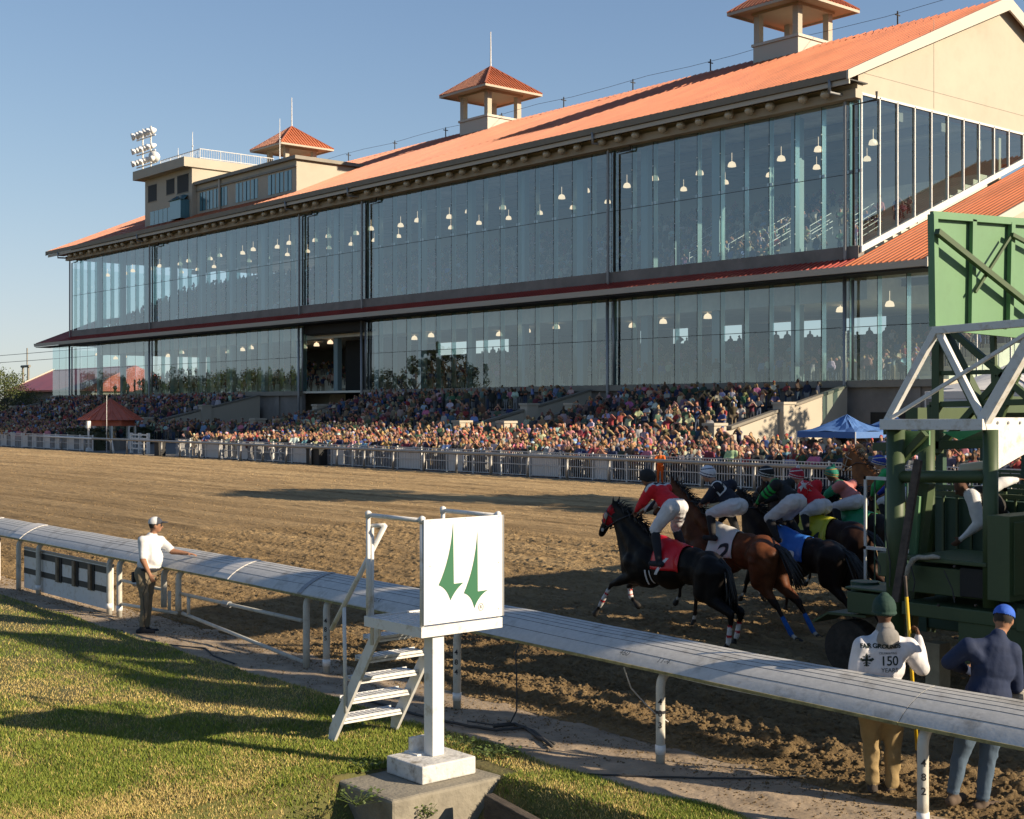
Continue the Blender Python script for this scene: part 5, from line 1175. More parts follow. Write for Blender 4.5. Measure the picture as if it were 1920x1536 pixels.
def human(J, fw, hf=None, build=1.0, belly=0.0, sleeve=1.0, hair='hair', hands=True, thick=1.0, collar=None, curl=(.5,.5), hn=None, fem=False, shoes='shoe', headkw={}, thigh=1.0, calf=1.0, pants='pants', skirt=False, hat=None):
    """J: head neck pelvis shL shR elL elR haL haR kL kR anL anR toL toR"""
    b = Body(); k = build; P = J['pelvis']; N = J['neck']; up = (N-P).normalized(); rt = (J['shR']-J['shL']).normalized(); fw = Vector(fw); hf = Vector(hf or fw)
    L_ = (N-P).length
    b.ell(P.lerp(N,.66), (.165*k,.118*k,.20*L_/.52), 'top', x=rt, z=up)
    b.ell(P.lerp(N,.34)+fw*belly*.5, (.155*k,.118*k+belly*.6,.19*L_/.52), 'top', x=rt, z=up)
    b.ell(P+up*.0, (.165*k,.125*k,.12), pants, x=rt, z=up); b.ell(P+up*.09+fw*belly*.3, (.162*k,.128*k+belly*.5,.10), 'top', x=rt, z=up)
    for s in ('L', 'R'):
        sh, el, ha = J['sh'+s], J['el'+s], J['ha'+s]; b.cap(sh, N-up*.06, .066*k, .06, 'top')
        b.cap(sh, sh.lerp(P.lerp(N,.6),.5), .07*k, .085*k, 'top')
        seg = [(0, sh), (1, el), (2, ha)]; cut = sleeve*2; rr = {0: .056*k*thick, 1: .043*k*thick, 2: .028}
        def pt(t): return sh.lerp(el, t) if t <= 1 else el.lerp(ha, t-1)
        def rd(t): return rr[0]+(rr[1]-rr[0])*t if t <= 1 else rr[1]+(rr[2]-rr[1])*(t-1)
        ts = sorted(set([0, .5, 1, 1.5, 2, min(2, cut)]))
        for a, c in zip(ts[:-1], ts[1:]):
            on = c <= cut+1e-6; e = .009*thick if on else 0; b.cap(pt(a), pt(c), rd(a)+e, rd(c)+e, 'top' if on else 'skin')
        hd = (ha-el).normalized()
        if hands: hand3(b, ha, hd, (hn or {}).get(s, -rt if s == 'L' else rt), 1 if s == 'L' else -1, 1.0, curl[0 if s == 'L' else 1])
        else: b.ell(ha+hd*.05, (.035,.03,.07), 'skin', z=hd)
        hp = P+rt*(.085*k*(-1 if s == 'L' else 1))-up*.03; kn, an, to = J['k'+s], J['an'+s], J['to'+s]
        b.cap(hp, kn, .098*k*thigh, .064*thigh, pants); m = kn.lerp(an,.35); b.cap(kn, m, .063*calf, .060*calf, pants); b.cap(m, an+(kn-an)*.08, .060*calf, .048*calf, pants)
        td = (to-an); td.z = 0; td = td.normalized() if td.length > .01 else fw; sole = an+V(0,0,-.06)
        b.cap(an, sole, .048, .048, shoes); b.cap(sole-td*.06, sole+td*.16+V(0,0,-.005), .046, .042, shoes)
    if skirt: b.cap(P, P-up*.35, .17, .24, pants)
    b.cap(N-up*.03, J['head']-up*.05, .056, .052, 'skin')
    if collar: b.ell(N-up*.0, (.078,.078,.03), collar, x=rt, z=up)
    headprims(b, J['head'], hf, (J['head']-N).normalized()*.6+V(0,0,.4), hair, **headkw)
    if hat:
        H_ = J['head']; u = V(0,0,1); b.ell(H_+u*.05-hf*.004, (.092,.108,.082), 'hat', x=hf.cross(u), z=u)
        if hat == 'cap': b.ell(H_+u*.05+hf*.12, (.065,.075,.012), 'hat', x=hf.cross(u), z=u)
        if hat == 'brim': b.ell(H_+u*.05, (.17,.18,.014), 'hat', x=hf.cross(u), z=u)
    return b
def person(b, vox, colors, lab, base, group=None, paint=None, cat='person', m='cloth', smooth=3, folds=(('top',.010,(7,7,4)),('pants',.010,(8,8,11)),('vest',.006,(12,12,14)))):
    me = b.bake(vox, smooth, colors, 'person', paint, folds=folds); me.materials.append(M[m]); o = meshobj('person', me, None, None, base, True); tag(o, lab, cat, group); return o
def JP(d, **kw): return {k: at(v[0], v[1], d+(v[2] if len(v) > 2 else 0)) for k, v in kw.items()}
BASEC = dict(skin=SK['pale'], hair=(.05,.03,.02), eye=(.02,.015,.015), lip=(.30,.10,.08), beard=(.08,.05,.03), top=(.7,.7,.7), pants=(.1,.1,.15), shoe=(.03,.03,.035), hat=(.5,.5,.5))
def C_(**k): d = dict(BASEC); d.update(k); return d
# ---- man in white with his hand on the rail
D = 21.35
J = JP(D, head=(292,985), neck=(286,1002), pelvis=(274,1071), shL=(301,1013,.2), shR=(268,1014,-.16), elL=(323,1034,.12), haL=(352,1038,.05), elR=(268,1050,-.22), haR=(281,1078,-.22),
       kL=(279,1120,.12), kR=(271,1124,-.1), anL=(275,1176,.14), anR=(267,1177,-.1), toL=(290,1181,.14), toR=(284,1183,-.1))
fw = Vector((CA*.93-CB*.15, CB*.93+CA*.15, 0)).normalized()
hb_ = human(J, fw, fw+V(-.05,.1,-.05), 1.16, .09, .42, hands=True, curl=(.25,.75), hn={'L': V(0,0,1), 'R': V(CB,-CA,0)}, headkw=dict(glasses=True), collar='top')
def paint_pants(P, C, b): return C
o = person(hb_, .0125, C_(skin=SK['tan'], top=(.80,.80,.80), pants=(.235,.19,.125), shoe=(.012,.014,.02), hair=(.03,.022,.018)), 'man in white polo shirt and khaki trousers resting a hand on the rail', (J['anR'].x, J['anR'].y, 0))
man = o
def capmesh(H_, f, up, cols, who, logo=None, two=True):
    b = Body(); f = Vector(f).normalized(); up = Vector(up).normalized(); r = f.cross(up); b.ell(H_+up*.042-f*.008, (.094,.112,.094), 'hat', x=r, z=up)
    b.ell(H_+up*.052+f*.125, (.068,.075,.011), 'brim', x=r, z=up)
    def pf(P, C, bb):
        if two:
            k = (P-np.array(H_))@np.array(f); C[(k < .02)] = list(two)+[1]
        return C
    me = b.bake(.008, 2, cols, 'cap', pf)
    # open bottom: drop what lies below the hat line
    bm = bmesh.new(); bm.from_mesh(me); dead = [v for v in bm.verts if (v.co-H_).dot(up) < .022+max(0, .0)]; bmesh.ops.delete(bm, geom=dead, context='VERTS'); bm.to_mesh(me); bm.free()
    me.materials.append(M['cloth']); return meshobj('cap', me, None, who, None, True)
capmesh(J['head'], fw+V(0,0,-.05), (0,0,1), dict(hat=(.05,.055,.075), brim=(.05,.055,.075)), man, two=(.75,.75,.75))
# belt, radio and cord
bl = MB(); c = J['pelvis'].lerp(J['neck'],.07); rt = (J['shR']-J['shL']).normalized()
bl.lathe(c+fw*.03, [(.192,-.02),(.198,0),(.192,.02)], 20); meshobj('belt', bl.mesh('belt', M['ink']), None, man)
bl = MB(); p = c-fw*.19-V(0,0,.13); bl.box((p.x-.03,p.y-.03,p.z-.08), (p.x+.03,p.y+.03,p.z+.08)); o = bl.build('radio', M['ink'], None, tuple(p)); tag(o, 'black radio clipped to the belt of the man in white', 'radio')
mb = MB(); mb.tube([J['haR']+V(0,0,.0), J['haR']+V(.0,-.04,-.12), at(268,1115,D-.2), at(271,1150,D-.2), at(272,1176,D-.15)], .007, 6); o = mb.build('cord', M['seam'], None, tuple(J['haR']), smooth=True); tag(o, 'thin black cord hanging along the leg of the man in white', 'cord')
# ---- worker in the white hooded jacket, seen from behind
D = 12.42
J = JP(D, head=(1658,1146), neck=(1660,1182), pelvis=(1652,1330), shL=(1617,1212), shR=(1704,1214), elL=(1604,1275,.0), haL=(1625,1315,.22), elR=(1728,1252,.05), haR=(1722,1198,.20),
       kL=(1634,1405,.02), kR=(1675,1408), anL=(1636,1474), anR=(1672,1480), toL=(1631,1490,.22), toR=(1692,1490,.2))
fw = Vector((-CB, CA, 0)); 
for k_ in ('anL','anR','toL','toR'): J[k_] = J[k_]+V(0,0,.035)
hb_ = human(J, fw, fw+V(.3,.0,0), 1.12, .03, 1.0, thick=1.35, thigh=1.12, calf=1.28, curl=(.5,1.0), hn={'L': V(-CA,-CB,0), 'R': V(CA,CB,.3)}, headkw=dict(bald=True))
hb_.ell(J['pelvis'].lerp(J['neck'],.2), (.205,.15,.16), 'top', x=(CA,CB,0)); hb_.ell(J['pelvis'].lerp(J['neck'],.55), (.20,.14,.2), 'top', x=(CA,CB,0))
hb_.cap(J['neck']+V(0,0,.01), J['neck']+V(0,0,-.04), .085, .1, 'hood'); hb_.ell(J['neck']-fw*.10-V(0,0,.055), (.105,.055,.10), 'hood', x=(CA,CB,0)); hb_.ell(J['neck']-fw*.12-V(0,0,.095), (.06,.035,.05), 'hood', x=(CA,CB,0))
for s in 'LR':
    for f in (.55,.7,.86,.97): hb_.ell(J['k'+s].lerp(J['an'+s], f), (.066,.066,.022), 'pants')
w1 = person(hb_, .0125, C_(skin=SK['brown'], top=(.76,.75,.78), hood=(.30,.285,.27), pants=(.36,.255,.115), shoe=(.055,.04,.03), eye=(.01,.01,.01), lip=(.09,.04,.03)), 'worker in white hooded jacket printed FAIR GROUNDS and tan trousers, back turned', (J['anR'].x, J['anR'].y, 0))
bv = bvh_of(w1.data); org = Vector(WO[w1.name])
def on_back(txt, px, py, size, bold=0, sp=1, par=w1, m='jacket_ink', D=D, org=org, bv=bv, shear=0, me=None, nm='printed_lettering'):
    me = me or textmesh(txt, size, bold, shear, spacing=sp); c = at(px, py, D-.3); place(me, c-org, (CA,CB,0), (0,0,1)); me = drape(me, bv, fw, .004, .2); o = meshobj(nm, me, M[m], None); o.parent = par; o.location = (0,0,0); return o
on_back('FAIR GROUNDS', 1663, 1219, .055, .0022, .92); on_back('CELEBRATING', 1676, 1232, .026, 0, 1); on_back('150', 1678, 1247, .118, .0012, .95); on_back('YEARS', 1678, 1264, .055, 0, 1)
def crest():
    mb = MB(); 
    def poly(pts): mb.quad(*[(x*.001, y*.001, 0) for x, y in pts])
    poly([(-7,-60),(7,-60),(9,-20),(-9,-20)]); poly([(-9,-20),(9,-20),(14,0),(10,38),(0,70),(-10,38),(-14,0)])
    for s in (-1, 1):
        poly([(s*12,-8),(s*40,-14),(s*62,8),(s*52,22),(s*36,12),(s*14,6)]); poly([(s*10,-24),(s*34,-26),(s*30,-34),(s*10,-32)]); poly([(s*8,-40),(s*24,-52),(s*16,-58),(s*7,-50)]); poly([(s*20,20),(s*34,34),(s*26,40),(s*16,30)])
    return mb.mesh('crest', None)
on_back('', 1637, 1246, 1, me=crest(), nm='crest')
def beanie(H_, who, col):
    b = Body(); b.ell(H_+V(0,0,.03), (.108,.118,.13), 'hat', x=(CA,CB,0)); b.ell(H_+V(0,0,.13), (.05,.055,.045), 'hat'); b.ell(H_+V(0,0,-.012), (.114,.122,.038), 'hat', x=(CA,CB,0))
    me = b.bake(.008, 2, dict(hat=col), 'knit_cap'); bm = bmesh.new(); bm.from_mesh(me); bmesh.ops.delete(bm, geom=[v for v in bm.verts if v.co.z < H_.z-.035], context='VERTS'); bm.to_mesh(me); bm.free()
    me.materials.append(M['cloth']); o = meshobj('knit_cap', me, None, who, None, True); return o
beanie(J['head'], w1, (.012,.05,.038))
mb = MB(); a, b = at(1697,1080,D+.22), at(1722,1435,D+.22); u = (b-a).normalized()
a2 = at(1697,1105,D+.22); rk = thing('rake', tuple(b), 'yellow handled rake with grey tips held by the worker in white jacket', 'rake')
L_ = (b-a).length; mb.tube([a+u*L_*.11, a+u*L_*.92], .017, 8); mb.build('handle', M['yellow'], rk, smooth=True); mb = MB(); mb.tube([a, a+u*L_*.11], .015, 8); mb.tube([a+u*L_*.92, b], .016, 8); mb.build('socket', M['rust'], rk)
e = onZ(1765,1425,.02); e0 = onZ(1690,1450,.03); e1 = onZ(1762,1438,.03)
mb = MB(); mb.tube([b, b.lerp(e1,.4)+V(0,0,-.02), e0.lerp(e1,.8)], .010, 6); mb.bar(e0, e1, .02, .02)
for i in range(12): p = e0.lerp(e1, i/11); mb.bar(p, p+V(-.01,-.03,-.05), .006, .006)
mb.build('rake_head', M['rust'], rk)
# ---- worker in the navy fleece
D = 11.85
J = JP(D, head=(1882,1162,.1), neck=(1872,1194,.02), pelvis=(1845,1340), shL=(1815,1214), shR=(1896,1222), elL=(1780,1240,.06), haL=(1815,1258,.34), elR=(1904,1286,.08), haR=(1880,1285,.36),
       kL=(1800,1418,.02), kR=(1852,1425), anL=(1788,1496), anR=(1842,1508), toL=(1803,1512,.1), toR=(1875,1520,.06))
fw2 = Vector((-CB*.97+CA*.2, CA*.97+CB*.2, 0)).normalized()
for k_ in ('anL','anR','toL','toR'): J[k_] = J[k_]+V(0,0,.04)
hb_ = human(J, fw2, fw2+V(.35*CA,.35*CB,-.5), 1.14, .0, 1.0, thick=1.22, thigh=1.1, calf=1.15, curl=(.8,.8), hn={'L': V(-CA,-CB,0), 'R': V(CA,CB,0)}, headkw=dict())
hb_.ell(J['pelvis'].lerp(J['neck'],.25), (.205,.145,.18), 'top', x=(CA,CB,0)); hb_.ell(J['pelvis'].lerp(J['neck'],.0), (.225,.155,.14), 'top', x=(CA,CB,0)); hb_.cap(J['neck']+V(0,0,-.03), J['neck']+V(0,0,.0)+fw2*.01, .075, .068, 'top')
hb_.ell(J['pelvis'].lerp(J['neck'],.62), (.20,.135,.2), 'top', x=(CA,CB,0))
for s in 'LR':
    for f in (.05,.2,.62,.78,.94): hb_.ell(J['k'+s].lerp(J['an'+s], f), (.063,.063,.02), 'pants')
w2 = person(hb_, .0125, C_(skin=SK['tan'], top=(.008,.022,.072), pants=(.085,.135,.20), shoe=(.11,.075,.05), hair=(.02,.015,.012)), 'worker in navy fleece and blue jeans bending his head, back turned', (J['anR'].x, J['anR'].y, 0))
capmesh(J['head'], fw2+V(.35*CA,.35*CB,-.45), (0,0,1)+fw2*.0 if False else V(.2*CA,.2*CB,1)+fw2*.35, dict(hat=(.03,.13,.62), brim=(.03,.13,.62)), w2, two=None)
# grey shape he holds at the frame edge
p = at(1908, 1318, D+.2); mb = MB(); mb.box((p.x-.1,p.y-.1,p.z-.17), (p.x+.12,p.y+.1,p.z+.12)); o = mb.build('bucket', M['rope'], None, tuple(p), bevel=.05); tag(o, 'beige plastic bucket beside the worker in navy fleece', 'bucket')
# ---- starter's assistant inside the gate
D = 17.6
J = JP(D, head=(1803,914), neck=(1822,922), pelvis=(1884,985,.15), shL=(1822,930,-.1), shR=(1850,918,.25), elL=(1836,982,-.25), haL=(1803,1010,-.2), elR=(1880,905,.3), haR=(1905,900,.4), kL=(1850,1060,0), kR=(1875,1062,.2), anL=(1850,1110), anR=(1880,1110,.2), toL=(1830,1114), toR=(1862,1114,.2))
fwg = Vector((-CA, -CB, 0)).normalized(); hb_ = human(J, fwg, fwg+V(0,0,-.7), 1.15, .02, 1.0, thick=1.3, headkw=dict(bald=True), hn={'L': V(CB,-CA,0), 'R': V(0,0,1)})
hb_.ell(J['pelvis'].lerp(J['neck'],.55)+V(.03,0,.04), (.21,.18,.30), 'vest', x=fwg.cross(V(0,0,1)), z=(J['neck']-J['pelvis']))
o = person(hb_, .014, C_(skin=SK['brown'], top=(.74,.74,.76), vest=(.02,.018,.015), pants=(.03,.06,.05), lip=(.09,.04,.03)), 'gate attendant in white sleeves and black quilted vest leaning inside the gate', (J['anL'].x, J['anL'].y, J['anL'].z))
# ---- race horses breaking from the gate
def KP(Y, **kw): return {k: onY(v[0], v[1], Y+(v[2] if len(v) > 2 else 0)) for k, v in kw.items()}
H1 = KP(15.2, muz=(1127,1003), poll=(1154,950), thr=(1163,985), wth=(1226,1005), chest=(1186,1062), girth=(1215,1060), mid=(1258,1064), loin=(1300,1062), haun=(1328,1072), tail0=(1350,1050), tail1=(1366,1075), tail2=(1372,1120), tail3=(1368,1150),
    f1a=(1192,1078,-.14), f1b=(1146,1096,-.16), f1c=(1126,1134,-.16), f1d=(1116,1151,-.16), f2a=(1200,1085,.14), f2b=(1180,1098,.16), f2c=(1183,1120,.16), f2d=(1197,1137,.16),
    h1a=(1330,1072,-.12), h1b=(1318,1112,-.17), h1c=(1371,1152,-.16), h1d=(1366,1204,-.16), h1e=(1358,1219,-.16), h2a=(1335,1072,.12), h2b=(1336,1110,.16), h2c=(1390,1148,.15), h2d=(1381,1194,.15), h2e=(1374,1208,.15))
H2 = KP(16.6, muz=(1228,975), poll=(1264,922), thr=(1278,958), wth=(1335,992), chest=(1290,1048), girth=(1322,1050), mid=(1362,1052), loin=(1402,1046), haun=(1428,1052), tail0=(1455,1036), tail1=(1472,1050), tail2=(1490,1085), tail3=(1500,1110),
    f1a=(1300,1072,-.14), f1b=(1306,1112,-.15), f1c=(1303,1152,-.15), f1d=(1300,1171,-.15), f2a=(1290,1068,.14), f2b=(1277,1098,.15), f2c=(1274,1118,.15), f2d=(1266,1131,.15),
    h1a=(1430,1052,-.12), h1b=(1424,1095,-.17), h1c=(1456,1136,-.16), h1d=(1484,1190,-.16), h1e=(1502,1206,-.16), h2a=(1440,1052,.12), h2b=(1455,1092,.16), h2c=(1498,1130,.15), h2d=(1525,1184,.15), h2e=(1540,1200,.15))
def shift(Jh, v, headup=0, ch=None, lift=0):
    o = {k: p+Vector(v)+V(0,0,lift if k[:2] not in ('f1','f2','h1','h2') or k[2] == 'a' else lift*.4 if k[2] == 'b' else 0) for k, p in Jh.items()}
    for k in ('muz','poll','thr'): o[k] = o[k]+V(0,0,headup)
    for k, d in (ch or {}).items(): o[k] = o[k]+Vector(d)
    return o
def horse(J, cols, lab, wraps=None, voxel=.02, hood=False, paint=None, tailup=0):
    b = Body(); X = Vector((-1,0,0)); dn = V(0,0,-1)
    p, m = J['poll'], J['muz']; hd = (m-p).normalized(); hn = Vector((hd.z, 0, -hd.x)); hn = hn if hn.x < 0 else -hn     # hn: forehead side
    ht = 'hood' if hood else 'coat'
    b.cap(p+hd*.06, p+hd*.30, .105, .09, ht); b.cap(p+hd*.28, m-hd*.05, .086, .060, 'coat'); b.ell(m-hd*.03, (.058,.058,.07), 'nose', z=hd)
    b.ell(p+hd*.17-hn*.07, (.075,.13,.14) if False else (.13,.075,.13), ht, x=hd); b.ell(p+hd*.2, (.17,.085,.09), ht, x=hd)
    for s in (-1, 1):
        e = p+V(.0,.055*s,.03); b.cap(e, e+V(-.0,.012*s,.085)-hd*.03, .034, .022, 'coat'); b.cap(e+V(0,.012*s,.085)-hd*.03, e+V(0,.016*s,.15)-hd*.05, .022, .006, 'coat')
        b.ell(p+hd*.17+V(0,.088*s,0)+hn*.03, (.022,.014,.018), 'eye', x=hd)
        if hood: b.ell(p+hd*.19+V(0,.10*s,0)+hn*.02, (.045,.02,.05), 'cup', x=hd)
        b.ell(m-hd*.02+V(0,.045*s,0)+hn*.02, (.014,.01,.012), 'eye')
    w, c, t = J['wth'], J['chest'], J['thr']
    b.cap(p-hd*.02-hn*.02, w+V(-.05,0,-.10), .085, .135, 'coat'); b.cap(t, c+V(.0,0,.05), .10, .19, 'coat'); b.cap(p.lerp(t,.6), w.lerp(c,.5)+V(-.04,0,0), .10, .21, 'coat')
    mid = p.lerp(w,.5).lerp(t.lerp(c,.5),.5); b.ell(mid, (.2,.12,.2), 'coat')
    n = 9
    cr = p-hd*.02+V(.03,0,.035); b.cap(cr, w+V(.0,0,-.03), .045, .06, 'mane')
    g, md, lo, ha = J['girth'], J['mid'], J['loin'], J['haun']
    b.ell(c+V(.06,0,0), (.24,.21,.30), 'coat'); b.ell(g, (.34,.27,.355), 'coat'); b.ell(md, (.38,.285,.335), 'coat'); b.ell(lo, (.32,.265,.29), 'coat'); b.ell(ha, (.31,.27,.31), 'coat'); b.ell(ha+V(.14,0,-.06), (.2,.235,.25), 'coat')
    b.cap(w+V(0,0,-.1), lo+V(0,0,.12), .12, .14, 'coat'); b.cap(w+V(-.02,0,-.08), w+V(.2,0,-.1), .10, .1, 'coat')
    for s, k in ((-1,'f1'), (1,'f2')):
        a, kn, ft, hf = J[k+'a'], J[k+'b'], J[k+'c'], J[k+'d']; sh = c+V(.12,s*.13,.08)
        b.cap(sh, a, .16, .11, 'coat'); b.cap(a, kn, .10, .055, 'coat'); b.ell(kn, (.055,.05,.06), 'coat'); b.cap(kn, kn.lerp(ft,.25), .048, .038, 'coat')
        tg = 'wrapf' if wraps and 'f' in wraps else 'coat'; b.cap(kn.lerp(ft,.25), ft, .040 if tg != 'coat' else .034, .046 if tg != 'coat' else .040, tg)
        b.cap(ft, ft.lerp(hf,.6), .034, .034, 'sock' if wraps and 's' in wraps else 'coat'); b.cap(ft.lerp(hf,.6), hf, .045, .058, 'hoof')
    for s, k in ((-1,'h1'), (1,'h2')):
        a, st, hk, ft, hf = [J[k+q] for q in 'abcde']; b.cap(a, st, .24, .15, 'coat'); b.cap(a+V(.1,0,-.02), st.lerp(hk,.35), .2, .11, 'coat'); b.cap(st, hk, .125, .058, 'coat'); b.ell(hk, (.062,.05,.07), 'coat'); b.cap(hk, hk.lerp(ft,.45), .050, .038, 'coat')
        tg = 'wraph' if wraps and 'h' in wraps else 'coat'; b.cap(hk.lerp(ft,.42), ft, .042 if tg != 'coat' else .036, .047 if tg != 'coat' else .042, tg)
        b.cap(ft, ft.lerp(hf,.6), .036, .036, 'sock' if wraps and 's' in wraps else 'coat'); b.cap(ft.lerp(hf,.6), hf, .046, .06, 'hoof')
    cc = dict(coat=(.02,.015,.012), mane=(.008,.007,.006), hoof=(.05,.045,.04), eye=(.003,.003,.003), nose=(.02,.015,.014), sock=(.6,.57,.52)); cc.update(cols)
    def pf(P, C, bb):
        if 'wrapstripe' in cols:
            z = P[:, 2]; 
            for tg, a, q in (('wrapf','f1b','f1c'), ('wrapf','f2b','f2c'), ('wraph','h1c','h1d'), ('wraph','h2c','h2d')):
                if tg not in bb.tags: continue
                A_, B_ = np.array(J[a]), np.array(J[q]); d = B_-A_; h = ((P-A_)@d)/(d@d); near = np.linalg.norm(P-A_-np.clip(h,0,1)[:, None]*d, axis=1) < .09
                for f0 in (.42, .78): C[near & (bb.idx == bb.tags.index(tg)) & (abs(h-f0) < .045)] = list(cols['wrapstripe'])+[1]
        if 'points' in cols:                 # dark lower legs of a bay
            C[(P[:, 2] < .62) & (bb.idx == bb.tags.index('coat'))] = list(cols['points'])+[1]
        return C
    me = b.bake(voxel, 14, cc, 'horse', pf, folds=(('coat',.016,(4,4,3)),)); me.materials.append(M['horse']); base = (J['girth'].x, J['girth'].y, 0)
    me2 = me.copy(); o = meshobj('horse', me, None, None, base, True); tag(o, lab, 'horse')
    mb = MB(); r = random.Random(3)         # mane hair blown back along the crest
    for i in range(150):
        f = r.random(); q = (p+V(.04,0,.07)).lerp(w+V(-.03,0,.02), f); sd = r.choice((-1,-1,1)); e = V(.10+r.random()*.08, sd*(.05+.05*r.random()), r.uniform(-.10,.07)); q = q+V(0,r.uniform(-.03,.03),0); mb.tube([q-V(.02,0,.03), q+e*.45+V(0,0,.03), q+e], [.009,.008,.002], 4)
    mb.build('mane', mat('mane_hair', cc['mane'], .5), o, smooth=True)
    # tail: many hair strands
    mb = MB(); r = random.Random(int(J['muz'].x*-100)); ts = [J['tail0'],J['tail1'],J['tail2'],J['tail3']]
    for i in range(60):
        of = V(r.gauss(0,.028),r.gauss(0,.035),r.gauss(0,.025)); e = V(r.gauss(0,.05),r.gauss(0,.04),r.gauss(0,.07)); q = [ts[0]+of*.4, ts[1]+of, ts[2]+of+e*.5, ts[3]+of+e]
        mb.tube(q, [.015,.017,.012,.003], 5)
    mb.build('tail', mat('tail_hair', cc['mane'], .5), o, smooth=True)
    return o, me2, J
def bridle(o, J, col, noseband=None):
    p, m = J['poll'], J['muz']; hd = (m-p).normalized(); hn = Vector((hd.z,0,-hd.x)); hn = hn if hn.x < 0 else -hn
    mb = MB()
    for f, r in ((.33,.096), (.12,.135)):
        c = p+hd*f-hn*(.03 if f < .2 else 0); s_ = [c+(V(0,1,0)*math.cos(t)*r*.86+hn*math.sin(t)*r) for t in [2*PI*i/16 for i in range(17)]]; mb.tube(s_, .010, 5, False)
    for s in (-1, 1): mb.tube([p+V(0,.09*s,0), p+hd*.3+V(0,.095*s,0)-hn*.04, p+hd*.42+V(0,.07*s,0)-hn*.05], .009, 5)
    mb.build('bridle', M['leather'] if not noseband else M[noseband], o)
    mb = MB(); h = p+hd*.42-hn*.05
    for s in (-1, 1): mb.tube([h+V(0,.07*s,0), J['thr']+V(.1,.14*s,.10), J['rein']+V(0,.05*s,0)], .010, 5)
    mb.build('reins', M['leather'], o)
    mb = MB(); mb.lathe(h-V(0,.085,0), [(.03,0),(.03,.012),(.02,.012)], 10, axis=(0,-1,0)); mb.build('bit_ring', M['steel'], o)
def cloth(o, me, J, f0, f1, low, m, number=None, numcol='ink', ns=.26, name='saddle_cloth', shear=0, dx=.0):
    """saddle cloth draped over the back between the withers (0) and the loin (1)"""
    bv = bvh_of(me); w, lo = J['wth'], J['loin']; x0 = w.x+(lo.x-w.x)*f0; x1 = w.x+(lo.x-w.x)*f1; ax = J['girth'].y
    nx, na = 10, 26; vs = []; zc = (J['girth'].z+J['mid'].z)/2
    for i in range(nx+1):
        for j in range(na+1):
            t = j/na; ang = -low+2*low*t; x = x0+(x1-x0)*i/nx+abs(math.sin(ang))*(.05+dx)
            d = V(0, math.sin(ang), math.cos(ang)); h = bv.ray_cast(V(x, ax, zc)+d*1.2, -d, 2); q = h[0] if h[0] is not None else V(x, ax, zc)+d*.3
            vs.append(q+d*(.018+.006*math.sin(i*1.9+j*.8)))
    fs = [(i*(na+1)+j, (i+1)*(na+1)+j, (i+1)*(na+1)+j+1, i*(na+1)+j+1) for i in range(nx) for j in range(na)]
    mb = MB(); mb.add(vs, fs); c = mb.build(name, M[m], o, smooth=True, fixn=False); sol = c.modifiers.new('s', 'SOLIDIFY'); sol.thickness = .012; sol.offset = 1
    if number:
        xm = x1-.16 if x1 > x0 else x1+.16; h = bv.ray_cast(V(xm+dx, ax-1, zc+.06), V(0,1,0), 2); y = h[0].y if h[0] else ax-.3
        t = textmesh(number, ns, .008, shear); bm = bmesh.new(); bm.from_mesh(t); bmesh.ops.triangulate(bm, faces=bm.faces); bmesh.ops.subdivide_edges(bm, edges=bm.edges, cuts=1); bm.to_mesh(t); bm.free()
        place(t, (xm+dx, y-.1, zc+.05), (1,0,0), (0,0,1)); drape(t, bv, (0,1,0), .045, .3); meshobj('number', t, M[numcol], c)
    return c
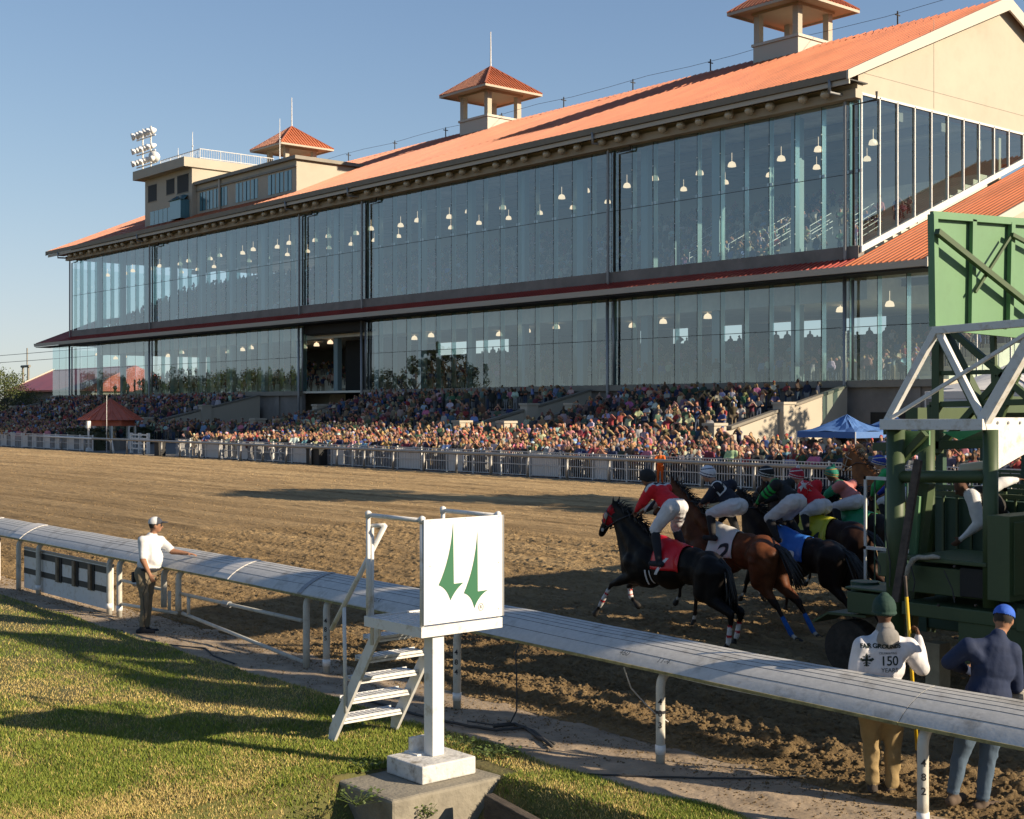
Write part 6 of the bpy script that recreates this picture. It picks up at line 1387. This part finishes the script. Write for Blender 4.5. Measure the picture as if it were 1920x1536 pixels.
def jockey(Y, px, cols, lab, paint=None, helmet=(.02,.02,.02), band=None, pom=None, goggles=True):
    J = {}
    def S_(k, x, y, s, dy): J[k+s] = onY(x, y, Y+dy)
    hd, nk, sh, pv, el, ha, kn, an, to = px
    J['head'] = onY(*hd, Y); J['neck'] = onY(*nk, Y); J['pelvis'] = onY(*pv, Y)
    for s, dy in (('L', .17), ('R', -.17)):           # R is the side towards the viewer
        q = V(0,0,0)
        # the far side mirrors the near side across the horse's middle
        for k, v, w in (('sh',sh,1.0),('el',el,1.25),('ha',ha,.6),('k',kn,1.35),('an',an,1.75),('to',to,1.75)):
            n = onY(v[0], v[1], Y-.17*w); J[k+s] = n if s == 'R' else V(n.x, 2*Y-n.y, n.z)
    fw = V(-1,0,0); b = human(J, V(-.85,0,-.5), V(-.95,-.1,-.3), 1.08, .02, 1.0, thick=1.38, hands=True, curl=(1,1), hn={'L': V(0,.3,1), 'R': V(0,-.3,1)}, thigh=1.30, calf=.9, shoes='boot', headkw=dict(bald=True, glasses=goggles))
    for s in ('L','R'):                                # tall boots over the calf
        b.cap(J['k'+s].lerp(J['an'+s],.20), J['k'+s].lerp(J['an'+s],.55), .074, .068, 'boot'); b.cap(J['k'+s].lerp(J['an'+s],.55), J['an'+s], .068, .052, 'boot')
    N = J['neck']; P = J['pelvis']
    def pf(Pt, C, bb):
        ax = np.array(N-P); u = ((Pt-np.array(P))@ax)/(ax@ax); k = bb.idx == bb.tags.index('top')
        return paint(Pt, C, bb, u, k, J) if paint else C
    o = person(b, .0125, C_(**cols), lab, tuple(onY(pv[0], pv[1], Y)), 'jockeys breaking from the gate', pf)
    H_ = J['head']; up = V(.25,0,1).normalized(); f = V(-.95,-.1,-.2).normalized(); bb = Body(); bb.ell(H_+up*.035, (.118,.138,.118), 'shell', x=f.cross(up), z=up); bb.ell(H_+f*.125+up*.03, (.06,.05,.012), 'peak', x=f.cross(up), z=up); bb.ell(H_-up*.012, (.121,.141,.018), 'band', x=f.cross(up), z=up)
    if pom: bb.ell(H_+up*.165, (.035,.035,.035), 'pom')
    def ph(Pt, C, q):
        if band:
            z = (Pt-np.array(H_))@np.array(up); C[(abs(z-.03) < .007) & (q.idx == q.tags.index('shell'))] = list(band)+[1]
            z2 = z+.35*((Pt-np.array(H_))@np.array(f)); C[(abs(z2-.085) < .007) & (q.idx == q.tags.index('shell'))] = list(band)+[1]
        return C
    me = bb.bake(.009, 2, dict(shell=helmet, peak=helmet, band=band or helmet, pom=pom or helmet), 'helmet', ph)
    bm = bmesh.new(); bm.from_mesh(me); bmesh.ops.delete(bm, geom=[v for v in bm.verts if (v.co-H_).dot(up) < -.035], context='VERTS'); bm.to_mesh(me); bm.free()
    me.materials.append(M['cloth']); meshobj('helmet', me, None, o, None, True)
    return o, J
def back_mark(o, J, me, u, size_dir=None, m='pure_white', off=.006, nm='silk_emblem'):
    """lay an emblem on the jockey's back"""
    N, P = J['neck'], J['pelvis']; ax = (N-P).normalized(); c = P.lerp(N, u); n = V(0,-.78,.62); n = (n-ax*n.dot(ax)).normalized()
    bv = bvh_of(o.data); org = Vector(WO[o.name]); place(me, c-org+n*.3, ax.cross(n), ax); 
    bm = bmesh.new(); bm.from_mesh(me); bmesh.ops.triangulate(bm, faces=bm.faces); bmesh.ops.subdivide_edges(bm, edges=bm.edges, cuts=2); bm.to_mesh(me); bm.free()
    drape(me, bv, -n, off, .3); q = meshobj(nm, me, M[m]); q.parent = o; q.location = (0,0,0); return q
# horse 1
H2 = shift(H2, (0,0,0), lift=.10)
H1['rein'] = onY(1196, 962, 15.2)
o, me, J = horse(H1, dict(coat=(.009,.007,.006), hood=(.42,.01,.02), cup=(.55,.52,.48), wrapf=(.72,.70,.68), wraph=(.72,.70,.68), wrapstripe=(.5,.01,.02)), 'black horse in red hood and white leg wraps, leading at the rail side', 'fh', hood=True)
bridle(o, J, None); c = cloth(o, me, J, .16, .86, 1.62, 'silk_red')
mb = MB(); bv = bvh_of(me)
def strip(mb, bv, x, z0, z1, w, ax, slope=0, n=8, off=.05):
    pv = None
    for i in range(n+1):
        z = z0+(z1-z0)*i/n; xx = x+slope*(z-z0); h = bv.ray_cast(V(xx,ax-1,z), V(0,1,0), 2); h2 = bv.ray_cast(V(xx+w,ax-1,z), V(0,1,0), 2)
        if h[0] is None or h2[0] is None: continue
        q = (h[0]-V(0,off,0), h2[0]-V(0,off,0))
        if pv: mb.quad(pv[0], pv[1], q[1], q[0])
        pv = q
xw = J['wth'].x
strip(mb, bv, J['loin'].x-.34, J['mid'].z+.17, J['mid'].z-.09, .06, 15.2, .7, off=.035); mb.build('number', M['pure_white'], c, fixn=False)
mb = MB(); strip(mb, bv, xw+.02, J['wth'].z-.5, J['girth'].z-.27, .022, 15.2, 0, 12, .012); strip(mb, bv, xw+.09, J['wth'].z-.5, J['girth'].z-.27, .022, 15.2, 0, 12, .012); mb.build('girth_straps', M['pure_white'], o, fixn=False)
# horse 2
H2['rein'] = onY(1318, 944, 16.6)
o, me, J = horse(H2, dict(coat=(.125,.042,.016), mane=(.012,.008,.006), wraph=(.02,.12,.45), points=(.02,.012,.009)), 'bay horse in white cloth numbered 2 with blue hind leg wraps', 'hs')
bridle(o, J, None); cloth(o, me, J, .05, .78, 1.6, 'silk_white', '2', 'ink', .42, shear=.3)
specs = [(17.8, (1.2-.0, .38), 'dark horse in blue saddle cloth, third from the rail', 'silk_blue', '3', 'pure_white', (.016,.010,.008), .0, 's'),
         (19.0, (2.4, -.05), 'dark brown horse in yellow cloth numbered 4, fourth from the rail', 'silk_yellow', '4', 'ink', (.030,.013,.008), -.20, None),
         (20.2, (3.6, -.10), 'dark horse in green saddle cloth numbered 5, fifth from the rail', 'silk_green', '5', 'pure_white', (.018,.011,.009), -.24, 's'),
         (21.4, (4.8, -.2), 'dark bay horse glimpsed behind the near gate column, sixth from the rail', 'silk_yellow', '6', 'ink', (.03,.014,.009), -.2, None)]
for i, (Y, (dy, dx), lab, m, num, nc, coat, hu, wr) in enumerate(specs):
    ch = {'f1b': (-.25,0,.25), 'f1c': (-.1,0,.35), 'f1d': (.1,0,.35)} if i % 2 == 0 else {'h1c': (.1,0,.05), 'h1d': (.25,0,.1), 'h1e': (.3,0,.12)}
    Jn = shift(H2, (dx, Y-16.6, 0), hu-.05 if i == 0 else hu, ch, lift=(-.12, .08, .12, .1)[i])
    o, me, J = horse(Jn, dict(coat=coat), lab, wr, .026); bridle(o, J, None); cloth(o, me, J, .0, .85, 1.55, m, num, nc, .3)
# pony led behind
PH = shift(H2, (0,0,0)); a0 = onY(1597, 848, 26.0); dpy = a0-H2['poll']; PH = shift(H2, tuple(dpy))
PH['muz'] = PH['poll']+V(-.22,-.02,-.44); PH['thr'] = PH['poll']+V(.12,0,-.33)
for k, f in (('f1b',(0,0,-.35)),('f1c',(0,0,-.3)),('f2b',(.1,0,-.1)),('f2c',(.1,0,-.12))): PH[k] = PH[k]+Vector(f)
dz = min(PH[k].z for k in ('f1d','f2d','h1e','h2e'))-.06
for k in ('chest','wth','girth','mid','loin','haun','tail0','tail1','tail2','tail3'): PH[k] = PH[k]+V(0,0,-.06)
for s, k in ((-1,'f1'), (1,'f2')): 
    a = PH['chest']+V(.15,.14*s,-.2); PH[k+'a'], PH[k+'b'], PH[k+'c'], PH[k+'d'] = a, V(a.x-.03,a.y,.52), V(a.x,a.y,.16), V(a.x-.04,a.y,.05)
for s, k in ((-1,'h1'), (1,'h2')):
    a = PH['haun']+V(0,.12*s,0); PH[k+'a'], PH[k+'b'], PH[k+'c'], PH[k+'d'], PH[k+'e'] = a, a+V(-.05,.04*s,-.36), V(a.x+.2,a.y,.58), V(a.x+.12,a.y,.16), V(a.x+.06,a.y,.05)
PH['rein'] = PH['wth']+V(-.1,0,.35)
o, me, J = horse(PH, dict(coat=(.21,.085,.033), mane=(.03,.017,.01)), 'chestnut lead pony with rope reins standing by the outer barrier', None, .026); bridle(o, J, None, 'rope')
# jockeys
W_ = (.74,.73,.74)
def p1(P, C, b, u, k, J):
    C[k & (u > .72) & (u < .80)] = [.7,.7,.7,1]; C[k & (u >= .80) & (u < .92)] = [.02,.02,.03,1]; C[k & (u >= .92) & (u < 1.0)] = [.7,.7,.7,1]
    el = np.array(J['elR']); ha = np.array(J['haR']); near = np.minimum(np.linalg.norm(P-el, axis=1), np.linalg.norm(P-(el+ha)/2, axis=1)) < .19; C[k & near] = [.80,.012,.025,1]; return C
jo, JJ = jockey(15.2, ((1213,897),(1223,911),(1221,917),(1264,950),(1206,940),(1194,957),(1228,993),(1235,1050),(1214,1054)), dict(top=(.80,.012,.025), pants=W_, boot=(.012,.014,.02), skin=SK['mid']), 'jockey in red silks with black and white band, standing on the black horse', p1, (.015,.015,.015), None)
jo, JJ = jockey(16.6, ((1327,890),(1340,905),(1345,911),(1378,948),(1330,931),(1318,941),(1332,963),(1336,1002),(1318,1008)), dict(top=(.008,.01,.025), pants=W_, boot=(.012,.012,.014)), 'jockey in navy silks with an outlined white D on the back', None, (.80,.80,.84), (.02,.03,.10))
def ring_letter():
    a = textmesh('D', .20, .012); return a
back_mark(jo, JJ, textmesh('D', .28, .0), .56)
def p3(P, C, b, u, k, J):
    C[k & (u > .88) & (P[:, 1] < J['neck'].y+.05)] = [.02,.32,.06,1]
    a, e = np.array(J['shR']), np.array(J['elR']); d = e-a; h = ((P-a)@d)/(d@d); dist = np.linalg.norm(P-a-np.clip(h,0,1)[:, None]*d, axis=1) < .09
    for f in (.35,.62,.9): C[k & dist & (abs(h-f) < .08)] = [.02,.45,.08,1]
    return C
jo, JJ = jockey(17.8, ((1437,890),(1450,903),(1456,909),(1489,940),(1433,930),(1421,942),(1442,972),(1456,1006),(1440,1011)), dict(top=(.012,.014,.014), pants=W_, boot=(.012,.012,.014)), 'jockey in black silks with green patches and striped sleeve', p3, (.012,.012,.014), (.6,.6,.6))
jo, JJ = jockey(19.0, ((1493,893),(1504,905),(1509,911),(1538,948),(1500,936),(1488,946),(1508,962),(1512,992),(1498,996)), dict(top=(.75,.012,.025), pants=W_, boot=(.012,.012,.014)), 'jockey in red silks with a white cross on the back', None, (.50,.02,.04), (.7,.7,.7), (.8,.8,.8))
def cross():
    mb = MB(); 
    for k in range(4):
        a = k*PI/2; c, s = math.cos(a), math.sin(a); R2 = lambda x, y: (x*c-y*s, x*s+y*c, 0); mb.quad(R2(.012,.0), R2(.045,.11), R2(0,.085), R2(-.045,.11), R2(-.012,.0))
    mb.quad((-.02,-.02,0),(.02,-.02,0),(.02,.02,0),(-.02,.02,0)); return mb.mesh('x', None)
back_mark(jo, JJ, cross(), .66)
def p5(P, C, b, u, k, J):
    g = [.02,.30,.14,1]; C[k & (u > .85)] = g
    for s in 'LR':
        for a, e in (('sh','el'), ('el','ha')):
            A_, B_ = np.array(J[a+s]), np.array(J[e+s]); d = B_-A_; h = np.clip(((P-A_)@d)/(d@d), 0, 1); C[k & (np.linalg.norm(P-A_-h[:, None]*d, axis=1) < .085) & (u > -9)] = g
    return C
jockey(20.2, ((1559,890),(1570,904),(1576,910),(1606,940),(1552,926),(1545,936),(1566,950),(1574,985),(1560,988)), dict(top=(.62,.22,.20), pants=W_, boot=(.012,.012,.014), skin=SK['brown']), 'jockey in pink silks with green sleeves and green helmet', p5, (.02,.24,.16), (.45,.22,.05), (.02,.24,.16))
jockey(21.4, ((1648,868),(1657,882),(1662,889),(1694,925),(1642,912),(1636,927),(1652,942),(1662,975),(1648,980)), dict(top=(.03,.42,.12), pants=W_, boot=(.012,.012,.014)), 'jockey in bright green silks and blue helmet behind the near gate column', lambda P,C,b,u,k,J: (C.__setitem__(k & (u > .55) & (P[:,1] > J['neck'].y-.02), [.03,.06,.5,1]), C)[1], (.03,.06,.42), (.65,.62,.5))
# ---- the crowd
def proto(vox, pose, hat=None, long_=0, fem=False, glasses=False, s=1.0):
    H_ = 1.74*s
    J = dict(head=V(0,.02,1.60*s), neck=V(0,0,1.44*s), pelvis=V(0,0,.93*s), shL=V(-.17,0,1.38*s), shR=V(.17,0,1.38*s), kL=V(-.1,.02,.50*s), kR=V(.1,.02,.50*s), anL=V(-.1,0,.10), anR=V(.1,0,.10), toL=V(-.12,.15,.04), toR=V(.12,.15,.04))
    el = {'down': ((-.26,.0,1.10),(-.25,.08,.86)), 'fold': ((-.26,.06,1.12),(.06,.22,1.14)), 'rail': ((-.27,.16,1.14),(-.14,.36,1.12)), 'phone': ((-.24,.22,1.26),(-.06,.30,1.52)), 'shade': ((-.34,.08,1.42),(-.12,.12,1.64)), 'wave': ((-.36,.06,1.45),(-.40,.12,1.72))}
    e = el[pose]; er = el['down' if pose in ('shade','wave') else pose]
    J['elL'] = V(e[0][0],e[0][1],e[0][2]*s); J['haL'] = V(e[1][0],e[1][1],e[1][2]*s); J['elR'] = V(-er[0][0],er[0][1],er[0][2]*s); J['haR'] = V(-er[1][0],er[1][1],er[1][2]*s-.03)
    b = human(J, V(0,1,0), V(.12,1,0), .97, .02, 1.0 if pose in ('fold','down') else .45, hands=False, hat=hat, headkw=dict(long_=long_, glasses=glasses), thick=1.15)
    b.c = [(p, q, max(r0, vox*1.05), max(r1, vox*1.05), t) for p, q, r0, r1, t in b.c]
    me = b.bake(vox, 2, {}, 'person'); b.me = me; return b
kinds = [('rail',None,0,1),('rail','cap',0,0),('fold',None,0,0),('phone',None,1,1),('down',None,1,1),('shade',None,0,0),('down','cap',0,0),('rail',None,1,1),('fold',None,1,0),('wave',None,0,1),('down','brim',0,1),('phone',None,0,0)]
det = [proto(.034, p, h, l, glasses=g, s=.94+.012*i) for i, (p, h, l, g) in enumerate(kinds)]
lo = [proto(.062, p, h, l, glasses=g, s=.95+.01*i) for i, (p, h, l, g) in enumerate(kinds[:8])]
TOPS = [('white',(.62,.61,.60)),('black',(.015,.015,.018)),('navy',(.02,.035,.10)),('grey',(.20,.20,.21)),('pink',(.58,.22,.30)),('light blue',(.25,.38,.55)),('red',(.36,.05,.045)),('cream',(.55,.48,.36)),('brown',(.14,.08,.045)),('olive',(.12,.13,.06)),('blue',(.05,.10,.26)),('maroon',(.18,.02,.04)),('green',(.06,.12,.075)),('tan',(.36,.25,.14)),('black',(.02,.02,.02)),('navy',(.03,.04,.08)),('white',(.60,.58,.56)),('black',(.012,.012,.014)),('cream',(.50,.42,.30)),('denim',(.08,.12,.19)),('black',(.03,.028,.03)),('brown',(.08,.05,.03)),('grey',(.12,.12,.13)),('dark green',(.03,.06,.04)),('navy',(.012,.02,.06))]
HAIRS = [('dark',(.018,.012,.009)),('brown',(.085,.042,.02)),('blond',(.36,.22,.08)),('black',(.01,.009,.008)),('fair',(.25,.15,.06)),('grey',(.30,.29,.28)),('auburn',(.14,.05,.02))]
HATS = [('white',(.62,.6,.57)),('black',(.02,.02,.02)),('straw',(.45,.32,.14)),('red',(.45,.03,.04)),('blue',(.04,.10,.35))]
r = random.Random(77)
def look(b):
    tn, tc = TOPS[r.randrange(len(TOPS))]; hn, hc = HAIRS[r.choice([0,0,1,1,2,2,3,4,5,6])]; hatn, hatc = HATS[r.randrange(5)]; sk = SK[r.choice(['pale','pale','pale','tan','tan','mid','brown'])]
    j = lambda c: tuple(max(0, x*r.uniform(.75,1.25)) for x in c); pn = r.choice([(.02,.025,.04),(.06,.09,.16),(.25,.2,.13),(.03,.03,.03),(.3,.3,.3)])
    return dict(skin=j(sk), hair=j(hc), eye=(.03,.02,.02), lip=(.28,.1,.08), top=j(tc), pants=pn, shoe=(.03,.03,.03), hat=j(hatc)), tn, hn, hatn
rows = [(YF+.42, 'front'), (YF+1.05, 'second'), (YF+1.75, 'third')]
FACE = math.radians(180+28)
taken = []
for ri, (y, rn) in enumerate(rows):
    x = -19.0
    for i in range(95):
        x -= .60+r.uniform(-.13,.19); yy = y+r.uniform(-.12,.14); b = det[r.randrange(len(det)) if ri else r.choice([0,1,2,3,7,8,0,7,11])]; cols, tn, hn, hatn = look(b); k = det.index(b); hat = kinds[k][1]
        me = b.me.copy(); paint_mesh(me, b, cols); me.materials.clear(); me.materials.append(M['crowd']); o = bpy.data.objects.new('person', me); COL.objects.link(o)
        s = r.uniform(.97,1.11)+ri*.015; o.location = (x, yy, 0); o.rotation_euler = (0,0,FACE+r.gauss(0,.3)); o.scale = (s*r.uniform(.95,1.1), s, s)
        wear = '%s hat' % hatn if hat else '%s hair' % hn
        tag(o, 'person in %s top with %s, %s from the gate in the %s row' % (tn, wear, nth(i), rn), 'person', 'spectators crowded behind the white picket barrier'); taken.append(x)
xlast = x
b = det[0]; me = b.me.copy(); paint_mesh(me, b, C_(top=(.85,.16,.01), pants=(.7,.12,.01), hair=(.02,.015,.01))); me.materials.clear(); me.materials.append(M['crowd']); o = bpy.data.objects.new('person', me); COL.objects.link(o)
o.location = (onY(1238,0,YF-.35).x, YF-.35, 0); o.rotation_euler = (0,0,FACE); tag(o, 'person all in bright orange standing on the track side of the barrier', 'person')
# everyone else as one mass
chunks = []
def put(x, y, z, rot, s, b, cols):
    chunks.append((x, y, z, rot, s, b, cols))
def on(x, y): return True
def zapr(y): return max(0, min(1, (y-50)/10))*.9
MB().add([(-180,50,0),(-50.5,50,0),(-50.5,60,.9),(-180,60,.9),(-50.5,50,-.2),(-180,50,-.2),(-50.5,60,-.2)],[(0,1,2,3),(1,4,6,2)]).build('apron_slope_ground', M['apron'], fixn=False)['kind'] = 'structure'
def zground(x, y):
    for a, c in blocks:
        if a+.3 < x < c-.3 and y >= 60: return zstand(min(YG-1, math.floor(y)+.5))-.3
    return 0.0
y = YF+.42; k = 0
while y < 60:
    x = -17.0-r.random()
    while x > -178:
        x -= (.58 if y < 51 else .78)+r.uniform(-.15,.3)+.0012*abs(x)
        if x < -93 and x > -107.5 and y < 56: continue
        if k < 3 and x > xlast-.4: continue
        if x > -50 and y > 56: continue
        if abs(x-onY(208,0,50).x) < 6 and 45 < y < 55: continue
        put(x, y+r.uniform(-.3,.3), zapr(y), FACE+r.gauss(0,.4), r.uniform(.95,1.12), None, None)
    y += .72 if y < 52 else .95; k += 1
for a, c in blocks:
    for row in range(11):
        yy = 60.5+row; x = c-.8
        while x > a+.8:
            x -= .62+r.uniform(-.1,.35)+(.1 if row < 9 else .0)
            if fnoise(np.array([[x*.35+90, row*.6+20, 3.3]]), 6, 1)[0] < .30+(.05 if row < 8 else -.1): continue
            if int((x-a)/8) != int((x-a-.9)/8) and row < 10: continue          # stair aisles
            put(x, yy+r.uniform(-.2,.2), zstand(60.5+row)-.3, FACE+r.gauss(0,.5), r.uniform(.96,1.1), None, None)
for i in range(60): put(r.uniform(-123,-104), r.uniform(60,70), 0, r.random()*6, 1, None, None)
def mass(name, chunks, protos, lab, m='crowd'):
    VV = []; FF = []; CC = []; base = 0; cache = {}
    for b in protos:
        me = b.me; nf = len(me.polygons); fv = np.empty(len(me.loops), dtype=np.int32); me.loops.foreach_get('vertex_index', fv); tot = np.empty(nf, dtype=np.int32); me.polygons.foreach_get('loop_total', tot); cache[id(b)] = (b.P, b.idx, fv, tot)
    T = []
    for (x, y, z, rot, s, b, cols) in chunks:
        b = b or protos[r.randrange(len(protos))]; cols = cols or look(b)[0]; P, idx, fv, tot = cache[id(b)]; c, sn = math.cos(rot), math.sin(rot)
        Q = np.empty_like(P); Q[:, 0] = (P[:, 0]*c-P[:, 1]*sn)*s+x; Q[:, 1] = (P[:, 0]*sn+P[:, 1]*c)*s+y; Q[:, 2] = P[:, 2]*s+z
        tab = np.array([list(cols.get(t, (.5,.5,.5)))[:3]+[1] for t in b.tags], dtype=np.float32); VV.append(Q); CC.append(tab[idx]); FF.append(fv+base); T.append(tot); base += len(P)
    VV = np.concatenate(VV); CC = np.concatenate(CC); FF = np.concatenate(FF); T = np.concatenate(T)
    me = bpy.data.meshes.new(name); me.vertices.add(len(VV)); me.vertices.foreach_set('co', VV.astype(np.float32).ravel()); me.loops.add(len(FF)); me.loops.foreach_set('vertex_index', FF.astype(np.int32))
    me.polygons.add(len(T)); me.polygons.foreach_set('loop_start', (np.cumsum(T)-T).astype(np.int32)); me.update(); me.validate()
    a = me.attributes.new('Col', 'FLOAT_COLOR', 'POINT'); a.data.foreach_set('color', CC.astype(np.float32).ravel()); o = meshobj(name, me, M[m], smooth=True); tag(o, lab, kind='stuff'); print(name, len(chunks), len(VV)); return o
def seated(x0, x1, ya, za, n, run, rise, dens, h=-.35):
    for i in range(n):
        x = x1
        while x > x0:
            x -= .55+r.expovariate(1/dens); chunks.append((x, ya+i*run+.3, za+i*rise+h, FACE+r.gauss(0,.4), r.uniform(.92,1.05), None, None))
seated(XL+8, XR-9, YG+1.6, Z2-.3, 13, .95, .46, .55); seated(XR-9, XR-1, YG+1.6, Z2-.3, 8, .95, .46, 2.0)
seated(XL+8, XR-9, YG+1.9, Z2-.3, 3, .95, .46, .5, -.1)
seated(-104, XAR-2, YG+1.2, Z0, 2, 1.0, 0, 1.0, 0); seated(-104, -48, YG+4.3, Z0, 9, 1.1, .33, .8, -.1); seated(XAL+12, -118, YG+4.3, Z0, 8, 1.1, .33, 1.2, -.2)
mass('crowd', chunks, lo, 'packed mass of spectators on the apron, the terraces and the seats behind the glass')
